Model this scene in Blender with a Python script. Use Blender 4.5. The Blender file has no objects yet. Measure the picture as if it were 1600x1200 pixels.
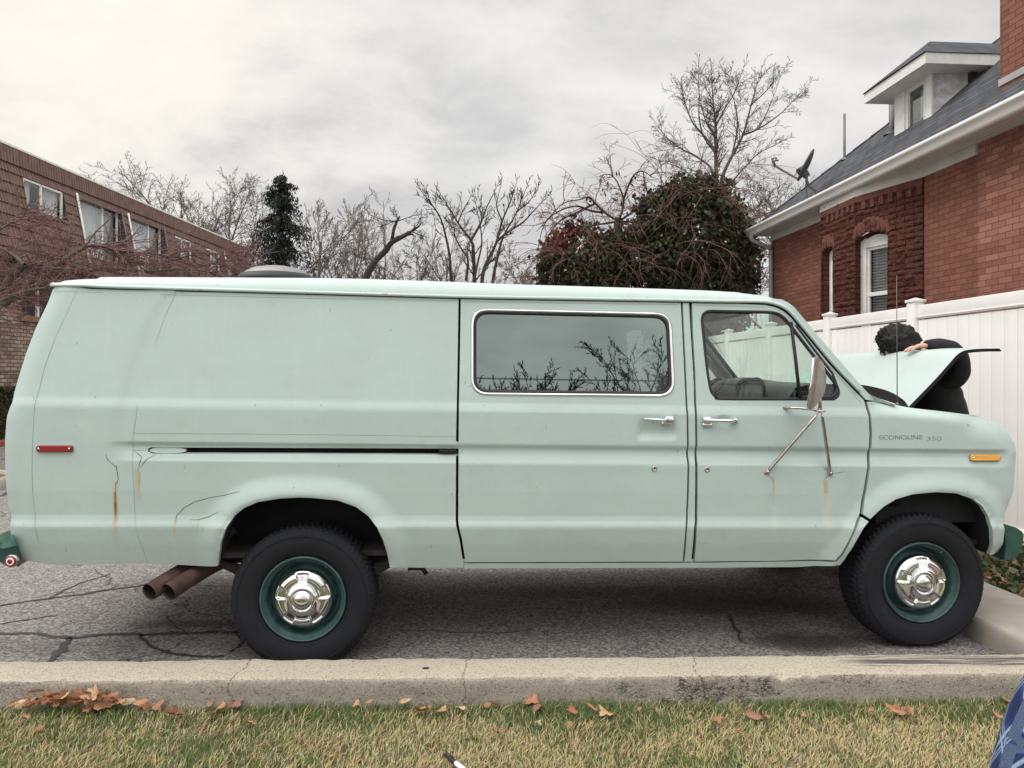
import bpy, bmesh, math, random
import numpy as np
from mathutils import Vector, Matrix, noise as mnoise
from mathutils.geometry import delaunay_2d_cdt
R = math.radians
scene = bpy.context.scene
COL = scene.collection
# ------------------------------------------------------------------ camera
F, HC, HZ = 1155.0, 1.58, 584.0          # focal length and horizon in photo pixels, eye height in metres
cam_d = bpy.data.cameras.new('camera'); cam_d.sensor_width = 36; cam_d.lens = 36*F/1600
cam_d.shift_y = -(600-HZ)/1600; cam_d.clip_start = .05; cam_d.clip_end = 2000
cam = bpy.data.objects.new('camera', cam_d); COL.objects.link(cam)
cam.location = (0, 0, HC); cam.rotation_euler = (R(90), 0, 0); scene.camera = cam
scene.view_settings.view_transform = 'Standard'; scene.view_settings.look = 'None'
scene.view_settings.exposure = .2; scene.view_settings.gamma = 1

def at(px, py, Y):                        # point of the place at depth Y
    return Vector(((px-800)/F*Y, Y, HC+(HZ-py)/F*Y))
def ground(px, py, z=0):
    Y = (HC-z)*F/(py-HZ); return Vector(((px-800)/F*Y, Y, z))

# ------------------------------------------------------------------ objects
def tag(o, label=None, cat=None, group=None, kind=None):
    if label: o['label'] = label
    if cat: o['category'] = cat
    if group: o['group'] = group
    if kind: o['kind'] = kind
    return o
def empty(name, loc, label=None, cat=None, group=None, rz=0):
    o = bpy.data.objects.new(name, None); COL.objects.link(o)
    o.location = loc; o.rotation_euler = (0, 0, rz); o.empty_display_size = .2
    return tag(o, label, cat, group)
def children(o): return [c for c in bpy.data.objects if c.parent == o]
def copy_tree(o, parent=None):
    c = o.copy(); COL.objects.link(c)
    if parent: c.parent = parent
    for ch in children(o): copy_tree(ch, c)
    return c

class MB:
    """collects geometry for one mesh object"""
    def __init__(s): s.v = []; s.f = []; s.m = []; s.s = []; s.uv = {}
    def add(s, vs, fs, m=0, smooth=False):
        b = len(s.v); s.v.extend([tuple(p) for p in vs])
        for f in fs:
            s.f.append(tuple(b+i for i in f)); s.m.append(m); s.s.append(smooth)
        return b
    def box(s, c, d, m=0, rot=None, bev=0.0):
        x, y, z = d[0]/2, d[1]/2, d[2]/2
        if bev <= 0:
            vs = [(-x,-y,-z),(x,-y,-z),(x,y,-z),(-x,y,-z),(-x,-y,z),(x,-y,z),(x,y,z),(-x,y,z)]
            fs = [(0,3,2,1),(4,5,6,7),(0,1,5,4),(1,2,6,5),(2,3,7,6),(3,0,4,7)]
        else:
            bm = bmesh.new(); bmesh.ops.create_cube(bm, size=1)
            bmesh.ops.scale(bm, vec=d, verts=bm.verts)
            bmesh.ops.bevel(bm, geom=bm.edges[:], offset=bev, segments=3, affect='EDGES', profile=.5)
            bm.verts.index_update(); vs = [tuple(v.co) for v in bm.verts]
            fs = [tuple(v.index for v in f.verts) for f in bm.faces]; bm.free()
        c = Vector(c)
        vs = [(rot @ Vector(v) if rot else Vector(v)) + c for v in vs]
        s.add(vs, fs, m, bev > 0)
    def tube(s, pts, rad, n=6, m=0, cap=True, smooth=True, flat=1.0):
        pts = [Vector(p) for p in pts]; k = len(pts)
        if not hasattr(rad, '__len__'): rad = [rad]*k
        d0 = (pts[1]-pts[0]); ref = Vector((0,0,1)) if abs(d0.z) < .9*d0.length else Vector((1,0,0))
        vs = []; a = None
        for i, p in enumerate(pts):
            d = (pts[min(i+1,k-1)]-pts[max(i-1,0)])
            if d.length < 1e-9: d = Vector((0,0,1))
            d.normalize()
            a = d.cross(ref) if a is None else (a - d*a.dot(d))
            if a.length < 1e-6: a = d.orthogonal()
            a.normalize(); b = d.cross(a)
            for j in range(n):
                t = 2*math.pi*j/n
                vs.append(p + a*(rad[i]*math.cos(t)) + b*(rad[i]*flat*math.sin(t)))
        fs = [(i*n+j, i*n+(j+1)%n, (i+1)*n+(j+1)%n, (i+1)*n+j) for i in range(k-1) for j in range(n)]
        if cap: fs += [tuple(range(n))[::-1], tuple((k-1)*n+j for j in range(n))]
        s.add(vs, fs, m, smooth)
    def lathe(s, prof, c, axis='y', n=48, m=0, smooth=True, a0=0.0):
        """prof: (radius, along); turned about the axis through c"""
        vs = []
        for r, h in prof:
            for j in range(n):
                t = a0+2*math.pi*j/n
                p = (r*math.cos(t), h, r*math.sin(t)) if axis == 'y' else ((r*math.cos(t), r*math.sin(t), h) if axis == 'z' else (h, r*math.cos(t), r*math.sin(t)))
                vs.append(Vector(p)+Vector(c))
        k = len(prof)
        fs = [(i*n+j, (i+1)*n+j, (i+1)*n+(j+1)%n, i*n+(j+1)%n) for i in range(k-1) for j in range(n)]
        s.add(vs, fs, m, smooth)
    def grid(s, rows, m=0, smooth=True, closed=False):
        k = len(rows); n = len(rows[0]); vs = [p for r in rows for p in r]
        e = n if closed else n-1
        s.add(vs, [(i*n+j, i*n+(j+1)%n, (i+1)*n+(j+1)%n, (i+1)*n+j) for i in range(k-1) for j in range(e)], m, smooth)
    def prism(s, poly, vec, m=0):
        n = len(poly); vec = Vector(vec); a = [Vector(p) for p in poly]
        s.add(a+[p+vec for p in a], [tuple(range(n))[::-1], tuple(range(n, 2*n))]+[(i, (i+1)%n, n+(i+1)%n, n+i) for i in range(n)], m)
    def build(s, name, mats, parent=None, off=None, fix=False):
        me = bpy.data.meshes.new(name)
        vs = s.v if off is None else [(a+off[0], b+off[1], c+off[2]) for a, b, c in s.v]
        me.from_pydata(vs, [], s.f)
        me.polygons.foreach_set('material_index', s.m); me.polygons.foreach_set('use_smooth', s.s)
        for mt in (mats if isinstance(mats, (list, tuple)) else [mats]): me.materials.append(mt)
        if fix:
            bm = bmesh.new(); bm.from_mesh(me); bmesh.ops.recalc_face_normals(bm, faces=bm.faces); bm.to_mesh(me); bm.free()
        me.update()
        o = bpy.data.objects.new(name, me); COL.objects.link(o)
        if parent: o.parent = parent
        return o

def np_mesh(name, v, f, mat, parent=None, col=None, smooth=False):
    v = np.asarray(v, np.float32); f = np.asarray(f, np.int32); k = f.shape[1]
    me = bpy.data.meshes.new(name)
    me.vertices.add(len(v)); me.vertices.foreach_set('co', v.ravel())
    me.loops.add(f.size); me.loops.foreach_set('vertex_index', f.ravel())
    me.polygons.add(len(f)); me.polygons.foreach_set('loop_start', np.arange(0, f.size, k, dtype=np.int32))
    me.polygons.foreach_set('loop_total', np.full(len(f), k, np.int32))
    me.polygons.foreach_set('use_smooth', np.full(len(f), smooth))
    if col is not None:
        at_ = me.color_attributes.new('tint', 'FLOAT_COLOR', 'POINT')
        at_.data.foreach_set('color', np.asarray(col, np.float32).ravel())
    me.materials.append(mat); me.update(calc_edges=True); me.validate()
    o = bpy.data.objects.new(name, me); COL.objects.link(o)
    if parent: o.parent = parent
    return o

# ------------------------------------------------------------------ materials
class NT:
    def __init__(s, nt): s.nt = nt
    def new(s, t, **k):
        n = s.nt.nodes.new(t)
        for a, b in k.items(): setattr(n, a, b)
        return n
    def put(s, inp, v):
        if isinstance(v, bpy.types.NodeSocket): s.nt.links.new(v, inp)
        elif hasattr(inp.default_value, '__len__') and hasattr(v, '__len__') and len(v) == 3 and len(inp.default_value) == 4: inp.default_value = (*v, 1)
        else: inp.default_value = v
    def m(s, op, a, b=0.0, c=0.0, clamp=False):
        n = s.new('ShaderNodeMath', operation=op); n.use_clamp = clamp
        s.put(n.inputs[0], a); s.put(n.inputs[1], b); s.put(n.inputs[2], c); return n.outputs[0]
    def step(s, x, a, b):                  # smoothstep a..b
        n = s.new('ShaderNodeMapRange', interpolation_type='SMOOTHSTEP')
        s.put(n.inputs[0], x); n.inputs[1].default_value = a; n.inputs[2].default_value = b; return n.outputs[0]
    def mix(s, fac, a, b, mode='MIX'):
        n = s.new('ShaderNodeMix', data_type='RGBA', blend_type=mode)
        s.put(n.inputs[0], fac); s.put(n.inputs[6], a); s.put(n.inputs[7], b); return n.outputs[2]
    def co(s, kind='Object'): return s.new('ShaderNodeTexCoord').outputs[kind]
    def map(s, vec, scale=(1,1,1), loc=(0,0,0), rot=(0,0,0)):
        n = s.new('ShaderNodeMapping'); s.put(n.inputs[0], vec); n.inputs[1].default_value = loc; n.inputs[2].default_value = rot; n.inputs[3].default_value = scale
        return n.outputs[0]
    def noise(s, vec, scale, detail=4, rough=.55, dist=0.0, out=0):
        n = s.new('ShaderNodeTexNoise'); s.put(n.inputs['Vector'], vec)
        n.inputs['Scale'].default_value = scale; n.inputs['Detail'].default_value = detail
        n.inputs['Roughness'].default_value = rough; n.inputs['Distortion'].default_value = dist
        return n.outputs[out]
    def vor(s, vec, scale, feature='F1', out='Distance', rnd=1.0):
        n = s.new('ShaderNodeTexVoronoi', feature=feature); s.put(n.inputs['Vector'], vec)
        n.inputs['Scale'].default_value = scale; n.inputs['Randomness'].default_value = rnd; return n.outputs[out]
    def ramp(s, fac, stops):
        n = s.new('ShaderNodeValToRGB'); s.put(n.inputs[0], fac); e = n.color_ramp.elements
        while len(e) < len(stops): e.new(.5)
        for i, (p, c) in enumerate(stops): e[i].position = p; e[i].color = (*c, 1)
        return n.outputs[0]
    def bump(s, h, strength=.3, dist=.01, normal=None):
        n = s.new('ShaderNodeBump'); n.inputs['Strength'].default_value = strength; n.inputs['Distance'].default_value = dist
        s.put(n.inputs['Height'], h)
        if normal is not None: s.put(n.inputs['Normal'], normal)
        return n.outputs[0]
    def sep(s, vec):
        n = s.new('ShaderNodeSeparateXYZ'); s.put(n.inputs[0], vec); return n.outputs
    def attr(s, name): return s.new('ShaderNodeAttribute', attribute_name=name).outputs['Color']
def newmat(name):
    m = bpy.data.materials.new(name); m.use_nodes = True
    return m, NT(m.node_tree), m.node_tree.nodes['Principled BSDF']
def setp(t, b, col=None, rough=None, metal=None, normal=None, spec=None, trans=None, coat=None, sheen=None, ior=None):
    for k, v in (('Base Color', col), ('Roughness', rough), ('Metallic', metal), ('Normal', normal), ('Specular IOR Level', spec),
                 ('Transmission Weight', trans), ('Coat Weight', coat), ('Sheen Weight', sheen), ('IOR', ior)):
        if v is not None: t.put(b.inputs[k], v)
def pm(name, col, rough=.6, metal=0.0, var=.2, vs=5.0, bs=60.0, bump=.1, bd=.004, spec=.5, kind='Object', coat=0.0):
    """plain material: colour that varies softly, fine bump"""
    m, t, b = newmat(name); c = t.co(kind)
    n1 = t.noise(c, vs, 5, .6); d = tuple(x*(1-var) for x in col); l = tuple(min(1, x*(1+var)) for x in col)
    setp(t, b, t.ramp(n1, [(.3, d), (.7, l)]), t.m('ADD', rough-.06, t.m('MULTIPLY', t.noise(c, vs*3.1, 4), .12)), metal, spec=spec, coat=coat)
    if bump: setp(t, b, normal=t.bump(t.noise(c, bs, 4), bump, bd))
    return m
# ------------------------------------------------------------------ sky and sun
w = bpy.data.worlds.new('World'); scene.world = w; w.use_nodes = True
t = NT(w.node_tree); w.node_tree.nodes.clear()
wo = t.new('ShaderNodeOutputWorld'); bg = t.new('ShaderNodeBackground')
SUN_EL, SUN_AZ = 52, -60                    # azimuth from +Y towards -X is negative
sky = t.new('ShaderNodeTexSky', sky_type='NISHITA'); sky.sun_disc = False
sky.sun_elevation = R(SUN_EL); sky.sun_rotation = R(SUN_AZ); sky.dust_density = 2
dirv = t.co('Generated'); x, y, z = t.sep(dirv)
zz = t.m('ADD', t.m('MAXIMUM', z, 0.0), .38)
cv = t.new('ShaderNodeCombineXYZ'); t.put(cv.inputs[0], t.m('DIVIDE', x, zz)); t.put(cv.inputs[1], t.m('MULTIPLY', t.m('DIVIDE', y, zz), 1.25)); cv.inputs[2].default_value = 3.7
n1 = t.noise(cv.outputs[0], .95, 6, .55, .3); n2 = t.noise(cv.outputs[0], 3.6, 7, .6, .2)
nn = t.m('ADD', t.m('MULTIPLY', n1, .55), t.m('MULTIPLY', n2, .45))
cloud = t.ramp(nn, [(.38, (.535, .527, .52)), (.45, (.62, .608, .595)), (.51, (.71, .698, .678)), (.60, (.83, .812, .775))])
# brighter and warmer where the sun stands behind the cloud (far left), bluish grey near the horizon
gl = t.new('ShaderNodeVectorMath', operation='DOT_PRODUCT'); t.put(gl.inputs[0], dirv); gl.inputs[1].default_value = Vector((-.72, .92, .42)).normalized()
glow = t.step(gl.outputs['Value'], .84, 1.0)
cloud = t.mix(t.m('MULTIPLY', t.m('MULTIPLY', glow, t.step(nn, .38, .60)), .72), cloud, (.95, .89, .77))
low = t.m('SUBTRACT', 1.0, t.step(z, .02, .24))
cloud = t.mix(t.m('MULTIPLY', low, .55), cloud, (.65, .66, .685))
top = t.m('ADD', 1.0, t.m('MULTIPLY', t.step(z, .46, .95), 1.5))      # an overcast sky is brightest overhead
back = t.m('ADD', 1.0, t.m('MULTIPLY', t.step(t.m('MULTIPLY', y, -1.0), -.1, .8), .95))
gain = t.m('MULTIPLY', top, back)
cl2 = t.new('ShaderNodeVectorMath', operation='SCALE'); t.put(cl2.inputs[0], cloud); t.put(cl2.inputs['Scale'], gain)
sk2 = t.new('ShaderNodeVectorMath', operation='SCALE'); t.put(sk2.inputs[0], sky.outputs[0]); sk2.inputs['Scale'].default_value = .1
final = t.mix(.93, sk2.outputs[0], cl2.outputs[0])
t.put(bg.inputs[0], final); bg.inputs[1].default_value = 1.0
w.node_tree.links.new(bg.outputs[0], wo.inputs[0])
sl = bpy.data.lights.new('sun', 'SUN'); sl.energy = 1.45; sl.angle = R(22); sl.color = (1, .965, .92)
so = bpy.data.objects.new('sun', sl); COL.objects.link(so)
az = R(SUN_AZ); el = R(SUN_EL)
sd = Vector((math.sin(az)*math.cos(el), math.cos(az)*math.cos(el)*.2, math.sin(el)))
so.rotation_euler = sd.to_track_quat('Z', 'Y').to_euler(); so.location = (-5, 0, 12)

# ------------------------------------------------------------------ materials of the place
M = {}
def paint_mat(name, base, rust):
    m, t, b = newmat(name); c = t.co('Object'); X, Y, Z = t.sep(c)
    n = t.noise(c, 2.2, 5, .6); n2 = t.noise(c, 14, 4, .6)
    col = t.mix(n, tuple(v*.90 for v in base), tuple(min(1, v*1.07) for v in base))
    col = t.mix(t.m('MULTIPLY', t.step(n2, .58, .75), .16), col, tuple(v*.8 for v in base))
    big = t.noise(c, .8, 3, .5); col = t.mix(t.m('MULTIPLY', t.step(big, .48, .68), .22), col, tuple(min(1, v*1.13) for v in base))      # chalky, sun-faded areas
    col = t.mix(t.m('MULTIPLY', t.step(t.noise(c, 5.5, 5, .7), .56, .70), .16), col, (.33, .37, .335))
    nick = t.m('MULTIPLY', t.step(t.noise(t.map(c, (1, 1, .35)), 46, 2, .5), .735, .77), .55); col = t.mix(nick, col, (.20, .21, .18))
    dust = t.m('MULTIPLY', t.m('SUBTRACT', 1.0, t.step(t.m('ADD', Z, t.m('MULTIPLY', t.noise(c, 7, 4, .65), .35)), .72, 1.02)), .22); col = t.mix(dust, col, (.33, .32, .27))
    # faint vertical water marks
    st = t.noise(t.map(c, (26, 1, 1.2)), 1.0, 3, .6)
    col = t.mix(t.m('MULTIPLY', t.step(st, .55, .8), .13), col, (.62, .66, .58))
    wob = t.m('MULTIPLY', t.m('SUBTRACT', t.noise(t.map(c, (1, 1, 3)), 3.0, 3), .5), .02)
    fine = t.noise(t.map(c, (160, 1, 4)), 1.0, 3)
    for (xc, hw, z0, z1, cc, k) in rust:       # streaks of rust run down from a crack or a bolt
        dx = t.m('ABSOLUTE', t.m('SUBTRACT', t.m('ADD', X, wob), xc))
        fx = t.m('SUBTRACT', 1.0, t.step(dx, hw*.15, hw))
        fz = t.m('MULTIPLY', t.step(Z, z0, z0+(z1-z0)*.75), t.m('SUBTRACT', 1.0, t.step(Z, z1-.006, z1+.004)))
        fac = t.m('MULTIPLY', t.m('MULTIPLY', fx, fz), t.m('MULTIPLY', t.step(fine, .22, .6), k), clamp=True)
        col = t.mix(fac, col, cc)
    h = t.noise(c, 1.9, 4, .55)
    setp(t, b, col, t.m('ADD', .36, t.m('MULTIPLY', n2, .16)), spec=.45, normal=t.bump(h, .26, .045))
    return m
MINT = (.432, .528, .503)
RUST = (.34, .16, .05); OCHRE = (.47, .36, .16)
VOFF = (-1.75, -.975, 0)                       # van coordinates (rear hub, near side) -> its empty
F_TH = math.atan2(.26, 3.498); cT, sT = math.cos(F_TH), math.sin(F_TH)
def V(px, py, c=0.0):                          # photo pixel -> (x, z) on the plane y = c of the van
    a = (px-800)/F; t_ = (c+4*cT+1.134*sT)/(cT-a*sT)
    return ((a*t_+1.134)*cT+(t_-4)*sT, HC+(HZ-py)/F*t_)
def rs(px, py0, py1, w_, col, k):              # a streak traced in the photo
    x0, z1 = V(px, py0); _, z0 = V(px, py1); return (x0+VOFF[0], w_, z0, z1, col, k)
M['paint'] = paint_mat('mint_paint', MINT, [
    rs(182, 752, 880, .022, OCHRE, .75), rs(181, 768, 835, .012, RUST, 1.0), rs(181, 785, 815, .008, (.16, .07, .03), .9),
    rs(215, 732, 800, .018, OCHRE, .8), rs(219, 736, 790, .008, RUST, .7), rs(274, 806, 850, .010, OCHRE, 1.0), rs(310, 815, 838, .008, OCHRE, .6),
    rs(1208, 742, 800, .010, OCHRE, .75), rs(1290, 750, 800, .018, OCHRE, .95), rs(1287, 752, 782, .006, RUST, .7), rs(1292, 770, 870, .04, (.60, .58, .46), .5), rs(1209, 790, 870, .03, (.58, .60, .5), .35)])
M['roof_paint'] = paint_mat('roof_paint', (.43, .515, .49), [])
def rustpatch():
    m, t, b = newmat('rail_paint'); c = t.co('Object'); X, Y, Z = t.sep(c)
    n = t.noise(t.map(c, (9, 4, 30)), 1.0, 5, .7); reg = t.noise(t.map(c, (1.1, 0, 0), (5.3, 0, 0)), 1.0, 2)
    f = t.m('MULTIPLY', t.step(n, .60, .68), t.step(reg, .42, .52))
    setp(t, b, t.mix(f, (.43, .52, .485), (.30, .17, .06)), .45); return m
M['rail'] = rustpatch()
M['crack'] = pm('crack_dark', (.10, .11, .085), .8, var=.4, vs=20)
M['seam'] = pm('seam_dark', (.27, .34, .315), .7, var=.2)
M['black'] = pm('black_rubber', (.012, .013, .015), .6, var=.3, vs=12)
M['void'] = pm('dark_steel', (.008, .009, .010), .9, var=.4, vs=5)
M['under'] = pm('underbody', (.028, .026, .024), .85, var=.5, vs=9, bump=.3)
M['chrome'] = pm('chrome', (.72, .725, .73), .13, 1.0, var=.08, vs=10, bs=8, bump=.04)
M['dullchrome'] = pm('weathered_chrome', (.50, .46, .42), .30, 1.0, var=.28, vs=30, bs=90, bump=.15)
M['steelgreen'] = pm('teal_wheel_paint', (.034, .076, .070), .48, 0, var=.5, vs=14, bump=.2)
M['bumper'] = pm('dark_green_paint', (.022, .068, .056), .32, 0, var=.3, vs=8, coat=.3)
M['headliner'] = pm('headliner_grey', (.20, .205, .20), .8, var=.25, vs=3, bs=7, bump=.6, bd=.03)
M['dash'] = pm('dashboard_grey', (.16, .15, .135), .65, var=.3, vs=5)
M['trim'] = pm('interior_grey', (.10, .10, .095), .7, var=.25, vs=5)
M['seat'] = pm('seat_vinyl', (.045, .05, .05), .6, var=.3)
M['exhaust'] = pm('rusty_pipe', (.075, .043, .034), .8, .2, var=.55, vs=12, bs=40, bump=.4)
def tyre_mat():
    m, t, b = newmat('tyre_rubber'); c = t.co('Object')
    n = t.noise(c, 9, 5, .65); d = t.step(t.noise(c, 40, 3, .7), .6, .8)
    col = t.mix(n, (.009, .010, .013), (.020, .021, .024)); col = t.mix(t.m('MULTIPLY', d, .45), col, (.050, .043, .040))
    setp(t, b, col, .75, spec=.2, normal=t.bump(t.noise(c, 120, 3), .15, .002)); return m
M['tyre'] = tyre_mat()
def glass(name, tint, refl, rough=.0, mul=1.0):
    m, t, b = newmat(name); nt = m.node_tree; nt.nodes.remove(b); out = nt.nodes['Material Output']
    tr = t.new('ShaderNodeBsdfTransparent'); tr.inputs[0].default_value = (*tint, 1)
    gl = t.new('ShaderNodeBsdfGlossy'); gl.inputs['Roughness'].default_value = rough; gl.inputs[0].default_value = (*refl, 1)
    geo = t.new('ShaderNodeNewGeometry'); dt = t.new('ShaderNodeVectorMath', operation='DOT_PRODUCT'); t.put(dt.inputs[0], geo.outputs['Incoming']); t.put(dt.inputs[1], geo.outputs['Normal'])
    fac = t.m('MULTIPLY', t.m('ADD', .04, t.m('MULTIPLY', .96, t.m('POWER', t.m('SUBTRACT', 1.0, t.m('ABSOLUTE', dt.outputs['Value'])), 5.0))), mul, clamp=True)
    ms = t.new('ShaderNodeMixShader'); t.put(ms.inputs[0], fac)
    nt.links.new(tr.outputs[0], ms.inputs[1]); nt.links.new(gl.outputs[0], ms.inputs[2]); nt.links.new(ms.outputs[0], out.inputs[0]); return m
M['glass'] = glass('clear_green_glass', (.85, .96, .90), (1, 1, 1), 0, 1.3)
M['privacy'] = glass('tinted_glass', (.10, .12, .12), (.80, .96, .92), .012, 5.2)
M['house_glass'] = glass('house_window_glass', (.85, .88, .88), (1, 1, 1), .01, 2.2)
def lens(name, col):
    m, t, b = newmat(name); c = t.co('Object'); wv = t.new('ShaderNodeTexWave', wave_type='BANDS'); t.put(wv.inputs[0], c); wv.inputs['Scale'].default_value = 60
    setp(t, b, t.mix(t.noise(c, 30, 3), tuple(v*.6 for v in col), col), .22, coat=.6, normal=t.bump(wv.outputs['Fac'], .25, .002)); return m
M['redlens'] = lens('red_lens', (.30, .008, .012)); M['amberlens'] = lens('amber_lens', (.80, .36, .02))
M['white_plastic'] = pm('white_plastic', (.75, .75, .74), .4, var=.05)
# ---- grounds
def asphalt_mat():
    m, t, b = newmat('asphalt'); c = t.co('Object'); X, Y, Z = t.sep(c)
    sp = t.vor(c, 80, out='Color'); s1 = t.sep(sp)[0]; n = t.noise(c, .9, 6, .6); f = t.noise(c, 140, 3, .7)
    base = t.mix(n, (.150, .140, .133), (.225, .212, .200))
    col = t.mix(t.m('MULTIPLY', t.step(s1, .55, .95), .6), base, (.42, .40, .375))
    col = t.mix(t.m('MULTIPLY', t.step(s1, .42, .05), .75), col, (.06, .058, .058))
    fz = t.new('ShaderNodeVectorMath', operation='ADD'); t.put(fz.inputs[0], c)
    dn = t.new('ShaderNodeVectorMath', operation='SCALE'); t.put(dn.inputs[0], t.noise(c, 1.3, 4, .6, out=1)); dn.inputs['Scale'].default_value = .8; t.put(fz.inputs[1], dn.outputs[0])
    cr = t.vor(fz.outputs[0], .9, 'DISTANCE_TO_EDGE'); crk = t.m('SUBTRACT', 1.0, t.step(cr, .0, .012))
    crm = t.step(t.noise(c, .6, 3), .48, .58); crk = t.m('MULTIPLY', crk, crm)
    col = t.mix(t.m('MULTIPLY', crk, .85), col, (.03, .03, .03))
    h = t.m('ADD', t.m('MULTIPLY', f, .6), t.m('MULTIPLY', s1, .6)); h = t.m('SUBTRACT', h, t.m('MULTIPLY', crk, 2.0))
    wobv = t.m('MULTIPLY', t.noise(c, 5, 5, .7), .34)
    for (px, py, rx, ry, k) in ((1268, 1003, .40, .17, 1.0), (1160, 945, .9, .22, .7), (1205, 985, .22, .3, .5), (950, 925, 1.1, .16, .5), (330, 975, .55, .09, .6), (480, 1010, .5, .2, .55), (40, 1010, .5, .16, .3)):
        g = ground(px, py); ex = t.m('DIVIDE', t.m('SUBTRACT', X, g.x), rx); ey = t.m('DIVIDE', t.m('SUBTRACT', Y, g.y), ry)
        d = t.m('ADD', t.m('SQRT', t.m('ADD', t.m('MULTIPLY', ex, ex), t.m('MULTIPLY', ey, ey))), t.m('MULTIPLY', wobv, 2.4))
        col = t.mix(t.m('MULTIPLY', t.m('SUBTRACT', 1.0, t.step(d, .75, 1.85)), t.m('MULTIPLY', k, t.step(f, .24, .52))), col, (.022, .021, .021))   # oil stains
    setp(t, b, col, .88, spec=.3, normal=t.bump(h, .55, .008)); return m
M['asphalt'] = asphalt_mat()
M['tar'] = pm('tar_filler', (.035, .034, .034), .7, var=.4, vs=9, bump=.4)
def concrete_mat():
    m, t, b = newmat('kerb_concrete'); c = t.co('Object'); X, Y, Z = t.sep(c)
    n = t.noise(c, 3, 6, .65); s1 = t.sep(t.vor(c, 190, out='Color'))[0]; f = t.noise(c, 60, 4, .7)
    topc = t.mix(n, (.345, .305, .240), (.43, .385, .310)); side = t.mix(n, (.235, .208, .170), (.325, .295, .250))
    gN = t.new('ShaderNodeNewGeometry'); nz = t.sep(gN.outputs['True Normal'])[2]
    col = t.mix(t.step(nz, .5, .85), side, topc)  # lighter top, darker sides: the fall of light put into the colour
    pale = t.m('MULTIPLY', t.m('SUBTRACT', 1.0, t.step(t.m('ADD', Z, t.m('MULTIPLY', n, .05)), .045, .085)), .55); col = t.mix(pale, col, (.38, .36, .335))
    col = t.mix(t.m('MULTIPLY', t.step(s1, .7, 1.0), .35), col, (.47, .43, .36))
    col = t.mix(t.m('MULTIPLY', t.step(s1, .25, .0), .7), col, (.12, .10, .08))
    # crumbled patches of the face: exposed aggregate with dark joints
    cw = t.new('ShaderNodeVectorMath', operation='ADD'); t.put(cw.inputs[0], t.map(c, (1, 1, 1.35))); cs_ = t.new('ShaderNodeVectorMath', operation='SCALE'); t.put(cs_.inputs[0], t.noise(c, 24, 4, .7, out=1)); cs_.inputs['Scale'].default_value = .05; t.put(cw.inputs[1], cs_.outputs[0])
    e = t.vor(cw.outputs[0], 55, 'DISTANCE_TO_EDGE'); reg = t.step(t.noise(t.map(c, (1.6, 1, 5)), 1.0, 4, .7), .50, .60)
    g1 = t.m('SUBTRACT', 1.0, t.step(t.m('ABSOLUTE', t.m('SUBTRACT', X, 1.1)), .35, .8)); reg = t.m('MULTIPLY', reg, t.m('ADD', .35, g1), clamp=True)
    side_f = t.m('SUBTRACT', 1.0, t.step(nz, .55, .9))
    cr = t.m('MULTIPLY', t.m('MULTIPLY', t.m('SUBTRACT', 1.0, t.step(e, .02, .24)), t.m('MULTIPLY', reg, t.step(t.noise(c, 18, 4, .7), .38, .62))), side_f)
    col = t.mix(cr, col, (.05, .042, .035))
    # a few cracks across
    wv = t.m('MULTIPLY', t.m('SUBTRACT', t.noise(c, 8, 5, .7), .5), .16)
    tot = None
    for xc in (-1.315, -.225, .9):
        d = t.m('ABSOLUTE', t.m('SUBTRACT', t.m('ADD', X, wv), xc)); k = t.m('SUBTRACT', 1.0, t.step(d, .0012, .0045))
        tot = k if tot is None else t.m('MAXIMUM', tot, k)
    col = t.mix(t.m('MULTIPLY', tot, .85), col, (.06, .05, .04))
    # black tyre scuffs along the top at the right end
    sk = t.noise(t.map(c, (1.2, 60, 0), rot=(0, 0, R(-1.1))), 1.0, 3, .6)
    xr = t.m('ADD', X, t.m('MULTIPLY', t.noise(t.map(c, (2, 30, 0)), 1.0, 3), .5)); yy = t.m('SUBTRACT', Y, t.m('MULTIPLY', X, .0195))
    ban = t.m('MULTIPLY', t.step(yy, 3.565, 3.59), t.m('SUBTRACT', 1.0, t.step(yy, 3.69, 3.715)))
    skm = t.m('MULTIPLY', t.m('MULTIPLY', t.step(sk, .43, .52), t.step(xr, 1.85, 2.1)), t.m('MULTIPLY', ban, t.step(nz, .6, .9)))
    col = t.mix(t.m('MULTIPLY', skm, .88), col, (.05, .05, .06))
    sx = t.m('DIVIDE', t.m('SUBTRACT', X, -.418), .020); sy = t.m('DIVIDE', t.m('SUBTRACT', Y, 3.59), .016)
    spot = t.m('SUBTRACT', 1.0, t.step(t.m('ADD', t.m('MULTIPLY', sx, sx), t.m('MULTIPLY', sy, sy)), .6, 1.1)); col = t.mix(spot, col, (.03, .03, .03))
    pit = t.m('MULTIPLY', t.m('SUBTRACT', 1.0, t.step(t.vor(c, 34), .05, .22)), side_f); pit = t.m('MULTIPLY', pit, t.step(t.noise(c, 5, 3), .42, .58)); col = t.mix(t.m('MULTIPLY', pit, .75), col, (.075, .062, .05))
    h = t.m('SUBTRACT', t.m('ADD', f, t.m('MULTIPLY', s1, .5)), t.m('ADD', t.m('MULTIPLY', t.m('ADD', cr, pit), 3.0), t.m('MULTIPLY', tot, 1.5)))
    setp(t, b, col, .9, spec=.25, normal=t.bump(h, .5, .006)); return m
M['concrete'] = concrete_mat()
M['walk'] = pm('walk_concrete', (.36, .325, .28), .9, var=.18, vs=3, bs=150, bump=.4)
M['redkerb'] = pm('red_kerb_paint', (.26, .07, .06), .8, var=.25)
M['soil'] = pm('lawn_soil', (.085, .085, .04), .95, var=.5, vs=14, bs=80, bump=.6)
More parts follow.
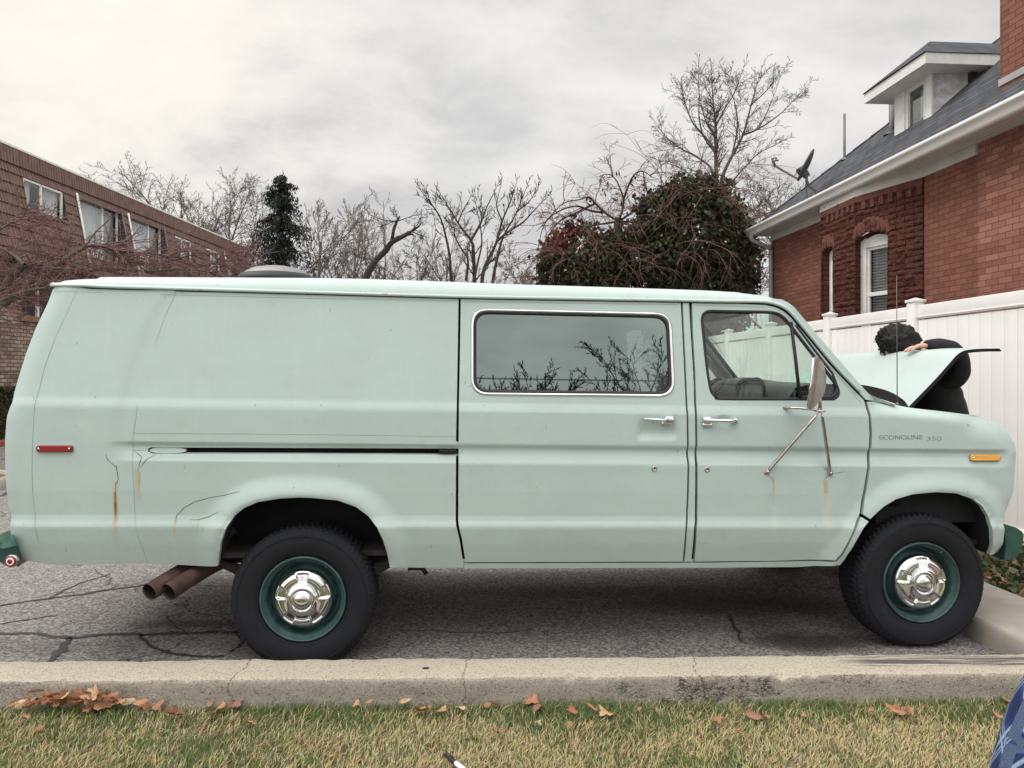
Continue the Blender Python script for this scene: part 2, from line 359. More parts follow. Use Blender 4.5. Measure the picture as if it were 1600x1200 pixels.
M['mulch'] = pm('bed_mulch', (.13, .09, .06), .95, var=.6, vs=25, bs=80, bump=.8)
def tinted(name, rough=.6, trans=.0, base=None):
    m, t, b = newmat(name); a = t.attr('tint')
    setp(t, b, t.mix(t.m('MULTIPLY', t.noise(t.co('Object'), 40, 2), .35), a, (.02, .02, .015)), rough, spec=.3)
    if trans:
        nt = m.node_tree; tl = t.new('ShaderNodeBsdfTranslucent'); t.put(tl.inputs[0], a); ms = t.new('ShaderNodeMixShader'); ms.inputs[0].default_value = trans
        nt.links.new(b.outputs[0], ms.inputs[1]); nt.links.new(tl.outputs[0], ms.inputs[2]); nt.links.new(ms.outputs[0], nt.nodes['Material Output'].inputs[0])
    return m
M['grass'] = tinted('grass_blades', .55, .25); M['foliage'] = tinted('foliage', .45, .2)
def leaf_mat():
    m, t, b = newmat('dry_leaf'); c = t.co('Object'); oi = t.new('ShaderNodeObjectInfo')
    col = t.ramp(oi.outputs['Random'], [(0, (.27, .105, .05)), (.3, (.38, .17, .08)), (.55, (.43, .23, .125)), (.75, (.21, .078, .046)), (.9, (.46, .29, .17)), (1, (.50, .40, .25))])
    g = t.co('Generated'); col = t.mix(t.m('MULTIPLY', t.step(t.noise(g, 5, 5, .7), .45, .7), .65), col, (.10, .042, .025))
    e = t.vor(g, 5, 'DISTANCE_TO_EDGE'); col = t.mix(t.m('MULTIPLY', t.m('SUBTRACT', 1.0, t.step(e, .0, .06)), .35), col, (.42, .28, .16))
    setp(t, b, col, .6, normal=t.bump(t.m('SUBTRACT', t.noise(g, 12, 3), t.m('MULTIPLY', e, .8)), .6, .004)); return m
M['leaf'] = leaf_mat()
# ---- houses
def brick_mat(name, c1, c2, mortar, bw, bh, msize=.006, bump=.6, rough=.85, stain=None, rock=0.0):
    m, t, b = newmat(name); uv = t.co('UV'); br = t.new('ShaderNodeTexBrick'); br.offset = .5
    wobble = t.new('ShaderNodeVectorMath', operation='ADD'); t.put(wobble.inputs[0], uv)
    ns = t.new('ShaderNodeVectorMath', operation='SCALE'); t.put(ns.inputs[0], t.noise(uv, 9, 2, out=1)); ns.inputs['Scale'].default_value = bh*.10; t.put(wobble.inputs[1], ns.outputs[0])
    t.put(br.inputs['Vector'], wobble.outputs[0])
    br.inputs['Scale'].default_value = 1; br.inputs['Brick Width'].default_value = bw; br.inputs['Row Height'].default_value = bh
    br.inputs['Mortar Size'].default_value = msize; br.inputs['Mortar Smooth'].default_value = .25; br.inputs['Bias'].default_value = 0
    t.put(br.inputs['Color1'], c1); t.put(br.inputs['Color2'], c2); t.put(br.inputs['Mortar'], mortar)
    n = t.noise(uv, 1.1, 5, .6); col = t.mix(t.m('MULTIPLY', t.step(n, .35, .75), .35), br.outputs['Color'], tuple(v*.62 for v in c1))
    f = t.noise(uv, 38, 5, .7); col = t.mix(t.m('MULTIPLY', t.step(f, .5, .8), .3), col, tuple(v*1.35 for v in c2))
    if stain: col = t.mix(t.m('MULTIPLY', t.step(t.noise(uv, .55, 3), .45, .6), .5), col, stain)
    h = t.m('SUBTRACT', t.m('MULTIPLY', f, .35+rock*2.2), t.m('MULTIPLY', br.outputs['Fac'], 1.0))
    if rock: h = t.m('ADD', h, t.m('MULTIPLY', t.noise(uv, 13, 4, .6), rock*2.5))
    setp(t, b, col, rough, spec=.25, normal=t.bump(h, bump, .012+rock*.03)); return m
M['redbrick'] = brick_mat('red_brick', (.180, .073, .050), (.255, .112, .078), (.105, .045, .035), .215, .073, .005, .8)
M['redbrick_pale'] = brick_mat('red_brick_weathered', (.225, .092, .065), (.36, .180, .135), (.15, .065, .050), .215, .073, .005, .8)
M['rockbrick'] = brick_mat('rock_faced_brick', (.155, .054, .037), (.215, .076, .052), (.07, .027, .020), .30, .082, .008, 1.0, rock=.9)
M['tanbrick'] = brick_mat('tan_brick', (.19, .125, .095), (.42, .32, .26), (.085, .066, .056), .215, .092, .011, .8)
def shingle_mat(name, c1, c2, bw, bh):
    m, t, b = newmat(name); uv = t.co('UV'); br = t.new('ShaderNodeTexBrick'); t.put(br.inputs[0], uv); br.inputs['Scale'].default_value = 1
    br.inputs['Brick Width'].default_value = bw; br.inputs['Row Height'].default_value = bh; br.inputs['Mortar Size'].default_value = .013; br.inputs['Mortar Smooth'].default_value = .4
    t.put(br.inputs['Color1'], c1); t.put(br.inputs['Color2'], c2); t.put(br.inputs['Mortar'], tuple(v*.2 for v in c1))
    v_ = t.sep(uv)[1]; saw = t.m('FRACT', t.m('DIVIDE', v_, bh))
    col = t.mix(t.m('MULTIPLY', t.noise(uv, 60, 4, .7), .5), br.outputs[0], tuple(v*1.5 for v in c2))
    setp(t, b, col, .9, spec=.2, normal=t.bump(t.m('SUBTRACT', t.m('MULTIPLY', saw, -1.0), t.m('MULTIPLY', br.outputs['Fac'], 1.5)), 1.0, .03)); return m
M['shingle'] = shingle_mat('asphalt_shingles', (.040, .043, .050), (.095, .10, .11), .30, .15)
def mansard_mat():
    m, t, b = newmat('brown_shakes'); uv = t.co('UV'); u, v, _ = t.sep(uv)
    rib = t.m('FRACT', t.m('DIVIDE', u, .105)); edge = t.m('SUBTRACT', 1.0, t.step(t.m('ABSOLUTE', t.m('SUBTRACT', rib, .5)), .0, .16))
    idn = t.new('ShaderNodeTexWhiteNoise', noise_dimensions='2D'); cx = t.new('ShaderNodeCombineXYZ'); t.put(cx.inputs[0], t.m('FLOOR', t.m('DIVIDE', u, .105))); t.put(cx.inputs[1], t.m('FLOOR', t.m('MULTIPLY', v, 3.4))); t.put(idn.inputs['Vector'], cx.outputs[0])
    col = t.mix(idn.outputs['Value'], (.150, .094, .077), (.205, .132, .110)); col = t.mix(t.m('MULTIPLY', edge, .75), col, (.035, .021, .017))
    setp(t, b, col, .8, spec=.25, normal=t.bump(t.m('MULTIPLY', edge, -1.0), .8, .02)); return m
M['mansard'] = mansard_mat()
M['vinyl'] = pm('white_vinyl', (.80, .785, .77), .42, var=.035, vs=2, bs=20, bump=.03)
M['whitepaint'] = pm('white_paint', (.74, .73, .70), .55, var=.10, vs=6, bump=.15)
M['oldwhite'] = pm('peeling_white_paint', (.56, .56, .55), .75, var=.35, vs=9, bs=30, bump=.4)
M['soffit'] = pm('soffit_white', (.58, .56, .53), .6, var=.08, vs=3)
M['aluminium'] = pm('aluminium', (.45, .46, .48), .4, .8, var=.15)
M['greymetal'] = pm('grey_metal', (.13, .135, .14), .5, .4, var=.25)
M['pipegrey'] = pm('painted_downspout', (.30, .30, .31), .5, var=.15)
M['curtain'] = pm('white_curtain', (.66, .67, .66), .9, var=.12, vs=3)
M['drape'] = pm('grey_drape', (.36, .38, .37), .9, var=.2, vs=3)
M['blind'] = pm('window_blind', (.66, .66, .64), .6, var=.05)
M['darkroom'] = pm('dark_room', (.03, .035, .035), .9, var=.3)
M['bark'] = pm('grey_bark', (.085, .070, .060), .9, var=.4, vs=12, bs=40, bump=.8)
M['barkpale'] = pm('pale_bark', (.16, .135, .115), .9, var=.35, vs=12, bs=40, bump=.8)
M['barkdark'] = pm('dark_bark', (.035, .028, .025), .9, var=.4, vs=12, bs=40, bump=.8)
M['barkred'] = pm('reddish_bark', (.16, .085, .078), .85, var=.4, vs=12, bs=40, bump=.5)
M['vine'] = pm('red_brown_vine', (.15, .075, .060), .85, var=.4, vs=10)
M['cloth_black'] = pm('black_cloth', (.010, .010, .011), .85, var=.5, vs=9, bs=140, bump=.5)
M['skin'] = pm('skin', (.56, .30, .23), .5, var=.12, vs=20, bump=.1)
M['hair'] = pm('black_hair', (.005, .0045, .0045), .75, var=.4, vs=60)
M['denim'] = pm('denim', (.05, .07, .12), .85, var=.3, vs=40)
def plaid_mat():
    m, t, b = newmat('blue_plaid_flannel'); c = t.map(t.co('UV'), rot=(0, 0, R(32))); x, y, z = t.sep(c)
    def stripe(v, per, lo, hi):
        f = t.m('FRACT', t.m('DIVIDE', v, per)); return t.m('MULTIPLY', t.step(f, lo-.02, lo+.02), t.m('SUBTRACT', 1.0, t.step(f, hi-.02, hi+.02)))
    col = t.mix(t.noise(t.co('UV'), 14, 4), (.018, .044, .135), (.032, .072, .195))
    for v in (x, y): col = t.mix(t.m('MULTIPLY', stripe(v, .085, .05, .50), .62), col, (.010, .018, .065))
    for v in (x, y):
        for lo, hi, k in ((.62, .69, .7), (.77, .80, .65), (.84, .87, .65)): col = t.mix(t.m('MULTIPLY', stripe(v, .085, lo, hi), k), col, (.36, .43, .52))
    setp(t, b, col, .9, spec=.2, normal=t.bump(t.noise(t.co('UV'), 11, 4), .35, .01)); return m
M['plaid'] = plaid_mat()
# ================================================================== the van
KT = .0165                                     # the body leans a little nose-down
def interp(kn, v):
    if v <= kn[0][0]: return kn[0][1]
    for (a, p), (b, q) in zip(kn, kn[1:]):
        if v <= b: return p+(q-p)*(v-a)/(b-a)
    return kn[-1][1]
def sm(x, a, b):
    t_ = max(0.0, min(1.0, (x-a)/(b-a))); return t_*t_*(3-2*t_)
def zb_of(py): x, z = V(794, py); return z+KT*x
BASE = sorted((zb_of(p), o) for p, o in [(436,-.135),(466,-.105),(560,-.055),(630,-.017),(638,-.006),(644,0),(700,.004),(770,.006),(806,.0),(814,.005),(819,.013),(823,.016),(827,.014),(850,-.004),(892,-.048)])
GROO = sorted((zb_of(p), o) for p, o in [(695.5,0),(698,-.009),(702,-.017),(709,-.0155),(721,.0),(724,.005),(740,.003),(772,0)])
def poly_v(pts, c=0.0): return [V(px, py, c) for px, py in pts]
ARCH_R = [(340,884),(342,869),(345,847),(353,825),(366,806),(381,794),(403,784.5),(437,779),(465,777.5),(487,778),(528,782),(556,792),(575,806),(589,824),(598,843),(605,865),(609,886)]
ARCH_F = [(1310,885),(1320,874),(1335,850),(1349,825),(1360,811),(1380,792),(1400,780),(1425,772.5),(1462,769),(1495,771),(1520,779.5),(1535,791),(1545,808),(1551,830),(1552,850),(1547,867)]
REAR = [(33,873),(29,866),(21,845),(17,834),(16,825),(17,814),(14,794),(11,770),(9,747),(8,717),(8,686),(11,651),(15,638),(19,629),(22,614),(30,586),(41,551),(56,512),(75,472),(85,447),(88,441)]
FRONT = [(1547,867),(1560,862),(1568,840),(1567,818),(1570,802),(1577,785),(1584,765),(1587,722),(1587,700),(1585,692),(1574,676),(1561,663.5),(1548,656.5),(1532,651.5),(1511,647.5)]
TOPF = [(1511,647.5),(1470,642.5),(1421,637),(1395,632),(1367,627)]
RIDGE = [(262,448),(240,466),(217,508),(201,560),(187,620),(178,680),(171,760)]
vARR, vARF = poly_v(ARCH_R), poly_v(ARCH_F); vREAR = [V(px, py, .145-interp(BASE, V(px, py, .15)[1]+KT*V(px, py, .15)[0])) for px, py in REAR]; vFRONT = poly_v(FRONT, .125); vTOPF = poly_v(TOPF, .06)
vRIDGE = sorted((z+KT*x, x) for x, z in poly_v(RIDGE))
def dist_pl(x, z, pl):
    best = 9e9
    for (ax, az_), (bx, bz) in zip(pl, pl[1:]):
        dx, dz = bx-ax, bz-az_; L = dx*dx+dz*dz
        u = max(0, min(1, ((x-ax)*dx+(z-az_)*dz)/L)) if L else 0
        d = (x-ax-u*dx)**2+(z-az_-u*dz)**2
        if d < best: best = d
    return math.sqrt(best)
GX0, GX1 = V(160, 700)[0], V(216, 700)[0]
GX2, GX3 = V(1556, 710)[0], V(1580, 710)[0]
HR = [V(998, 646), V(1058, 688)]; FH = V(1130, 658)
def out(x, z):
    zb = z+KT*x; o = interp(BASE, zb)
    g = interp(GROO, zb)
    if g: o += g*sm(x, GX0, GX1)*(1-sm(x, GX2, GX3))
    for pl, x0, x1 in ((vARR, -.85, .85), (vARF, 2.7, 4.2)):
        if x0 < x < x1 and z < 1.16:
            d = dist_pl(x, z, pl)
            if d < .16: o += .034*(1-sm(d, .014, .135)) - .008*(1-sm(d, 0, .014))
    if x < -1.0:
        d = dist_pl(x, z, vREAR)+.003
        if d < .17 or not -1.62 < x: o -= (.17-math.sqrt(max(0, .17**2-(.17-min(d, .17))**2)))*.85
        rx = interp(vRIDGE, zb)
        o += .007*(1-sm(x-rx, -.03, .05))
    elif x < -.6:
        rx = interp(vRIDGE, zb); o += .007*(1-sm(x-rx, -.03, .05))
    if x > 3.1:
        d = dist_pl(x, z, vFRONT)+.003
        if d < .16: o -= (.16-math.sqrt(.16**2-(.16-d)**2))*.75
        d = dist_pl(x, z, vTOPF)+.002
        if d < .07: o -= .07-math.sqrt(.07**2-(.07-d)**2)
    if HR[0][0]-.02 < x < HR[1][0]+.02 and HR[1][1]-.01 < z < HR[0][1]+.01:
        wx = sm(x, HR[0][0]-.006, HR[0][0]+.012)*(1-sm(x, HR[1][0]-.012, HR[1][0]+.006))
        tz = (HR[0][1]-z)/(HR[0][1]-HR[1][1])
        o -= .022*wx*(sm(tz, -.02, .72) if tz < .74 else 1-sm(tz, .76, 1.02))
    ex, ez = (x-FH[0])/.055, (z-FH[1])/.034
    e = ex*ex+ez*ez
    if e < 1.2: o -= .014*(1-sm(e, .1, 1.1))
    return o
def P(px, py, extra=0.0):
    c = 0.0
    for _ in range(4):
        x, z = V(px, py, c); c = -(out(x, z)+extra)
    return Vector((x, c, z))

van = empty('cargo_van', (0, 0, 0), 'old mint green high-riding cargo van with its hood raised, parked along the concrete kerb', 'van')
_o = Vector((1.75, .975, 0)); van.location = (-1.134+_o.x*cT-_o.y*sT, 4.0+_o.x*sT+_o.y*cT, 0); van.rotation_euler = (0, 0, F_TH)
W = 1.95
def vb(mb, name, mats, parent=van, fix=False): return mb.build(name, mats, parent, VOFF, fix)

def inside(x, z, poly):
    c = False; n = len(poly)
    for i in range(n):
        (ax, az_), (bx, bz) = poly[i], poly[i-1]
        if (az_ > z) != (bz > z) and x < (bx-ax)*(z-az_)/(bz-az_)+ax: c = not c
    return c
def densify(pl, step=.012, closed=True):
    o = []; n = len(pl)
    for i in range(n if closed else n-1):
        a, b = Vector(pl[i]), Vector(pl[(i+1) % n]); k = max(1, int((b-a).length/step))
        o += [tuple(a+(b-a)*j/k) for j in range(k)]
    if not closed: o.append(tuple(pl[-1]))
    return o
def rounded(pl, it=2):                         # Chaikin, closed
    for _ in range(it):
        q = []
        for a, b in zip(pl, pl[1:]+pl[:1]):
            q += [(a[0]*.75+b[0]*.25, a[1]*.75+b[1]*.25), (a[0]*.25+b[0]*.75, a[1]*.25+b[1]*.75)]
        pl = q
    return pl
def smooth_line(pts, n=6):                     # Catmull-Rom through open points
    p = [Vector(q) for q in pts]; p = [2*p[0]-p[1]]+p+[2*p[-1]-p[-2]]; o = []
    for i in range(1, len(p)-2):
        for j in range(n):
            u = j/n; a, b, c, d = p[i-1:i+3]
            o.append(tuple(.5*((2*b)+(-a+c)*u+(2*a-5*b+4*c-d)*u*u+(-a+3*b-3*c+d)*u**3)))
    o.append(tuple(p[-2])); return o
def triangulate(loops, pts):
    vs = []; es = []
    for l in loops:
        b = len(vs); n = len(l); vs += [Vector(p) for p in l]; es += [(b+i, b+(i+1) % n) for i in range(n)]
    vs += [Vector(p) for p in pts]
    r = delaunay_2d_cdt(vs, es, [], 0, 1e-7)
    fs = []
    for f in r[2]:
        cx = sum(r[0][i].x for i in f)/len(f); cz = sum(r[0][i].y for i in f)/len(f)
        if inside(cx, cz, loops[0]) and not any(inside(cx, cz, h) for h in loops[1:]): fs.append(tuple(f))
    return [tuple(v) for v in r[0]], fs
KZ = [z for z, _ in BASE]+[z for z, _ in GROO]
def panel(name, outl, holes=(), mat=None, parent=van, lines=(), seams=(), ret=.03, step_x=.02, flip=False):
    """one sheet of bodywork: outline and holes traced on the photo, laid on the body's own curved surface"""
    def xz(pl): return [(lambda p: (p.x, p.z))(P(px, py)) for px, py in pl]
    loops = [densify(xz(outl))]+[densify(xz(h)) for h in holes]
    xs = [p[0] for p in loops[0]]; zbs = [p[1]+KT*p[0] for p in loops[0]]
    rows = sorted(set([round(z, 4) for z in KZ if min(zbs) < z < max(zbs)]+[min(zbs)+.006+i*.0125 for i in range(int((max(zbs)-min(zbs))/.0125))]))
    r2 = []
    for z in rows:
        if not r2 or z-r2[-1] > .0035: r2.append(z)
    near = set()
    for l in loops:
        for a, b in l: near.add((round(a/.008), round(b/.008)))
    pts = []
    nx = int((max(xs)-min(xs))/step_x)
    for zb in r2:
        for i in range(nx+1):
            x = min(xs)+(i+.5)*step_x; z = zb-KT*x
            if not inside(x, z, loops[0]) or any(inside(x, z, h) for h in loops[1:]): continue
            k = (round(x/.008), round(z/.008))
            if k in near: continue
            pts.append((x, z))
    vs, fs = triangulate(loops, pts)
    mb = MB(); v3 = [(x, -out(x, z), z) for x, z in vs]
    fix = []
    for f in fs:
        (ax, az_), (bx, bz), (cx, cz) = (vs[i] for i in f[:3])
        fix.append(f if (bx-ax)*(cz-az_)-(bz-az_)*(cx-ax) > 0 else f[::-1])
    mb.add(v3, fix, 0, True)
    for l in loops:                            # turned-in edges
        n = len(l); a = [(x, -out(x, z), z) for x, z in l]; b = [(x, y+ret, z) for x, y, z in a]
        mb.add(a+b, [(i, (i+1) % n, n+(i+1) % n, n+i) for i in range(n)], 0, False)
    for sl_, wd, mi in [(l, .0042, 1) for l in lines]+[(l, .0022, 2) for l in seams]:
        q = densify([tuple(p) for p in xz(sl_)], .01, False); vv = []
        for i, (x, z) in enumerate(q):
            a, b = Vector(q[max(0, i-1)]), Vector(q[min(len(q)-1, i+1)]); d = (b-a).normalized(); nrm = Vector((-d.y, d.x))
            tw = wd*(.75+.5*mnoise.noise(Vector((x*40, z*40, 3)))) if mi == 1 else wd
            if mi == 1: tw *= min(1, .3+min(i, len(q)-1-i)*.25)
            for s_ in (-.5, .5):
                X, Z = x+nrm.x*tw*s_, z+nrm.y*tw*s_; vv.append((X, -out(X, Z)-.0012, Z))
        mb.add(vv, [(2*i, 2*i+1, 2*i+3, 2*i+2) for i in range(len(q)-1)], mi, True)
    return vb(mb, name, [mat or M['paint'], M['crack'], M['seam']], parent)

TOPL = lambda px: 447 + (px-84)*(465-447)/(720-84) if px < 720 else 465+(px-720)*6/358
SLOT = [(231,701),(236,699),(716.5,701),(716.5,710.5),(290,709),(238,709),(231,706)]
quarter = [(88,441)]+[(px, TOPL(px)-4) for px in range(110, 716, 40)]+[(716.5, 461),(715,560),(713.5,640),(712.5,690),(716.6,690.5),(716.6,711),(712.5,712),(712,812),(713,823),(718,843),(723.5,879),(723.5,887)]+[(700,887),(650,887),(609,886)]+ARCH_R[::-1][1:-1]+[(340,884),(312,884.5),(230,880),(150,881.5),(103,884),(62,880),(33,873)]+REAR[1:-1]
panel('rear_quarter_panel', quarter, [SLOT], lines=[
    [(165,709),(168,718),(178,727),(182,729),(185,749),(181,757),(181,775)], [(209,704),(222,714),(217,730),(215,735)], [(243,710),(229,718),(219,731)],
    [(376,767),(350,774),(330,777),(305,784),(288,793),(276,806),(274,818)], [(343,799),(327,807),(311,812),(296,812)]],
    seams=[[(122,450),(106,486),(87,526),(70,573),(56,626),(51,686),(50,740),(52,780),(55,812),(59,840),(62,850)], [(277,453),(258,494),(243,536)], [(215,634),(211,662),(208.5,677)],
           [(208.5,677),(208,703),(209,760),(211,812),(216,838),(224,860),(231,879)], [(208.5,677),(350,677.8),(500,679),(712,682)], [(208,703.5),(230,703.5)],
           [(84,455.5),(162,457)], [(250,460),(500,466.5),(714,470.5)]])
mb = MB()                                     # the sliding-door track inside its slot
a, b = P(228, 704), P(718, 706)
mb.box(((a.x+b.x)/2, .075, (a.z+b.z)/2), ((b.x-a.x)+.04, .004, .07), 0)
mb.tube([P(240, 708, -.02), P(717, 710, -.02)], .006, 6, 1)
trk = vb(mb, 'door_track', [M['void'], M['seam']])
mb = MB(); pl = rounded([tuple(p) for p in [V(232,699.5),(V(289,700)),(V(289,708.5)),(V(232,708.5))]], 2)
mb.prism([(x, -out(x, z)+.005, z) for x, z in pl], (0, .02, 0)); vb(mb, 'track_cover', M['paint'])
a = P(700, 705); mb = MB(); mb.box((a.x, .01, a.z), (.10, .03, .02), 0, bev=.004); vb(mb, 'roller_arm', M['void'])

WIN_S = rounded([(736,482),(1050,488.5),(1055.5,620.5),(736,618)], 0)
def rr(c4, r, n=6):                            # rounded quad in pixels
    o = []
    for i in range(4):
        p, a, b = Vector(c4[i]), Vector(c4[i-1]), Vector(c4[(i+1) % 4])
        u = p+(a-p).normalized()*r; v_ = p+(b-p).normalized()*r
        for j in range(n+1):
            s_ = j/n; o.append(tuple(u*(1-s_)**2+p*(2*s_*(1-s_))+v_*s_*s_))
    return o
Q_OUT = [(735.5,481),(1049.5,488),(1055.5,621),(735.5,618)]
def inset(c4, d): 
    return [(c4[0][0]+d, c4[0][1]+d), (c4[1][0]-d, c4[1][1]+d), (c4[2][0]-d, c4[2][1]-d), (c4[3][0]+d, c4[3][1]-d)]
sdoor_o = [(720,467.5),(900,469.5),(1063.5,472),(1066,520),(1069,580),(1072,640),(1073.5,696),(1072,710),(1074,724),(1073.5,770),(1072,812),(1071,823),(1066.5,877.5),(900,878),(727.5,878.5),(722,843),(717,822),(716,812),(716.5,720),(717,640),(718.6,560)]
sdoor = panel('sliding_door', sdoor_o, [rr(inset(Q_OUT, 3), 24)], seams=[[(724,471.5),(900,474),(1060,476)]])
def ring(name, c4a, c4b, mat, parent, oa, ob, r_a, r_b):
    A = [P(*p) for p in rr(c4a, r_a)]; B = [P(*p) for p in rr(c4b, r_b)]; n = len(A); mb = MB()
    C = [(a+b)/2 for a, b in zip(A, B)]
    rows = []
    for k in range(n):
        a, b, c = A[k].copy(), B[k].copy(), C[k].copy(); a.y -= oa*.2; b.y -= ob; c.y -= oa+.004
        a0 = A[k].copy(); a0.y += .01; b0 = B[k].copy(); b0.y += .03
        rows.append([a0, a, a+(c-a)*.5+Vector((0,-.002,0)), c, b+(c-b)*.5+Vector((0,-.002,0)), b, b0])
    rows.append(rows[0]); mb.grid(rows[::-1], 0, True); return vb(mb, name, mat, parent)
ring('chrome_trim', Q_OUT, inset(Q_OUT, 5.4), M['chrome'], sdoor, .006, .001, 27, 22)
ring('window_seal', inset(Q_OUT, 4.8), inset(Q_OUT, 9), M['black'], sdoor, -.002, -.006, 22, 19)
g = rr(inset(Q_OUT, 8), 19); mb = MB()
q = [P(*p) for p in g]; cxm = sum(p.x for p in q)/len(q); czm = sum(p.z for p in q)/len(q)
def pane(pl, name, mat, parent, inset_y=.012):
    pts = [P(*p) for p in pl]
    # flat pane: best plane of its corner points
    xs = [p.x for p in pts]; zs = [p.z for p in pts]; i0 = zs.index(min(zs)); i1 = zs.index(max(zs))
    y0, y1, z0, z1 = pts[i0].y, pts[i1].y, zs[i0], zs[i1]
    mb = MB(); vs = [(p.x, y0+(y1-y0)*(p.z-z0)/(z1-z0)+inset_y, p.z) for p in pts]; n = len(vs)
    mb.add(vs, [tuple(range(n))], 0, False)
    return vb(mb, name, mat, parent)
pane(g, 'window_glass', M['privacy'], sdoor)

# pillar between the doors, rocker under them
panel('door_pillar', [(1066.5,469),(1076,470.5),(1079,520),(1083,580),(1086,650),(1086.5,696),(1085,710),(1086,724),(1086,812),(1084.5,825),(1080,877.5),(1069.5,877.5),(1074,823),(1075,812),(1076.5,770),(1077,724),(1075,710),(1076.5,696),(1075,640),(1072,580),(1069,520)])
panel('rocker_panel', [(726,880.5),(900,880),(1100,879.5),(1300,878.5),(1309,877.5),(1318,868),(1330,845),(1339,826),(1346,808),(1357.5,815),(1349,825),(1335,850),(1320,874),(1312,883),(1300,884.5),(1247,886),(1100,887),(900,887.5),(724.5,888)], seams=[[(1246,879),(1246,886)]])
DW = [(1096.5,500),(1098.5,492),(1104,487.5),(1112,486),(1150,486.8),(1197.5,487.5),(1213,489.5),(1222,494),(1232,504),(1270,553),(1300,591),(1308,604),(1310.5,612),(1309,619),(1304,623),(1296,624),(1220,624),(1127,623.5),(1118,620),(1112,613),(1109,603),(1104,570)]
DW = [tuple(p) for p in smooth_line(DW+[DW[0]], 3)][:-1]
fdoor_o = [(1081.5,473.5),(1150,474.5),(1196,476.5),(1212,480),(1224,486),(1236,496.5),(1262,528),(1300,574),(1330,605),(1350,626),(1357,650),(1358.5,677),(1357.5,697),(1354.5,712),(1355,726),(1349.5,765),(1343,803),(1335.5,823),(1326,845),(1314,866),(1305,875.5),(1200,876.5),(1085.5,877),(1089,825),(1090,812),(1090,724),(1088.5,710),(1090,696),(1089.5,650),(1086.5,580),(1083,520)]
fdoor = panel('front_door', fdoor_o, [DW], lines=[[(1200,698),(1205,701),(1209,697)], [(1201,742),(1207,748),(1208.5,756)], [(1297,741),(1307,739),(1320,737)], [(1296,742),(1290,747),(1287,752)], [(1288,731),(1295,737)]],
              seams=[[(1230,496),(1258,528),(1298,576),(1346,629)], [(1086,477.5),(1150,478.5),(1196,481)]])
def seal(pl, r, mat, parent, name, dy=.006):
    mb = MB(); pts = [P(*p) for p in pl]; pts = [p+Vector((0, dy, 0)) for p in pts]; mb.tube(pts+pts[:2], r, 8, cap=False); return vb(mb, name, mat, parent)
seal(DW, .010, M['black'], fdoor, 'window_seal')
GL = [(px+(1200-px)*.012, py+(560-py)*.012) for px, py in DW]
pane(GL, 'window_glass', M['glass'], fdoor, .014)
# vent-window divider, and the thick black frame of the vent window
mb = MB(); mb.tube([P(1236,503,-.004), P(1243,560,-.004), P(1250,624,-.004)], .0125, 8, flat=.7); 
mb.tube([P(1242,508,-.008), P(1270,545,-.008), P(1300,584,-.008), P(1308,606,-.008), P(1305,617,-.008), P(1298,621,-.008), P(1252,621,-.008)], .013, 8, flat=.8)
mb.tube([P(1228,498,-.012), P(1243,505,-.012)], .012, 6); vb(mb, 'vent_divider', M['black'], fdoor)
# pillar strip ahead of the door up to the windscreen
panel('windscreen_pillar', [(1199,473),(1214,476.5),(1227,482.5),(1239,493),(1265,524.5),(1303,570.5),(1333,602),(1353,624.5),(1367,627),(1357,615),(1340,596),(1312,563.5),(1275,520.5),(1241,480),(1232,473),(1222,468),(1205,466)], ret=.07)
fender_o = [(1355,628),(1367,627),(1395,632),(1421,637),(1470,642.5),(1511,647.5)]+FRONT[::-1][1:]+ARCH_F[::-1][1:]
i_ = fender_o.index((1360,811)); fender_o = fender_o[:i_+1]+[(1348.5,803.5),(1354,766),(1359.5,727),(1358.8,712),(1361.8,697),(1363,677),(1361,650)]
panel('front_fender', fender_o)

# drip rail along the roof edge and down the windscreen pillar
mb = MB()
rail_px = [(82,444),(84,445.5),(130,446)]+[(px, TOPL(px)-1.5) for px in range(160, 1080, 60)]+[(1120,470.5),(1180,471),(1200,472.2),(1214,475.5),(1227,481.5),(1239,492),(1265,523),(1303,569),(1333,600.5),(1343,611)]
pts = smooth_line([tuple(P(px, py, .012)) for px, py in rail_px], 3)
mb.tube(pts, [.009]*len(pts), 10, flat=1.1)
ns_ = [tuple(Vector(p)+Vector((0,.018,.004))) for p in pts]; mb.tube(ns_, .011, 8)
mb.tube([Vector(p)+Vector((0,.0135,-.0115)) for p in pts], .0065, 6, 1)  # black strip standing in for the rail's shadow and the rubber gap
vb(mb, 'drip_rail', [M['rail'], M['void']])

# roof
mb = MB(); rows = []
ROOFP = [(84,445.5,441),(90,446,437.5),(97,446,436),(120,446,434.6),(141,446.3,434),(150,446.5,432.2),(158,447,431),(300,451,431.6),(500,457.5,433),(640,461.5,436.5),(800,466,442.5),(950,468.5,447),(1100,470.5,452),(1150,470.8,454.6),(1162,471,455.2),(1172,471,456.8),(1190,471.6,459),(1205,472.5,461.5),(1216,475,464.5),(1226,478.5,469.5),(1234,484,476)]
st = []
for px, pr, pt in ROOFP:
    r_ = P(px, pr, .004); t_ = V(px, pt, .17); st.append((r_.x, r_.y, r_.z, t_[1]))
st2 = smooth_line(st, 4)
for x, y, z0, z1 in st2:
    h = max(.004, z1-z0); row = []
    for yy, f_ in ((y, 0), (y+.004, .18), (y+.014, .40), (y+.03, .60), (y+.055, .80), (y+.09, .94), (.23, 1.02), (.36, 1.15), (.6, 1.3), (.85, 1.36), (W/2, 1.38)): row.append((x, yy, z0+h*f_))
    row += [(x, W-p[1], p[2]) for p in row[:-1][::-1]]
    rows.append(row)
mb.grid(rows[::-1], 0, True); n0 = rows[0]; mb.add(n0, [tuple(range(len(n0)))], 0, False)
roof = vb(mb, 'roof', M['roof_paint'])
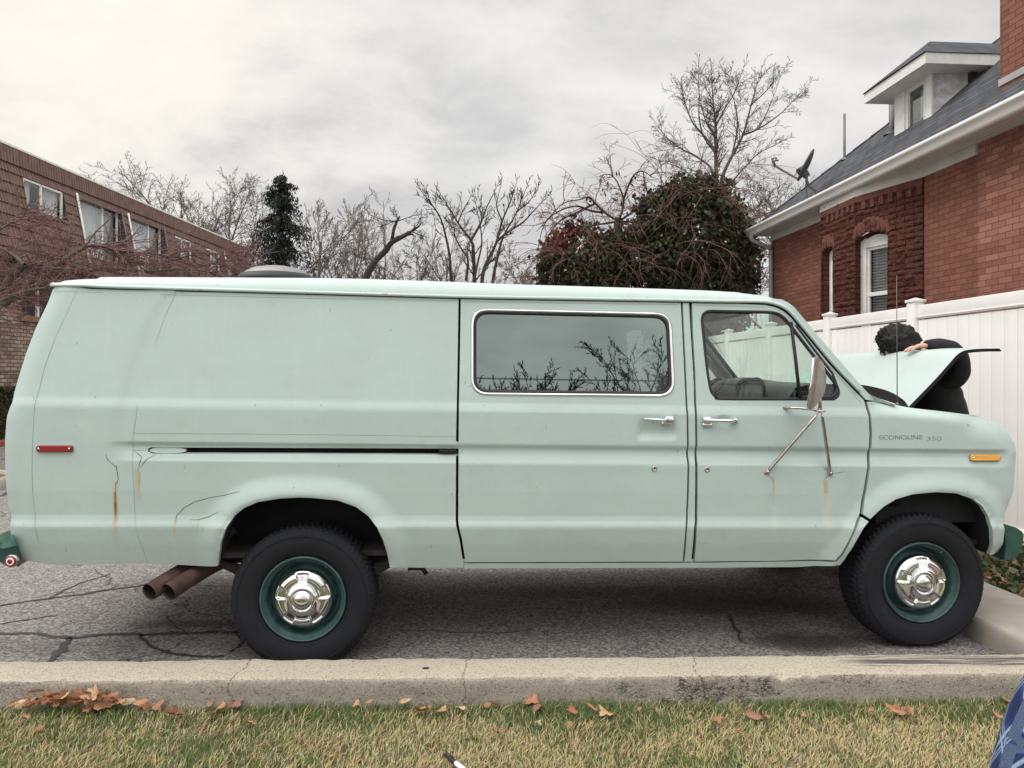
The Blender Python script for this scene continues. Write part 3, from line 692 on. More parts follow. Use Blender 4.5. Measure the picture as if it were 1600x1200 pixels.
mb = MB(); a = rows[6]; b = rows[-6]
mb.grid([[(x, .12+i*(W-.24)/12, r[0][2]-.03+.05*math.sin(math.pi*i/12)+.012*mnoise.noise(Vector((x*3, i*.7, 0)))) for i in range(13)] for r in rows[4:-3:3] for x in [r[0][0]]], 0, True); vb(mb, 'headliner', M['headliner'])
# roof vent dome
c_ = V(432, 432, .62); mb = MB(); cx, cz = c_
mb.lathe([(0,.122),(.08,.119),(.14,.107),(.180,.088),(.200,.070)], (cx, .62, cz-.06), 'z', 40, 2)
mb.lathe([(.200,.070),(.212,.068),(.240,.040),(.242,.02),(.20,.012),(.20,-.09)], (cx, .62, cz-.06), 'z', 40, 0)
vb(mb, 'roof_vent', [M['black'], M['aluminium'], pm('dull_vent_metal', (.26,.255,.25), .5, .6, var=.2)])

# plain far side, rear wall, nose, floor
def mirror(mb, pl, y0, ret, m=0, holes=()):
    loops = [densify(pl, .05)]+[densify(h, .05) for h in holes]; vs, fs = triangulate(loops, [])
    mb.add([(x, W+out(x, z), z) for x, z in vs], fs, m, True)
mb = MB(); dw = [V(*p) for p in DW]
side = [V(*p) for p in REAR[::-1]]
outl = poly_v(REAR[:-1]+[(88,443),(400,455),(720,463),(1078,470),(1196,474),(1228,487),(1262,524.5),(1303,570.5),(1353,624.5),(1367,627),(1421,637),(1511,647.5)]+FRONT[::-1][1:]+ARCH_F[::-1][1:]+[(1300,884.5),(724,888),(609,886)]+ARCH_R[::-1][1:-1]+[(340,884),(230,880),(103,884)])
mirror(mb, outl, 0, 0, 0, [dw]); vb(mb, 'far_side_panel', M['paint'])
mb = MB(); pts = [P(*p) for p in REAR]; mb.grid([[(p.x-.05*math.sin(math.pi*j/8), p.y+(W-2*p.y)*j/8, p.z) for j in range(9)] for p in pts], 0, True); vb(mb, 'rear_doors', M['paint'])
mb = MB(); pts = [P(*p) for p in FRONT[2:]]; mb.grid([[(p.x+.05*math.sin(math.pi*j/8), p.y+(W-2*p.y)*j/8, p.z) for j in range(9)] for p in pts[::-1]], 0, True); nose = vb(mb, 'front_panel', M['paint'])
mb = MB()
for i in range(7): mb.box((4.12, W/2, .98+i*.035), (.03, 1.2, .014), 0)
vb(mb, 'grille', M['chrome'])
for yy in (.34, W-.34):
    mb = MB(); mb.lathe([(0,4.16),(.06,4.155),(.085,4.14),(.09,4.05)], (0, yy, 1.08), 'x', 24); vb(mb, 'headlight', M['house_glass'])
mb = MB(); zf = .60
mb.box((1.35, W/2, .575), (5.2, W-.24, .03)); mb.box((1.55, 1.35, .47), (1.3, .55, .2), bev=.04); mb.box((2.3, .95, .50), (.9, 1.2, .12), bev=.03); mb.box((1.0, .95, .53), (.12, 1.6, .09)); mb.box((2.0, .95, .52), (.12, 1.6, .10)); vb(mb, 'floor_pan', M['under'])  # floor set low, underside boxes added to block light and deepen the shade
# wheel housings (dark, open towards us)
def housing(name, pl, x0, x1):
    mb = MB(); pts = [P(*p) for p in pl]; rows = [[(p.x+(.03 if p.x > (x0+x1)/2 else -.03)*k, p.y+.028+.36*k, p.z+.02*k) for k in (0, .12, 1)] for p in pts]
    mb.grid(rows, 0, True); e = [r[-1] for r in rows]; mb.add(e, [tuple(range(len(e)))], 0); return vb(mb, name, M['void'])
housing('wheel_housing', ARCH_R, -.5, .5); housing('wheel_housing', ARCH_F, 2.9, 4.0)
mb = MB()                                      # frame rails, leaf springs, axle, gearbox
for yy in (.45, W-.45): mb.box((1.45, yy, .52), (4.1, .08, .12))
mb.box((1.3, W/2, .48), (1.6, .35, .2), bev=.04)
for yy in (.20, W-.20):
    for k in range(4): mb.tube([(-.62+.05*k, yy, .56-.02*k), (-.3, yy, .46-.018*k), (0, yy, .44-.016*k), (.3, yy, .46-.018*k), (.62-.05*k, yy, .56-.02*k)], .018, 6)
    mb.tube([(-.42, yy+.02, .70), (-.60, yy, .56)], .025, 6); mb.tube([(.72, yy, .62), (.60, yy, .55)], .02, 6)
mb.tube([(0, .12, .37), (0, W-.12, .37)], .05, 10); mb.lathe([(0,-.17),(.13,-.1),(.16,0),(.13,.1),(0,.17)], (0, W/2, .38), 'y', 16)
mb.tube([(3.504, .12, .37), (3.504, W-.12, .37)], .045, 10)
mb.box((.60, .18, .50), (.09, .03, .08)); mb.tube([(.60, .16, .53), (.66, .16, .44)], .014, 6)
mb.box((-1.30, .30, .545), (.115, .16, .075), bev=.012); mb.box((-1.2, .45, .575), (.3,.1,.03))
vb(mb, 'chassis', M['under'])
for dx in (0, .098):                           # twin exhaust pipes leaving behind the rear wheel
    mb = MB(); a = V(238+dx*300, 922, -.02+0); x, z = a; 
    path = [(x, -.06, z), (x+.075, .08, z+.042), (x+.17, .26, z+.08), (x+.33, .42, z+.11), (x+.7, .55, z+.12)]
    pts = smooth_line(path, 4); mb.tube(pts, .047, 20, 0, cap=False); mb.tube([Vector(p)+Vector((.004,.01,.001)) for p in pts[:-1]], .042, 20, 1, cap=False); mb.add([Vector(pts[6])+Vector((.043*math.cos(a), 0, .043*math.sin(a))) for a in [k*.4 for k in range(16)]], [tuple(range(16))], 1)
    mb.add([], []); vb(mb, 'exhaust_pipe', [M['exhaust'], M['void']])

# wheels
TY = [(.232,.030),(.240,.010),(.262,-.002),(.295,-.010),(.330,-.012),(.352,-.008),(.368,.000),(.380,.012),(.389,.028)]
def make_wheel(front):
    root_y = .012 if not front else -.004
    mb = MB(); N = 288; prof = TY+[(.3925,.05),(.394,.085),(.394,.12),(.394,.16),(.3925,.195),(.389,.212)]+[(r, .24-h) for r, h in TY[::-1][1:]]
    rows = []
    for r, h in prof:
        row = []
        for j in range(N):
            t_ = 2*math.pi*j/N; rr_ = r
            if r > .387:
                ph = (j+int(h*90)) % 4
                if ph < 2: rr_ -= .0085
                if abs(h-.085) < .01 or abs(h-.16) < .01: rr_ -= .007
            elif r > .365 and j % 4 < 2: rr_ -= .0025
            elif .35 < r <= .36: rr_ += .0015
            x, z = rr_*math.cos(t_), rr_*math.sin(t_)
            if z < -.345:                       # the loaded foot of the tyre flattens and bulges
                z = -.345-(.365-.345)*(1-math.exp(-(-.345-z)/.02))
                hh = h
            row.append((x, h, z))
        rows.append(row)
    mb.grid(rows[:6], 0, True, True); mb.grid(rows[5:-5], 0, False, True); mb.grid(rows[-6:], 0, True, True)
    for rr_, hh in ((.345,-.0125),(.252,.0035)):       # raised bead lines on the sidewall
        mb.lathe([(rr_-.003,hh+.003),(rr_,hh-.0025),(rr_+.003,hh+.003)], (0,0,0), 'y', 72)
    tyre = mb
    mr = MB(); dz = .055 if not front else .045
    mr.lathe([(.232,.055),(.233,.012),(.229,.004),(.225,.003),(.221,.010),(.217,.026),(.205,.034),(.199,.05),(.195,.10),(.186,.118),(.172,.105),(.16,.075),(.14,.058),(.10,.052),(0,.052)], (0,0,0), 'y', 72)
    mr.tube([(.12,.03,.165),(.126,.01,.175)], .006, 6)
    mc = MB(); n = 200; rows = []
    def hgt(r, a):
        base = interp([(0,-.034),(.02,-.033),(.036,-.028),(.047,-.018),(.050,-.014),(.054,-.015),(.060,-.018),(.067,-.018),(.075,-.012),(.085,-.008),(.125,-.002),(.140,.006),(.150,.012),(.156,.022)], r)
        if .082 < r < .148:
            f_ = (a/(2*math.pi)*5+.25) % 1.0; k = sm(abs(f_-.5), .17, .21)   # spokes stand, pockets sink
            rad = sm(r, .084, .094)*(1-sm(r, .132, .146))
            base += .012*(1-k)*rad-.006*k*sm(r, .1, .12)*(1-sm(r, .138, .148))
        return base
    rs_ = [0.001,.01,.02,.028,.036,.042,.047,.050,.054,.060,.067,.072,.078,.083,.087,.091,.096,.102,.11,.118,.126,.132,.136,.140,.144,.148,.152,.156]
    for r in rs_: rows.append([(r*math.cos(2*math.pi*j/n), hgt(r, 2*math.pi*j/n), r*math.sin(2*math.pi*j/n)) for j in range(n)])
    mc.grid(rows, 0, True, True)
    mc.lathe([(.156,.022),(.158,.03),(.156,.055)], (0,0,0), 'y', 60)
    return tyre, mr, mc, root_y
wheel_px = {'rear': V(473, 936.3, .02), 'front': V(1441.2, 910.5, .0)}
def add_wheel(front, x, z, far=False):
    ty, ri, ca, ry = make_wheel(front)
    sgn = -1 if far else 1; y = W-ry if far else ry
    def place(mb): mb.v = [(a+x, y+b*sgn, c+z) for a, b, c in mb.v]
    for q in (ty, ri, ca): place(q)
    o = vb(ty, 'wheel', M['tyre'], fix=False); tag(o, ('front' if front else 'rear')+' wheel with a chrome hub cap on a teal green rim')
    vb(ri, 'rim', M['steelgreen'], o); vb(ca, 'hub_cap', M['chrome'], o)
add_wheel(False, *wheel_px['rear']); add_wheel(True, wheel_px['front'][0], wheel_px['front'][1])
add_wheel(False, *wheel_px['rear'], True); add_wheel(True, wheel_px['front'][0], wheel_px['front'][1], True)

# bumpers
def bumper(name, sect, x_of, mat):
    mb = MB(); rows = []
    for j in range(15):
        u = j/14*2-1; y = W/2+u*(W/2+.03); k = abs(u)**6
        rows.append([(x_of(a, k), y+(.0), b) for a, b in sect])
    mb.grid(rows, 0, True, True); mb.add(rows[0], [tuple(range(len(sect)))]); mb.add(rows[-1], [tuple(range(len(sect)))[::-1]]); return vb(mb, name, mat, fix=True)
fb = [V(*p, -.02) for p in [(1567,819),(1585,823.5),(1594,829),(1597.5,836),(1596,848),(1590,866),(1578,873.5),(1567,875),(1570,850)]]
front_bumper = bumper('front_bumper', [tuple(p) for p in fb], lambda a, k: a-.0*k+.10*(1-k)*.3, M['bumper'])
rb = [V(*p, -.02) for p in [(23,850),(19,836),(8,838),(-12,842),(-14,866),(9,882),(31,884.5),(28,868)]]
rear_bumper = bumper('rear_bumper', [tuple(p) for p in rb], lambda a, k: a-.05*(1-k), M['bumper'])
def disc(name, px, py, ra, mats, parent, prof):
    p = P(px, py); mb = MB()
    for pr, mi in prof: mb.lathe([(r, h) for r, h in pr], (p.x, ra, p.z), 'y', 28, mi)
    return vb(mb, name, mats, parent)
x, z = V(16.5, 877, -.06); mb = MB()
mb.lathe([(.030,.01),(.030,-.006),(.027,-.009),(.020,-.010)], (x, -.055, z), 'y', 28, 0); mb.lathe([(.020,-.010),(.014,-.012),(.013,-.012)], (x, -.055, z), 'y', 28, 1); mb.lathe([(.013,-.012),(.006,-.014),(0,-.014)], (x, -.055, z), 'y', 20, 0)
mb.lathe([(.034,.012),(.034,.0),(.030,-.004)], (x, -.055, z), 'y', 28, 2)
vb(mb, 'reflector', [M['redlens'], M['white_plastic'], M['chrome']], rear_bumper)
mb = MB(); a = [(19,836.5),(10,838),(-6,841),(-10,850),(4,857),(16,855),(23,853)]
pl = [V(*p, -.055) for p in a]; mb.prism([(x, -.058, z) for x, z in pl], (0, .02, 0)); vb(mb, 'bumper_cap', pm('chipped_teal_chrome', (.20, .42, .39), .2, .8, var=.4, vs=25), rear_bumper)

# side marker lamps
def lamp(name, x0, y0, x1, y1, mat):
    base = [P(*p) for p in rr([(x0,y0),(x1,y0),(x1,y1),(x0,y1)], 4.5, 4)]; mb = MB(); n = len(base)
    cx = sum(p.x for p in base)/n; cz = sum(p.z for p in base)/n; rows = []
    for d, s_ in ((.004,1.04),(-.004,1.04),(-.006,1.0),(-.004,.96),(-.012,.95),(-.017,.88),(-.018,.7)):
        rows.append([(cx+(p.x-cx)*(1-(1-s_)*.35), p.y+d, cz+(p.z-cz)*s_) for p in base])
    for i, m_ in ((slice(0,4), 1), (slice(3,7), 0)): mb.grid(rows[i], m_, True, True)
    mb.add(rows[-1], [tuple(range(n))[::-1]], 0)
    for q in (x0+5, x1-5):
        p = P(q, (y0+y1)/2); mb.lathe([(.006,-.012),(.005,-.0195),(0,-.021)], tuple(p), 'y', 10, 2)
    return vb(mb, name, [mat, M['seam'], M['chrome']], fix=True)
lamp('side_marker_lamp', 58, 695.2, 115.5, 706.3, M['redlens']); lamp('side_marker_lamp', 1513.5, 709.5, 1562, 720.2, M['amberlens'])

# handles and locks
mb = MB(); a, b = P(1006, 654.5, .024), P(1050, 657, .024)
mb.tube([a, a+Vector((.02,-.004,-.001)), P(1030,656,.03), b], [.006,.009,.011,.013], 10, flat=.8)
p = P(1045, 656, .014); mb.box(p, (.055, .05, .042), 0, bev=.012); p = P(1038,662,.006); mb.box(p, (.03,.02,.03), 0, bev=.006)
vb(mb, 'door_handle', M['chrome'], sdoor)
mb = MB(); mb.tube([P(1099,656,.03), P(1110,657,.036), P(1140,657.5,.036), P(1151,657.5,.03)], [.011,.012,.011,.010], 10, flat=.9)
mb.box(P(1104,656,.012), (.05,.04,.036), 0, bev=.01); mb.box(P(1105,664,.008), (.058,.022,.026), 0, bev=.008); mb.box(P(1105,664,.02), (.034,.01,.011), 0, bev=.004); mb.box(P(1148.5,658,.012), (.028,.04,.034), 0, bev=.01)
vb(mb, 'door_handle', M['chrome'], fdoor)
for px, py, par in ((1022.5,732.5,sdoor), (1105,733.5,fdoor)):
    p = P(px, py); mb = MB(); mb.lathe([(.0155,.002),(.0155,-.003),(.012,-.006),(.010,-.0055),(.008,-.004),(.003,-.004)], tuple(p), 'y', 20, 0); mb.lathe([(.0035,-.0045),(0,-.0045)], tuple(p), 'y', 8, 1)
    vb(mb, 'lock', [M['dullchrome'], M['void']], par)

# towing mirror on its bracket
mir = empty('door_mirror', (0, 0, 0)); mir.parent = van
ax = {}
def PP(px, py, c): x, z = V(px, py, c); return Vector((x, c, z))
mb = MB(); cN = -.17                            # the head hangs outboard, seen nearly edge-on
e = {k: PP(*v) for k, v in {'t1': (1276,557,-.22), 't2': (1283,583,-.10), 'b1': (1262,636,-.22), 'b2': (1280,621,-.10)}.items()}
front = [PP(1271.5,560,-.26), PP(1267,575,-.28), PP(1262,636,-.26), PP(1264,640,-.24), PP(1280,624,-.06), PP(1285.5,585,-.06), PP(1279,560,-.22)]
# closed pillow shape: rim, bevel, back plate
rim = [PP(1274,558,-.23), PP(1271,560,-.25), PP(1267,600,-.26), PP(1261.5,634,-.25), PP(1263,640,-.23), PP(1266,639,-.20), PP(1281,620,-.08), PP(1284.5,606,-.05), PP(1285.5,586,-.05), PP(1280,562,-.19)]
mb.add([], [])
cen = sum(rim, Vector())/len(rim); xb = Vector((.045, .0, 0))
r1 = [p+Vector((.012,0,0)) for p in rim]; r2 = [cen+(p-cen)*.86+Vector((.028,0,0)) for p in rim]; r3 = [cen+(p-cen)*.55+Vector((.040,0,0)) for p in rim]
mb.grid([rim, r1, r2, r3], 0, False, True); mb.add(r3, [tuple(range(len(r3)))], 0); mb.add([p for p in rim], [tuple(range(len(rim)))[::-1]], 1)
hd = vb(mb, 'mirror_head', [pm('mirror_back', (.36,.33,.29), .38, .7, var=.2, vs=9), M['chrome']], mir, fix=True)
mb = MB(); mb.tube([p for p in rim]+rim[:2], .005, 8, cap=False); vb(mb, 'mirror_rim', M['chrome'], mir)
J = PP(1281, 641, -.12)
mb = MB(); mb.tube([P(1226,637.5,.0), P(1228,637,.012), PP(1250,637.5,-.06), J], [.012,.012,.011,.010], 8, flat=.7); mb.tube([J+Vector((0,0,-.015)), PP(1281,625,-.11), PP(1280.5,600,-.10)], .010, 8)
mb.lathe([(.013,-.012),(.013,.012)], tuple(J), 'z', 12); mb.box(J+Vector((.0,0,-.005)), (.05,.03,.012), bev=.003)
for q in ((1284.5,591,-.06),(1284.5,607,-.06)): mb.tube([PP(q[0]-1.5,q[1],q[2]-.02), PP(q[0]+1.5,q[1],q[2]-.02)], .007, 8)
vb(mb, 'mirror_arm', M['dullchrome'], mir)
for foot, lean in (((1199.5,737), 0), ((1297.5,739), 0)):
    f_ = P(*foot, .008); mb = MB(); k = J+Vector((-.012 if foot[0] < 1250 else .012, 0, -.02))
    mb.tube([k, k+(f_-k)*.06, k+(f_-k)*.12, k+(f_-k)*.9, k+(f_-k)*.95, f_], [.006,.0085,.0105,.0105,.010,.009], 10, flat=.85)
    mb.box(f_+Vector((0,.002,0)), (.028,.012,.034), rot=Matrix.Rotation(.5 if foot[0] < 1250 else -.1, 3, 'Y'), bev=.005); mb.lathe([(.009,-.006),(.007,-.012),(0,-.014)], tuple(f_), 'y', 12)
    vb(mb, 'mirror_strut', M['dullchrome'], mir)
# name plate letters left on the fender, antenna
def text_part(txt, px0, px1, py, hpx, mat, name, parent):
    cu = bpy.data.curves.new(name, 'FONT'); cu.body = txt; cu.size = 1; cu.extrude = .004; ob = bpy.data.objects.new(name, cu); COL.objects.link(ob)
    me = bpy.data.meshes.new_from_object(ob.evaluated_get(bpy.context.evaluated_depsgraph_get())); bpy.data.objects.remove(ob)
    xs = [v.co.x for v in me.vertices]; ys = [v.co.y for v in me.vertices]; a, b = P(px0, py+hpx/2), P(px1, py-hpx/2)
    mb = MB(); vs = []
    for v in me.vertices:
        u = (v.co.x-min(xs))/(max(xs)-min(xs)); h = (v.co.y-min(ys))/(max(ys)-min(ys)); x = a.x+(b.x-a.x)*u; z = a.z+(b.z-a.z)*h-KT*0
        vs.append((x, -out(x, z)-.0008-v.co.z*.15, z))
    mb.add(vs, [tuple(p.vertices) for p in me.polygons], 0); return vb(mb, name, mat, parent)
M['ghost'] = pm('worn_lettering', (.19, .245, .225), .5, var=.5, vs=40)
text_part('ECONOLINE', 1374, 1441, 683.3, 7.2, M['ghost'], 'nameplate_lettering', van); text_part('350', 1448, 1471, 685, 7.0, pm('faint_lettering', (.27, .345, .32), .5, var=.25, vs=40), 'nameplate_lettering', van)
mb = MB(); a = PP(1402, 633, .10); mb.tube([a, a+Vector((0,0,.015))], [.014,.006], 10); mb.tube([a+Vector((0,0,.01)), PP(1401.5,540,.10), PP(1401,430,.10)], [.003,.0026,.0018], 6); mb.box(PP(1399,638.5,.06), (.09,.02,.004), 0); vb(mb, 'antenna', M['greymetal'])

# raised hood
hp = [(1421,636.5),(1440,617),(1465,591),(1487,566),(1496,556),(1505,550),(1515,547.6),(1535,546),(1563,545.6)]
hp = [V(*p, .10) for p in hp]; hs = smooth_line(hp, 4); y0, y1 = .10, W-.10
mb = MB(); rows = []; NY = 24
L0 = [0]
for a, b in zip(hs, hs[1:]): L0.append(L0[-1]+math.hypot(b[0]-a[0], b[1]-a[1]))
def hood_pt(s_, u):                            # s along the hood, u across
    s_ = max(0, min(L0[-1], s_))
    for i in range(len(L0)-1):
        if s_ <= L0[i+1]:
            f_ = (s_-L0[i])/(L0[i+1]-L0[i]); return hs[i][0]+(hs[i+1][0]-hs[i][0])*f_, hs[i][1]+(hs[i+1][1]-hs[i][1])*f_
    return hs[-1]
tops = []
for i in range(len(L0)+10):
    row = []
    for j in range(NY+1):
        v_ = j/NY*2-1; sc = .16*max(0, 1-v_*v_)**.8+.10*0; s0 = sc*1.0
        s_ = s0+(L0[-1]-s0)*i/(len(L0)+9); x, z = hood_pt(s_, j/NY); crown = .020*(1-v_**4)
        if abs(v_) > .55: crown += .006*sm(abs(v_), .55, .62)
        row.append((x-crown*.75, y0+(y1-y0)*j/NY, z+crown*.75))
    tops.append(row)
mb.grid(tops, 0, True)
skirt = [[r for r in tops[0]], [(x-.03, y, 1.28) for x, y, z in tops[0]]]
und = [[(x+.016, min(max(y, y0+.004), y1-.004), z-.018) for x, y, z in r] for r in tops]; mb.grid(und[::-1], 1, True)
edge = [r[0] for r in tops]; mb.grid([edge, [r[0] for r in und]], 1, False); mb.grid([[r[-1] for r in und], [r[-1] for r in tops]], 1, False)
mb.grid([tops[-1], und[-1]], 1, False); mb.grid([und[0], tops[0]], 1, False)
mb.grid(skirt, 1, False); hood = vb(mb, 'hood', [M['roof_paint'], M['void']])
# cowl and open engine bay
mb = MB(); wb = P(1360,620); k0 = PP(1425,640,.10)
mb.grid([[(wb.x-.02+.16*(1-(j/8-1)**2*0-((j/4-1)**2))*1, .06+(W-.12)*j/8, wb.z+.03) for j in range(9)], [(k0.x-.06+.1*(1-((j/4-1)**2)), .06+(W-.12)*j/8, k0.z-.03) for j in range(9)]], 0, True)
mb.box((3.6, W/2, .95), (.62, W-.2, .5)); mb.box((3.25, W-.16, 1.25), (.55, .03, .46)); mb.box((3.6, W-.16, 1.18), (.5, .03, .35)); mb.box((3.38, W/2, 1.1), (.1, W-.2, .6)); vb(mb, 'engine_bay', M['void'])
for dy, r_ in ((.12, .03),): 
    mb = MB(); a = PP(1424,639.5,.09); mb.box(a+Vector((.02,.02,-.012)), (.09,.03,.02)); vb(mb, 'hood_hinge', M['void'])
mb = MB()                                      # cowl corner piece by the windscreen foot
c1 = [P(1353,624), P(1367,627), P(1395,632), P(1366,618)]
mb.add([P(1357,615), PP(1372,622,.05), PP(1398,630.5,.09), PP(1400,633,.03), P(1367,627)], [(0,1,2,3,4)], 0); vb(mb, 'cowl_corner', M['roof_paint'])

# windscreen
mb = MB(); a = P(1230,472); b = P(1362,620); rows = []
for i in range(13):
    u = i/12; row = []
    for j in range(17):
        v_ = j/16*2-1; bl = (.05+.12*u)*(1-v_*v_); yy0 = (a.y+.05)*(1-u)+(b.y+.05)*u
        row.append((a.x+(b.x-a.x)*u+bl-.02, yy0+(W-2*yy0)*j/16, a.z+(b.z-a.z)*u-.005))
    rows.append(row)
mb.grid(rows, 0, True); ws = vb(mb, 'windscreen', M['glass'])
mb = MB(); e = [r[0] for r in rows]; mb.tube(e, .012, 8); mb.tube([r[-1] for r in rows], .022, 8); mb.tube(rows[0], .016, 8); mb.tube(rows[-1], .014, 8); vb(mb, 'windscreen_seal', M['black'], ws)
mb = MB(); e = [(r[-1][0]-.04, r[-1][1]+.01, r[-1][2]) for r in rows]; mb.tube(e, .035, 8); vb(mb, 'inner_pillar', M['dash'])
# inside: dash, steering wheel, seats, rear bulkhead
mb = MB(); rows2 = []
for j in range(17):
    v_ = j/16*2-1; y = .10+(W-.2)*j/16; hump = .03*math.exp(-((j-11.5)/2.5)**2); xb = rows[-1][0][0]+.10*(1-v_*v_)
    rows2.append([(xb, y, 1.47), (xb-.12, y, 1.515+hump*.5), (xb-.28, y, 1.525+hump), (xb-.40, y, 1.50+hump), (xb-.45, y, 1.43), (xb-.42, y, 1.15)])
mb.grid(rows2, 0, True); vb(mb, 'dashboard', M['dash'])
mb = MB(); cs = Vector((rows[-1][0][0]-.52, 1.42, 1.42)); tl = Matrix.Rotation(R(-38), 3, 'Y'); ringp = [cs+tl @ Vector((.0+.20*math.cos(2*math.pi*k/28)*1, .20*math.sin(2*math.pi*k/28), 0)) for k in range(28)]
mb.tube(ringp+ringp[:2], .014, 8, cap=False)
for k in (2, 12, 21): mb.tube([cs, ringp[k]], .012, 6)
mb.tube([cs, cs+Vector((.35,0,-.25))], .03, 8); vb(mb, 'steering_wheel', M['seat'])
mb = MB(); q = [(1152,622,.30),(1152,604,.30),(1156,597,.30),(1166,593.5,.30),(1184,592,.30),(1190,595,.30),(1193,604,.30),(1197,622,.30)]
pts = [PP(*p) for p in q]; mb.tube(pts, .011, 8, 0); mb.add([p+Vector((0,.01,0)) for p in pts], [tuple(range(len(pts)))], 1); vb(mb, 'dash_cowling', [M['black'], M['trim']])
for yy in (.48, W-.48):
    mb = MB(); x0 = V(1085,640)[0]-.12
    mb.box((x0, yy, 1.02), (.5,.5,.14), 0, bev=.05); mb.box((x0-.28, yy, 1.27), (.14,.48,.55), 0, rot=Matrix.Rotation(R(-12), 3, 'Y'), bev=.05); mb.box((x0, yy, .80), (.4,.4,.36), 0); vb(mb, 'seat', M['seat'])
mb = MB(); mb.box((V(1060,640)[0]-.75, W/2, 1.28), (.03, W-.34, 1.34)); vb(mb, 'bulkhead', M['trim'])
# ================================================================== ground, kerbs, lawn
rng = random.Random(7); nrng = np.random.default_rng(7)
def struct(name, mb, mats): o = mb.build(name, mats); o['kind'] = 'structure'; return o
KB = lambda X: 3.735+.0195*X                  # back edge of the kerb top
KW = .262
mb = MB(); mb.add([(-160,-60,0),(160,-60,0),(160,260,0),(-160,260,0)], [(0,1,2,3)])
struct('asphalt_ground', mb, M['asphalt'])
# tar-filled cracks of the lot, traced on the photo, 4 mm above the asphalt
cr = [[(-30,952),(0,945),(60,937),(120,929),(180,920),(230,912)], [(-30,992),(0,989),(60,990),(108,996),(150,993),(230,990),(300,989),(375,987)],
      [(108,996),(95,1012),(82,1030),(60,1044)], [(75,935),(115,915),(150,903),(170,897)], [(225,990),(228,1000),(250,1013),(290,1023),(330,1026),(350,1024)], [(370,985),(374,1005),(360,1018)],
      [(292,989),(262,965),(285,960)], [(0,975),(40,968),(90,962)], [(240,915),(300,914),(360,916)], [(0,718),(18,716)], [(0,775),(20,768)], [(610,985),(680,986),(760,990),(830,984)], [(1140,960),(1150,985),(1165,1005)]]
wd = [.026,.034,.030,.014,.018,.016,.012,.014,.012,.05,.05,.008,.012]
mb = MB()
for l, w0 in zip(cr, wd):
    q = [ground(px, py, .004) for px, py in l]; q = [Vector(p) for p in smooth_line([tuple(p) for p in q], 10)]; vv = []
    for i, p in enumerate(q):
        d = (q[min(i+1, len(q)-1)]-q[max(i-1, 0)]).normalized(); n = Vector((-d.y, d.x, 0)); p = p+n*(.03*mnoise.noise(p*7))+n*.012*mnoise.noise(p*31)
        w_ = w0*(.7+.9*abs(mnoise.noise(p*11+Vector((5,0,0)))))
        if abs(mnoise.noise(p*3)) < .05: w_ *= 2.0
        vv += [p+n*w_/2*1.2, p-n*w_/2*1.2]
    mb.add(vv, [(2*i, 2*i+1, 2*i+3, 2*i+2) for i in range(len(q)-1)], 0, False)
struct('tar_crack_filler', mb, M['tar'])

def kerb_sweep(name, A, B, prof, n, mat, jag=.006):
    """profile (offset to the left of A->B, z) swept along a straight line, edges chipped"""
    A, B = Vector(A), Vector(B); d = (B-A).normalized(); nrm = Vector((-d.y, d.x, 0)); mb = MB(); rows = []
    for i in range(n+1):
        p = A+(B-A)*i/n; row = []
        for k, (o_, z) in enumerate(prof):
            q = p+nrm*o_+Vector((0,0,z)); s_ = mnoise.fractal(q*9, 1.0, 2.0, 4)*jag
            if z > .02: q += Vector((nrm.x*s_, nrm.y*s_, s_*.5-(max(0, mnoise.noise(q*16)-.35)*.05 if k in chip else 0)))
            row.append(q)
        rows.append(row)
    mb.grid(rows, 0, True)
    mb.add(rows[0], [tuple(range(len(prof)))], 0); mb.add(rows[-1], [tuple(range(len(prof)))[::-1]], 0)
    return struct(name, mb, mat)
chip = (4, 5, 6)
prof = [(0,-.1),(.0,.02),(-.001,.06),(-.002,.10),(-.003,.135),(-.009,.146),(-.02,.15),(-.08,.151),(-.16,.151),(-.21,.151),(-.235,.15),(-.246,.146),(-.253,.135),(-.257,.11),(-.259,.08),(-.262,.05),(-.266,.02),(-.27,-.1)][::-1]
chip = (3, 4, 5, 6, 7)
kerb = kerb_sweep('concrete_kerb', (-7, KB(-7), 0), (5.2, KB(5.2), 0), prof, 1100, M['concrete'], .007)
# kerb and walk ahead of the van, running off towards the fence
fd = Vector((-.0736, 1, 0)).normalized()
pA = Vector((2.785, KB(2.75)+.002, 0)); chip = (3,)
prof2 = [(-.0,-.1),(0,.02),(.001,.06),(.001,.115),(-.008,.135),(-.02,.142),(-.2,.144),(-.4,.144),(-.56,.143),(-.58,.138),(-.59,.1),(-.6,-.05)]
kerb_sweep('concrete_walk', pA, pA+fd*12, prof2, 240, M['walk'], .004)
mb = MB(); LZ = .015
rows = [[(x, y, LZ if y < 3.3 else LZ) for x in (-40,-6,-3,0,3,6,40)] for y in (-30,-10,-4,0,2,3.0)]
rows.append([(x, KB(x)-KW+.01, LZ) for x in (-40,-6,-3,0,3,6,40)])
mb.grid(rows[::-1], 0, False); struct('lawn', mb, M['soil'])

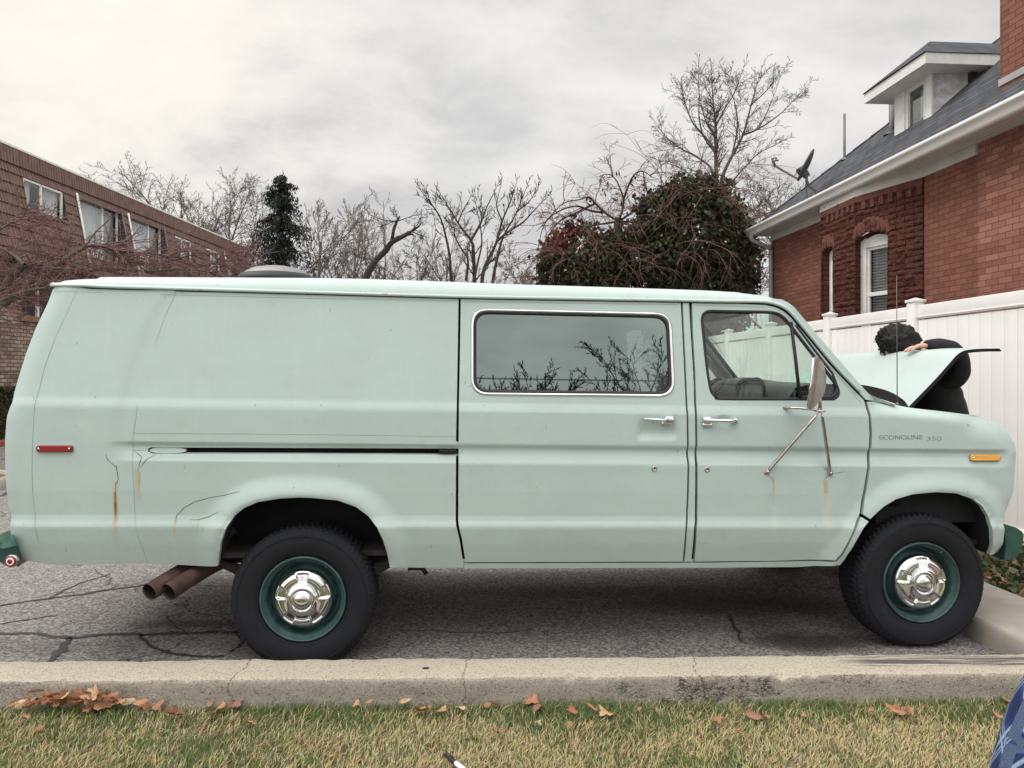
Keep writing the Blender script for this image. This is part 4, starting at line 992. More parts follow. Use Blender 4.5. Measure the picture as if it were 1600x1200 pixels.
# grass blades
def grass(name, n, X0, X1, Y0, Y1, hmin, hmax, dens=None):
    X = nrng.uniform(X0, X1, n); u = nrng.uniform(0, 1, n); Yf = KB(X)-KW-.004; Y = Y0+(Yf-Y0)*u
    def patch(sc, sd):
        return np.array([mnoise.fractal(Vector((a*sc, b*sc, sd)), 1, 2, 3) for a, b in zip(X, Y)])
    p1 = patch(1.5, 0); p2 = patch(5, 9); edge = np.clip((Y-(Yf-.24))/.24, 0, 1)     # greener and taller along the kerb
    green = np.clip(.37+.55*p1+.5*p2+.62*edge+nrng.normal(0, .20, n), 0, 1)
    h = (hmin+(hmax-hmin)*nrng.uniform(0, 1, n)**1.3)*(1+.25*p1)*(1+.25*edge); ang = nrng.normal(.9, .9, n)+1.2*p2; lean = nrng.uniform(.35, 1.25, n)
    straw = nrng.uniform(0, 1, n) > green
    lean = np.where(straw, lean*1.15, lean); w_ = nrng.uniform(.0013, .0029, n)
    fx, fy = np.cos(ang), np.sin(ang); rx, ry = -np.sin(ang+nrng.normal(0, .5, n)), np.cos(ang)
    base = np.stack([X, Y, np.full(n, LZ-.004)], 1); v = np.zeros((n, 6, 3), np.float32)
    for k, (f_, wf) in enumerate(((0, 1.0), (.55, .8), (1.0, .12))):
        off = h*f_*f_*lean*.75; up = h*f_*(1-.30*f_*lean*.7)
        for s_ in (0, 1):
            sg = (s_*2-1)*w_*wf
            v[:, 2*k+s_, 0] = base[:, 0]+fx*off+rx*sg; v[:, 2*k+s_, 1] = base[:, 1]+fy*off+ry*sg; v[:, 2*k+s_, 2] = base[:, 2]+up
    ids = np.arange(n)[:, None]*6; f = np.concatenate([ids+np.array([0,1,3,2]), ids+np.array([2,3,5,4])])
    cg = np.stack([nrng.uniform(.085,.15,n), nrng.uniform(.13,.20,n), nrng.uniform(.028,.055,n)], 1)
    cs = np.stack([nrng.uniform(.46,.66,n), nrng.uniform(.39,.54,n), nrng.uniform(.20,.30,n)], 1)
    br_ = nrng.uniform(0,1,n) > .93; cs[br_] *= np.array([.55,.42,.4])
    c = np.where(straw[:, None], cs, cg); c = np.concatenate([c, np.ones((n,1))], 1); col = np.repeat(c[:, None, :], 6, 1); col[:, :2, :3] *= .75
    return np_mesh(name, v.reshape(-1,3), f, M['grass'], col=col.reshape(-1,4))
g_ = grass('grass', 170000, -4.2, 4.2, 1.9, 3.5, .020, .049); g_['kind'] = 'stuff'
# dead leaves on and beside the grass
def leaf_mesh(k):
    r = random.Random(k*13+1); mb = MB(); lobes = r.choice((3,5,5)); n = 40; ring_ = []
    for j in range(n):
        a = 2*math.pi*j/n; rad = .55+.45*abs(math.cos(a*lobes/2))**.8 if k % 4 else .75+.25*math.cos(a)
        rad *= 1+.13*r.uniform(-1,1); ring_.append((rad*math.cos(a), rad*math.sin(a)*(.8 if k % 4 else .6)))
    cu, cv_ = r.uniform(.5,1.2)*r.choice((-1,1)), r.uniform(.2,.9)
    def lift(x, y): return cu*y*y*.8+cv_*x*x*.5+.12*math.sin(3*x+k)*y
    rows = [[(x*s_, y*s_, lift(x*s_, y*s_)) for x, y in ring_] for s_ in (.02,.35,.7,1)]
    mb.grid(rows, 0, True, True); mb.tube([(-.2,0,lift(-.2,0)),(-.9,0,.02+lift(-.9,0)),(-1.5,.1,.15)], .022, 4)
    me_o = mb.build('fallen_leaf', M['leaf']); return me_o
LEAVES = [leaf_mesh(k) for k in range(9)]; used = set()
def leaf(px, py, size, label, group='dead leaves on the grass', k=None, tilt=None, z=.058, seed=None):
    k = rng.randrange(9) if k is None else k
    o = LEAVES[k] if k not in used else LEAVES[k].copy()
    if k in used: COL.objects.link(o)
    used.add(k); o.location = ground(px, py, z); s_ = size; o.scale = (s_, s_*rng.uniform(.75,1), s_)
    tx = tilt if tilt is not None else rng.uniform(.1,.7)
    o.rotation_euler = (tx*rng.choice((.6,1,1)), rng.uniform(-.4,.4), rng.uniform(-3.1,3.1)); tag(o, label, 'leaf', group); return o
PILE = 'dry brown leaf in the heap of leaves against the kerb face'
for px, py, s_ in [(17,1101,.030),(33,1098,.034),(52,1095,.035),(60,1081,.048),(72,1093,.048),(85,1097,.04),(98,1092,.05),(107,1085,.048),(118,1093,.05),(128,1096,.045),(140,1090,.046),(147,1085,.05),(157,1094,.055),(165,1090,.05),(176,1096,.04),(186,1094,.048),(196,1097,.04),(90,1088,.045),(133,1086,.042),(55,1090,.045),(80,1090,.05),(100,1096,.045),(123,1090,.05),(140,1097,.05),(152,1088,.045),(163,1097,.05),(180,1092,.045),(112,1099,.04),(66,1099,.04),(150,1100,.04),(46,1102,.03),(172,1088,.036)]:
    leaf(px, py, s_, PILE, 'leaves heaped against the kerb', tilt=rng.uniform(.4,1.3), z=.06+max(0, (1100-py)*.0022)+rng.uniform(0,.02))
for px, py, s_, lb in [(226,1099,.052,'broad curled orange-brown leaf just right of the leaf heap'),(246,1100,.035,'small brown leaf beside the broad curled leaf by the heap'),(272,1116,.050,'ragged orange leaf lying in the grass below the kerb at left'),(38,1121,.022,'tiny orange leaf scrap in the grass left of the heap'),(340,1106,.042,'pale cream leaf lying flat by the kerb under the rear wheel'),(368,1098,.040,'dark brown curled leaf right of the pale cream leaf'),(327,1099,.028,'small tan leaf left of the pale cream leaf'),(388,1130,.032,'tan leaf alone in the grass below the rear wheel'),(311,1140,.020,'small yellow leaf scrap upright in the straw grass'),(138,1107,.028,'dark brown leaf in the grass just below the heap'),(62,1136,.022,'dull tan leaf in the grass under the heap')]: leaf(px, py, s_, lb)
for px, py, s_, lb in [(558,1099,.024,'small upright brown leaf first of a pair by the kerb'),(575,1098,.024,'small upright brown leaf second of a pair by the kerb'),(630,1097,.034,'upright pale orange leaf leaning on the kerb'),(660,1111,.046,'red-brown leaf lying flat beside a curled orange leaf'),(691,1107,.046,'curled orange leaf beside a flat red-brown leaf'),(718,1104,.032,'small brown leaf between two larger leaf groups'),(757,1102,.034,'cream and brown leaf standing by the kerb crack'),(773,1101,.030,'narrow brown leaf standing by the kerb crack'),(828,1094,.046,'large red-brown leaf leaning high on the kerb face'),(842,1104,.036,'orange leaf at the foot of the large red-brown leaf'),(894,1111,.032,'small red leaf lying in the grass mid lawn'),(926,1108,.034,'brown leaf touching a pale broad leaf'),(948,1112,.044,'pale broad leaf lying flat near the kerb'),(840,1128,.026,'grey-blue leaf standing in the grass'),(889,1135,.028,'round yellow leaf in the straw grass'),(780,1141,.030,'thin pale leaf fragment in the straw grass'),(1000,1107,.024,'tiny red leaf near the kerb right of the pale leaf')]: leaf(px, py, s_, lb)
for px, py, s_, lb in [(1173,1115,.046,'orange-brown leaf lying by the crumbled kerb face'),(1196,1118,.034,'small red-brown leaf right of the orange one by the crumbled kerb'),(1120,1122,.030,'tan leaf in the grass left of the crumbled kerb leaves'),(1258,1117,.020,'tiny rust leaf alone in the grass by the kerb'),(1361,1110,.042,'curled orange leaf leaning on the kerb under the front wheel'),(1396,1110,.040,'orange leaf with a fold, left of a flat pair under the front wheel'),(1412,1114,.044,'flat orange leaf between two others under the front wheel'),(1420,1112,.030,'small orange leaf rightmost of the three under the front wheel'),(1556,1118,.026,'yellowish leaf near the plaid shirt'),(1582,1094,.040,'red-brown leaf half hidden behind the plaid shirt'),(1400,1147,.022,'pale leaf scrap in the straw grass at right'),(1155,1145,.024,'small yellow leaf scrap in the grass at right')]: leaf(px, py, s_, lb)
# marker pen lying in the grass
a, b = ground(694, 1178, .05), ground(742, 1216, .05); d = b-a; pen = empty('marker_pen', a, 'white marker pen with a black cap lying on the grass', 'pen')
mb = MB(); mb.tube([d*.36, d*.40, d*1.25], [.0085,.0095,.0095], 14, cap=True); mb.build('pen_barrel', M['white_plastic'], pen)
mb = MB(); mb.tube([(0,0,0), d*.02, d*.16, d*.18, d*.36, d*.40], [.005,.0068,.0072,.0092,.0096,.0094], 14); mb.tube([d*.02+Vector((.004,.004,.009)), d*.32+Vector((.003,.003,.012))], .002, 6); mb.build('pen_cap', M['black'], pen)
# ================================================================== fence, house, apartment block
FX = lambda Y, c=0.0: 4.52+c-.0736*(Y-6.53)
fn = Vector((-1, -.0736, 0)).normalized()      # faces the lot
RotF = Matrix(((fn.x, fd.x, 0), (fn.y, fd.y, 0), (0, 0, 1)))   # local x = out to the lot, y = along
def fp(Y, o=0.0, z=0.0): return Vector((FX(Y), Y, z))+fn*o
fence = empty('vinyl_fence', fp(11, 0, 0), 'tall white vinyl privacy fence with capped posts between the lot and the brick house', 'fence')
def fbuild(mb, name, mats, parent=fence): return mb.build(name, mats, parent, tuple(-Vector(fence.location)))
PY = [4.36+1.857*k for k in range(10)]
for Y in PY:
    mb = MB(); mb.box(fp(Y, 0, 1.18), (.127,.127,2.36), 0, RotF, .006); o = fbuild(mb, 'post', M['vinyl'])
    mc = MB(); p = fp(Y, 0, 2.36); mc.box(p+Vector((0,0,.012)), (.152,.152,.03), 0, RotF, .004)
    h = .06; q = [p+RotF @ Vector((a*h, b*h, .027)) for a, b in ((-1,-1),(1,-1),(1,1),(-1,1))]+[p+Vector((0,0,.052))]; mc.add(q, [(0,1,4),(1,2,4),(2,3,4),(3,0,4)], 0)
    fbuild(mc, 'post_cap', M['vinyl'], o)
for Ya, Yb in zip(PY, PY[1:]):
    mb = MB(); n = 11; ln = (Yb-Ya)/fd.y; w_ = (ln-.12)/n; mid = (Ya+Yb)/2
    for k in range(n): mb.box(fp(Ya+.06+(k+.5)*(Yb-Ya-.12)/n, 0, 1.14), (.022, w_-.003, 2.04), 0, RotF, .004)
    mb.box(fp(mid, 0, 1.14), (.008, ln-.1, 2.0), 0, RotF); fbuild(mb, 'fence_panel', M['vinyl'])
    for z, hh in ((2.245, .145), (.13, .14)):
        mb = MB(); mb.box(fp(mid, 0, z), (.05, ln-.115, hh), 0, RotF, .006); mb.box(fp(mid, .0, z-hh/2+.02 if z > 1 else z+hh/2-.02), (.062, ln-.115, .014), 0, RotF, .003); fbuild(mb, 'rail', M['vinyl'])

class Face:                                    # a flat upright face: u along, z up, n outward
    def __init__(s, A, B, n=None):
        s.A = Vector((A[0], A[1], 0)); B = Vector((B[0], B[1], 0)); s.L = (B-s.A).length; s.u = (B-s.A).normalized()
        s.n = Vector((s.u.y, -s.u.x, 0))
        if n is not None and s.n.dot(Vector(n)) < 0: s.n = -s.n
        s.R = Matrix(((s.u.x, s.n.x, 0), (s.u.y, s.n.y, 0), (0, 0, 1)))
    def p(s, u, z, d=0.0): return s.A+s.u*u+s.n*d+Vector((0,0,z))
    def box(s, mb, u0, u1, z0, z1, d0, d1, m=0, bev=0.0): mb.box(s.p((u0+u1)/2, (z0+z1)/2, (d0+d1)/2), (abs(u1-u0), abs(d1-d0), abs(z1-z0)), m, s.R, bev)
def add_uv(o, us):
    uv = o.data.uv_layers.new(name='UVMap')
    for p in o.data.polygons:
        for li in p.loop_indices: uv.data[li].uv = us[o.data.loops[li].vertex_index]
def arch_loop(u0, u1, z0, z1, rise):
    l = [(u0, z0), (u1, z0), (u1, z1-rise)]
    if rise: l += [(u1+(u0-u1)*k/10, z1-rise+rise*math.sin(math.pi*k/10)) for k in range(1, 10)]
    return l+[(u0, z1-rise)]
def wall(name, fc, outline, holes, mat, parent, u_off=0.0, reveal=.24, rock=0.0):
    loops = [outline]+holes; ip = []
    if rock: ip = [(.006+i*.0165, 1.7+.004+j*.0137) for i in range(int(fc.L/.0165)) for j in range(int((EZ-1.71)/.0137))]; ip = [p for p in ip if not any(inside(p[0], p[1], h) for h in holes)]
    def dsp(u, z):
        if not rock or u < .004 or u > fc.L-.004 or z < 1.7: return 0.0
        r_ = math.floor(z/.082); v_ = abs(z/.082-r_-.5)*2; uu = (u+u_off)/.30+(.5 if r_ % 2 else 0); h_ = abs(uu-math.floor(uu)-.5)*2; e = min((1-v_)*.041, (1-h_)*.15); q = Vector((u*7+u_off, z*9, math.floor(uu)*1.7+r_*.9))
        return rock*(sm(e, .003, .016)*(.55+.9*mnoise.noise(q)+.5*mnoise.noise(q*3.1))-.15)
    vs, fs = triangulate(loops, ip); mb = MB(); us = []
    mb.add([fc.p(u, z, dsp(u, z)) for u, z in vs], fs, 0, bool(rock)); us += [(u+u_off, z) for u, z in vs]
    for l in holes:
        n = len(l); mb.add([fc.p(u, z) for u, z in l]+[fc.p(u, z, -reveal) for u, z in l], [(i, (i+1) % n, n+(i+1) % n, n+i) for i in range(n)], 0)
        us += [(u+u_off, z) for u, z in l]+[(u+u_off+(reveal if u < (l[0][0]+l[1][0])/2 else -reveal), z) for u, z in l]
    o = mb.build(name, mat, parent, tuple(-Vector(parent.location)) if parent else None); add_uv(o, us); return o
GC, WC = 5.90, 6.30                            # gutter and wall lines: X = c - .0736 Y
HX = lambda Y, c: c-.0736*Y
def onl(px, c): a = (px-800)/F; Y = c/(a+.0736); return (a*Y, Y)
house = empty('brick_house', (6.5, 10, 0), 'red brick house with a grey shingled hip roof and white eaves behind the white fence', 'house')
def hb(mb, name, mats, parent=house, fix=False): return mb.build(name, mats, parent, tuple(-Vector(house.location)), fix)
EZ = 4.36                                      # soffit height
P0, P1, P2 = onl(1444, WC), onl(1338, 5.98), onl(1284, 6.0)
PN = (HX(2.5, WC), 2.5); PC = (HX(14.8, WC), 14.8)
Pm = onl(1528, WC); lotw = (-1, 0, 0)
f0 = Face(PN, Pm, lotw); f0b = Face(Pm, P0, lotw); f1 = Face(P0, P1, lotw); f2 = Face(P1, P2, lotw); P3 = (P2[0]+.33, P2[1]+.12); f3 = Face(P3, PC, lotw); f4 = Face(PC, (PC[0]+8, PC[1]+.5), (0,1,0))
rect = lambda fc: [(0, .0), (fc.L, .0), (fc.L, EZ), (0, EZ)]
wall('wall', f0, rect(f0), [], M['redbrick_pale'], house); wall('wall', f0b, rect(f0b), [], M['redbrick'], house, f0.L)
def u_of(fc, px):                              # where a photo column meets the face
    a = (px-800)/F; d = fc.u; return (fc.A.x-a*fc.A.y)/(a*d.y-d.x)
def z_of(fc, u, py): Y = (fc.A+fc.u*u).y; return HC+(HZ-py)/F*Y
uA0, uA1 = sorted((u_of(f1, 1336.5), u_of(f1, 1388))); zA1 = z_of(f1, (uA0+uA1)/2, 362); zA0 = 1.75
uB0, uB1 = sorted((u_of(f2, 1286.5), u_of(f2, 1303))); zB1 = z_of(f2, (uB0+uB1)/2, 387); zB0 = 1.75
wall('bay_wall', f1, rect(f1), [arch_loop(uA0, uA1, zA0, zA1, .10)], M['rockbrick'], house, rock=.034); wall('bay_wall', f2, rect(f2), [arch_loop(uB0, uB1, zB0, zB1, .07)], M['rockbrick'], house, 3, rock=.034)
fr = Face(P2, P3, (0,1,0)); wall('bay_wall', fr, rect(fr), [], M['rockbrick'], house, 7)
wall('wall', f3, rect(f3), [], M['redbrick'], house, 5); wall('wall', f4, rect(f4), [], M['redbrick'], house, 9)
def sash_window(fc, u0, u1, z0, z1, rise, parent, casing=.07, blind=True):
    mb = MB(); A_ = fc.A-fc.n*.07; fc = Face(A_, A_+fc.u, fc.n)
    for a, b in ((u0, u0+casing), (u1-casing, u1)): fc.box(mb, a, b, z0, z1-rise*.4, -.13, -.03, 0, .004)
    l = [(u0+casing*.9, z1-rise-.10), (u1-casing*.9, z1-rise-.10)]+[(q[0], q[1]) for q in arch_loop(u0+.012, u1-.012, z0, z1-.03, rise)[2:]]
    mb.prism([fc.p(u, z, -.035) for u, z in l], -fc.n*.09, 0)
    fc.box(mb, u0, u1, z0-.04, z0+.05, -.13, .04, 0, .004)
    zm = z0+(z1-z0)*.53; i0, i1 = u0+casing, u1-casing
    fc.box(mb, i0, i1, zm-.03, zm+.03, -.105, -.06, 0)
    for a, b in ((i0, i0+.035), (i1-.035, i1)): fc.box(mb, a, b, z0, z1-rise-.1, -.10, -.065, 0)
    fc.box(mb, i0, i1, z1-rise-.14, z1-rise-.1, -.10, -.065, 0)
    wdw = mb.build('window', M['whitepaint'], parent, tuple(-Vector(parent.location)))
    mb = MB(); mb.add([fc.p(i0, z0, -.085), fc.p(i1, z0, -.085), fc.p(i1, z1, -.085), fc.p(i0, z1, -.085)], [(0,1,2,3)]); g = mb.build('glass', M['house_glass'], wdw, tuple(-Vector(parent.location)))
    mb = MB(); z = z0+.03; tl = Matrix.Rotation(R(32), 3, fc.u)
    while z < z1-rise-.1: mb.box(fc.p((i0+i1)/2, z, -.15), (i1-i0-.03, .045, .003), 0, tl @ fc.R); z += .042
    mb.build('blind', M['blind'], wdw, tuple(-Vector(parent.location)))
    mb = MB(); fc.box(mb, u0-.1, u1+.1, z0-.1, z1+.1, -.6, -.30, 0); mb.build('room', M['darkroom'], wdw, tuple(-Vector(parent.location)))
    return wdw
sash_window(f1, uA0, uA1, zA0, zA1, .10, house, .10); sash_window(f2, uB0, uB1, zB0, zB1, .07, house, .10)
# corbelled brick course and arch bricks
mb = MB()
for fc in (f1, f2):
    n = int(fc.L/.16)
    for k in range(n): fc.box(mb, k*.16+.02, k*.16+.10, EZ-.34, EZ-.22, 0, .025)
    fc.box(mb, .0, fc.L, EZ-.22, EZ-.13, .0, .03)
hb(mb, 'brick_corbel', pm('corbel_brick', (.125, .043, .032), .9, var=.35, vs=14, bump=.5))
M['arch'] = pm('arch_brick', (.135, .046, .034), .9, var=.4, vs=14, bump=.6)
for fc, u0, u1, z1, rise in ((f1, uA0, uA1, zA1, .10), (f2, uB0, uB1, zB1, .07)):
    mb = MB()
    n = max(5, int((u1-u0)/.075))
    for k in range(n):
        s_ = (k+.5)/n; u = u1+.03+(u0-u1-.06)*s_; z = z1-rise+rise*math.sin(math.pi*s_)+.115; an = (s_-.5)*.7
        mb.box(fc.p(u, z, .004), ((u1-u0)/n-.002, .03, .20), 0, fc.R @ Matrix.Rotation(an, 3, 'Y') if fc.u.y > 0 else fc.R @ Matrix.Rotation(-an, 3, 'Y'), .006)
    hb(mb, 'window_arch', M['arch'])
# eaves: soffit, frieze, gutter
GN, GE = (HX(2.5, GC), 2.5), (HX(15.0, GC), 15.0)
mb = MB(); inn = (.9, 0)
mb.add([(GN[0]+.02, GN[1], EZ), (GE[0]+.02, GE[1]-.03, EZ), (GE[0]+1.2, GE[1]-.03, EZ), (GN[0]+1.0, GN[1], EZ)], [(0,1,2,3)])
for k in range(1, 5): a = Vector((GN[0]+.08*k, GN[1], EZ-.002)); b = Vector((GE[0]+.08*k, GE[1]-.03, EZ-.002)); mb.tube([a, b], .004, 4)
hb(mb, 'soffit', M['soffit'])
mb = MB()
for fc, a, b in ((f0b, f0b.L*.0, f0b.L), (f1, 0, f1.L), (f2, 0, f2.L), (f3, 0, f3.L)): fc.box(mb, a-.005, b+.005, EZ-.13, EZ-.002, .0, .035, 0)
hb(mb, 'frieze_board', M['soffit'])
fg = Face(GN, GE, lotw); mb = MB()
sec = [(-.02,EZ-.02),(.0,EZ-.02),(.02,EZ-.015),(.035,EZ+.01),(.04,EZ+.045),(.055,EZ+.07),(.085,EZ+.08),(.095,EZ+.095),(.095,EZ+.125),(.085,EZ+.13),(.08,EZ+.11),(.0,EZ+.10),(-.02,EZ+.10)]
mb.grid([[fg.p(0, z, d) for d, z in sec], [fg.p(fg.L, z, d) for d, z in sec]], 0, True); mb.add([fg.p(fg.L, z, d) for d, z in sec], [tuple(range(len(sec)))])
hb(mb, 'gutter', M['vinyl'])
mb = MB(); c0 = Vector((PC[0], PC[1], 0))
q0 = fg.p(fg.L-.25, EZ-.02, .03)
mb.tube(smooth_line([tuple(q0), tuple(q0+Vector((.02,0,-.1))), (PC[0]-.10, PC[1]-.10, EZ-.28), (PC[0]-.05, PC[1]-.06, EZ-.45), (PC[0]-.05, PC[1]-.06, 2.0), (PC[0]-.05, PC[1]-.06, .2)], 4), .042, 10); hb(mb, 'downspout', M['pipegrey'])
# roof planes
RZ = EZ+.115; SL = .82; run = 4.6
E = Vector((GE[0], GE[1], RZ)); Nn = Vector((GN[0], GN[1], RZ)); T = E+Vector((run, -run, run*SL)); Rn = Nn+Vector((run, 0, run*SL)); E2 = E+Vector((2*run, 0, 0))
mb = MB(); mb.add([Nn, E, T, Rn], [(0,1,2,3)]); mb.add([E, E2, T], [(0,1,2)])
mb.add([Nn-Vector((0,0,.03)), E-Vector((0,0,.03)), E, Nn], [(0,1,2,3)])
o = hb(mb, 'roof', M['shingle'])
def ruv(p): p = Vector(p); return (p.dot(fd), (p.z-RZ)/SL*1.29)
add_uv(o, [ruv(v) if i < 4 or i > 6 else (v[0], (v[2]-RZ)/SL*1.29) for i, v in enumerate(mb.v)])
mb = MB(); n = 22
for k in range(n): 
    a = E.lerp(T, k/n); b = E.lerp(T, (k+1.15)/n); d = (b-a).normalized(); s_ = d.cross(Vector((0,0,1))).normalized()*.11
    mb.add([a+s_-Vector((0,0,.05)), a+Vector((0,0,.025)), a-s_-Vector((0,0,.05)), b+s_-Vector((0,0,.06)), b+Vector((0,0,.012)), b-s_-Vector((0,0,.06))], [(0,1,4,3),(1,2,5,4)])
o = hb(mb, 'hip_cap', M['shingle']); add_uv(o, [(v[1], v[2]) for v in mb.v])
# dormer
DC = 6.85; da, db = Vector((HX(10.65, DC), 10.65, 0)), Vector((HX(11.55, DC), 11.55, 0)); fD = Face(da, db, lotw)
zr = lambda p: RZ+SL*((p.x-GC+.0736*p.y)/1.0)
dz0, dz1 = 5.20, 5.93; w0, w1 = .17, .62
dorm = None
mb = MB(); vs, fs = triangulate([[(0, dz0-.1), (fD.L, dz0-.1), (fD.L, dz1), (0, dz1)], [(w0, dz0+.07), (w1, dz0+.07), (w1, dz1-.05), (w0, dz1-.05)]], [])
mb.add([fD.p(u, z) for u, z in vs], fs)
for a, b, c, d in ((0, w0-.03, dz0-.05, dz1), (w1+.03, fD.L, dz0-.05, dz1)): fD.box(mb, a, b, c, d, .0, .025)
fD.box(mb, 0, fD.L, dz0-.06, dz0+.04, .0, .06)
dorm = hb(mb, 'dormer', M['whitepaint'])
s_in = Vector((1, 0, 0))
for A_ in (da, db):
    q = [A_+Vector((.002,0,dz0-.12)), A_+Vector((.002,0,dz1)), A_+Vector((1.05,0,dz1)), A_+Vector((.2,0,dz0))]; mb = MB(); mb.add(q, [(0,1,2,3)]); hb(mb, 'cheek', M['oldwhite'], dorm)
mb = MB(); fD.box(mb, w0, w1, dz0+.07, dz1-.05, -.035, -.03); hb(mb, 'glass', M['house_glass'], dorm)
mb = MB(); fD.box(mb, w0-.02, w1-.15, dz0+.05, dz1-.10, -.14, -.12); hb(mb, 'blind', M['curtain'], dorm)
mb = MB(); fD.box(mb, -.1, fD.L+.1, dz0-.1, dz1, -.6, -.5); hb(mb, 'room', M['darkroom'], dorm)
mb = MB()
for a, b in ((w0, w0+.035), (w1-.035, w1)): fD.box(mb, a, b, dz0+.07, dz1-.05, -.03, .01)
fD.box(mb, w0, w1, dz1-.085, dz1-.05, -.03, .01); hb(mb, 'window_frame', M['whitepaint'], dorm)
oh = .33; fz0, fz1 = dz1-.02, dz1+.13; c = [fD.p(-oh, 0, oh), fD.p(fD.L+oh, 0, oh), fD.p(fD.L+oh, 0, -2.3), fD.p(-oh, 0, -2.3)]
up = lambda v, z: Vector((v.x, v.y, z))
mb = MB(); mb.add([up(v, fz0) for v in c]+[up(v, fz1) for v in c], [(0,1,2,3),(0,1,5,4),(0,3,7,4),(1,2,6,5)]); hb(mb, 'dormer_eave', M['whitepaint'], dorm)
ri = [fD.p(fD.L/2, 0, -.25), fD.p(fD.L/2, 0, -2.3)]; pk = fz1+.52; k_ = .02
mb = MB(); e0, e1, e2, e3 = [up(c[i]+((c[i]-c[(i+2) % 4]).normalized()*.03), fz1+.005) for i in range(4)]; r0, r1 = up(ri[0], pk), up(ri[1], pk)
mb.add([e0, e1, r0], [(0,1,2)]); mb.add([e0, r0, r1, e3], [(0,1,2,3)]); mb.add([e1, e2, r1, r0], [(0,1,2,3)])
o = hb(mb, 'dormer_roof', M['shingle'], dorm); add_uv(o, [(v[0]+v[1], (v[2]-fz1)*2.0) for v in mb.v])
# chimney at the near end of the roof, plumbing vents
cxa = Vector((HX(8.75, 6.42), 8.75, 0)); fch = Face((HX(6.9, 6.42), 6.9), cxa, lotw); ffar = Face(cxa, cxa+Vector((.8,.06,0)), (0,1,0)); fnear = Face(fch.A, fch.A+Vector((.8,.06,0)), (0,-1,0))
ch = wall('chimney', fch, [(0,EZ+.1),(fch.L,EZ+.1),(fch.L,8.2),(0,8.2)], [], M['redbrick'], house)
wall('chimney', ffar, [(0,EZ+.1),(.8,EZ+.1),(.8,8.2),(0,8.2)], [], M['redbrick'], house); wall('chimney', fnear, [(0,EZ+.1),(.8,EZ+.1),(.8,8.2),(0,8.2)], [], M['redbrick'], house)
mb = MB(); fch.box(mb, .0, fch.L+.012, EZ+.62, EZ+.70, -.3, .012); hb(mb, 'chimney_flashing', M['aluminium'], ch)
def vent(px, py0, py1, Y, r, mat):
    a, b = at(px, py1, Y), at(px, py0, Y); mb = MB(); mb.tube([a-Vector((0,0,.3)), a, b], r, 10); mb.lathe([(r*3,0),(r*1.3,.05)], tuple(a-Vector((0,0,.05))), 'z', 12); return hb(mb, 'vent_pipe', mat)
vent(1319.5, 178, 246, 13.4, .022, M['greymetal']); vent(1393.5, 150, 206, 12.2, .045, M['greymetal'])
# satellite dish on the eave
dY = 12.4; dish = empty('satellite_dish', at(1275, 302, dY), 'grey satellite dish seen edge-on, bolted to the eave of the brick house', 'satellite dish')
def db_(mb, name, mats): return mb.build(name, mats, dish, tuple(-Vector(dish.location)))
def dpt(px, py, dy=0.0): return at(px, py, dY)+Vector((0, dy, 0))
mb = MB(); mb.tube(smooth_line([tuple(dpt(1277,303)), tuple(dpt(1272,297)), tuple(dpt(1263,289)), tuple(dpt(1260,278)), tuple(dpt(1260,268))], 4), .022, 10); mb.box(dpt(1277,303)+Vector((.02,0,0)), (.16,.14,.02), 0, Matrix.Rotation(R(-39), 3, 'Y')); db_(mb, 'mast', M['greymetal'])
mb = MB(); t0, t1 = dpt(1271,234.5), dpt(1245.5,281); cd = (t0+t1)/2; ax_ = (t0-t1).normalized(); hlen = (t0-t1).length/2; nrm = Vector((-ax_.z, .0, ax_.x)); nrm = nrm if nrm.x < 0 else -nrm; vd = Vector(((1258-800)/F, 1, .29)).normalized(); sd_ = (vd-ax_*vd.dot(ax_)).normalized(); n0_ = ax_.cross(sd_).normalized(); n0_ = n0_ if n0_.dot(nrm) > 0 else -n0_; sd_ = (sd_-n0_*.13).normalized(); nrm = (n0_+sd_*.13).normalized()
rows = []
for r_ in (.02,.3,.6,.85,1.0): rows.append([cd+ax_*(hlen*r_*math.cos(2*math.pi*j/32))+sd_*(hlen*.9*r_*math.sin(2*math.pi*j/32))-nrm*(.045*(1-r_*r_)) for j in range(32)])
back_ = [[p-nrm*.018 for p in r] for r in rows]; mb.grid(rows, 0, True, True); mb.grid(back_[::-1], 0, True, True); mb.grid([rows[-1], back_[-1]], 0, False, True); db_(mb, 'reflector', M['greymetal'])
mb = MB(); mb.box(dpt(1258,271), (.09,.12,.14), 0, Matrix.Rotation(R(-30), 3, 'Y'), .02); mb.box(dpt(1253,268), (.10,.16,.16), 0, Matrix.Rotation(R(-30), 3, 'Y'), .015); db_(mb, 'bracket', M['greymetal'])
mb = MB(); mb.tube([t1+Vector((.01,-.02,.0)), dpt(1247,280), dpt(1219,264), dpt(1211,259)], [.016,.016,.017,.02], 8); mb.tube([dpt(1211,259), dpt(1207.5,252), dpt(1208,246)], [.022,.024,.018], 8); db_(mb, 'feed_arm', M['greymetal'])
mb = MB()
for q in ((1210,247),(1212.5,250.5)): mb.lathe([(.0,-.05),(.028,-.048),(.030,-.02),(.018,-.01),(.018,.04),(.0,.042)], tuple(dpt(*q)), 'x', 12)
db_(mb, 'receiver', M['aluminium'])
mb = MB(); mb.tube(smooth_line([tuple(dpt(1258,282,-.02)), tuple(dpt(1259,300,-.03)), tuple(dpt(1262,318,-.1)), tuple(dpt(1276,325,-.1)), tuple(dpt(1283,330,.1))], 5), .006, 5); db_(mb, 'cable', M['black'])

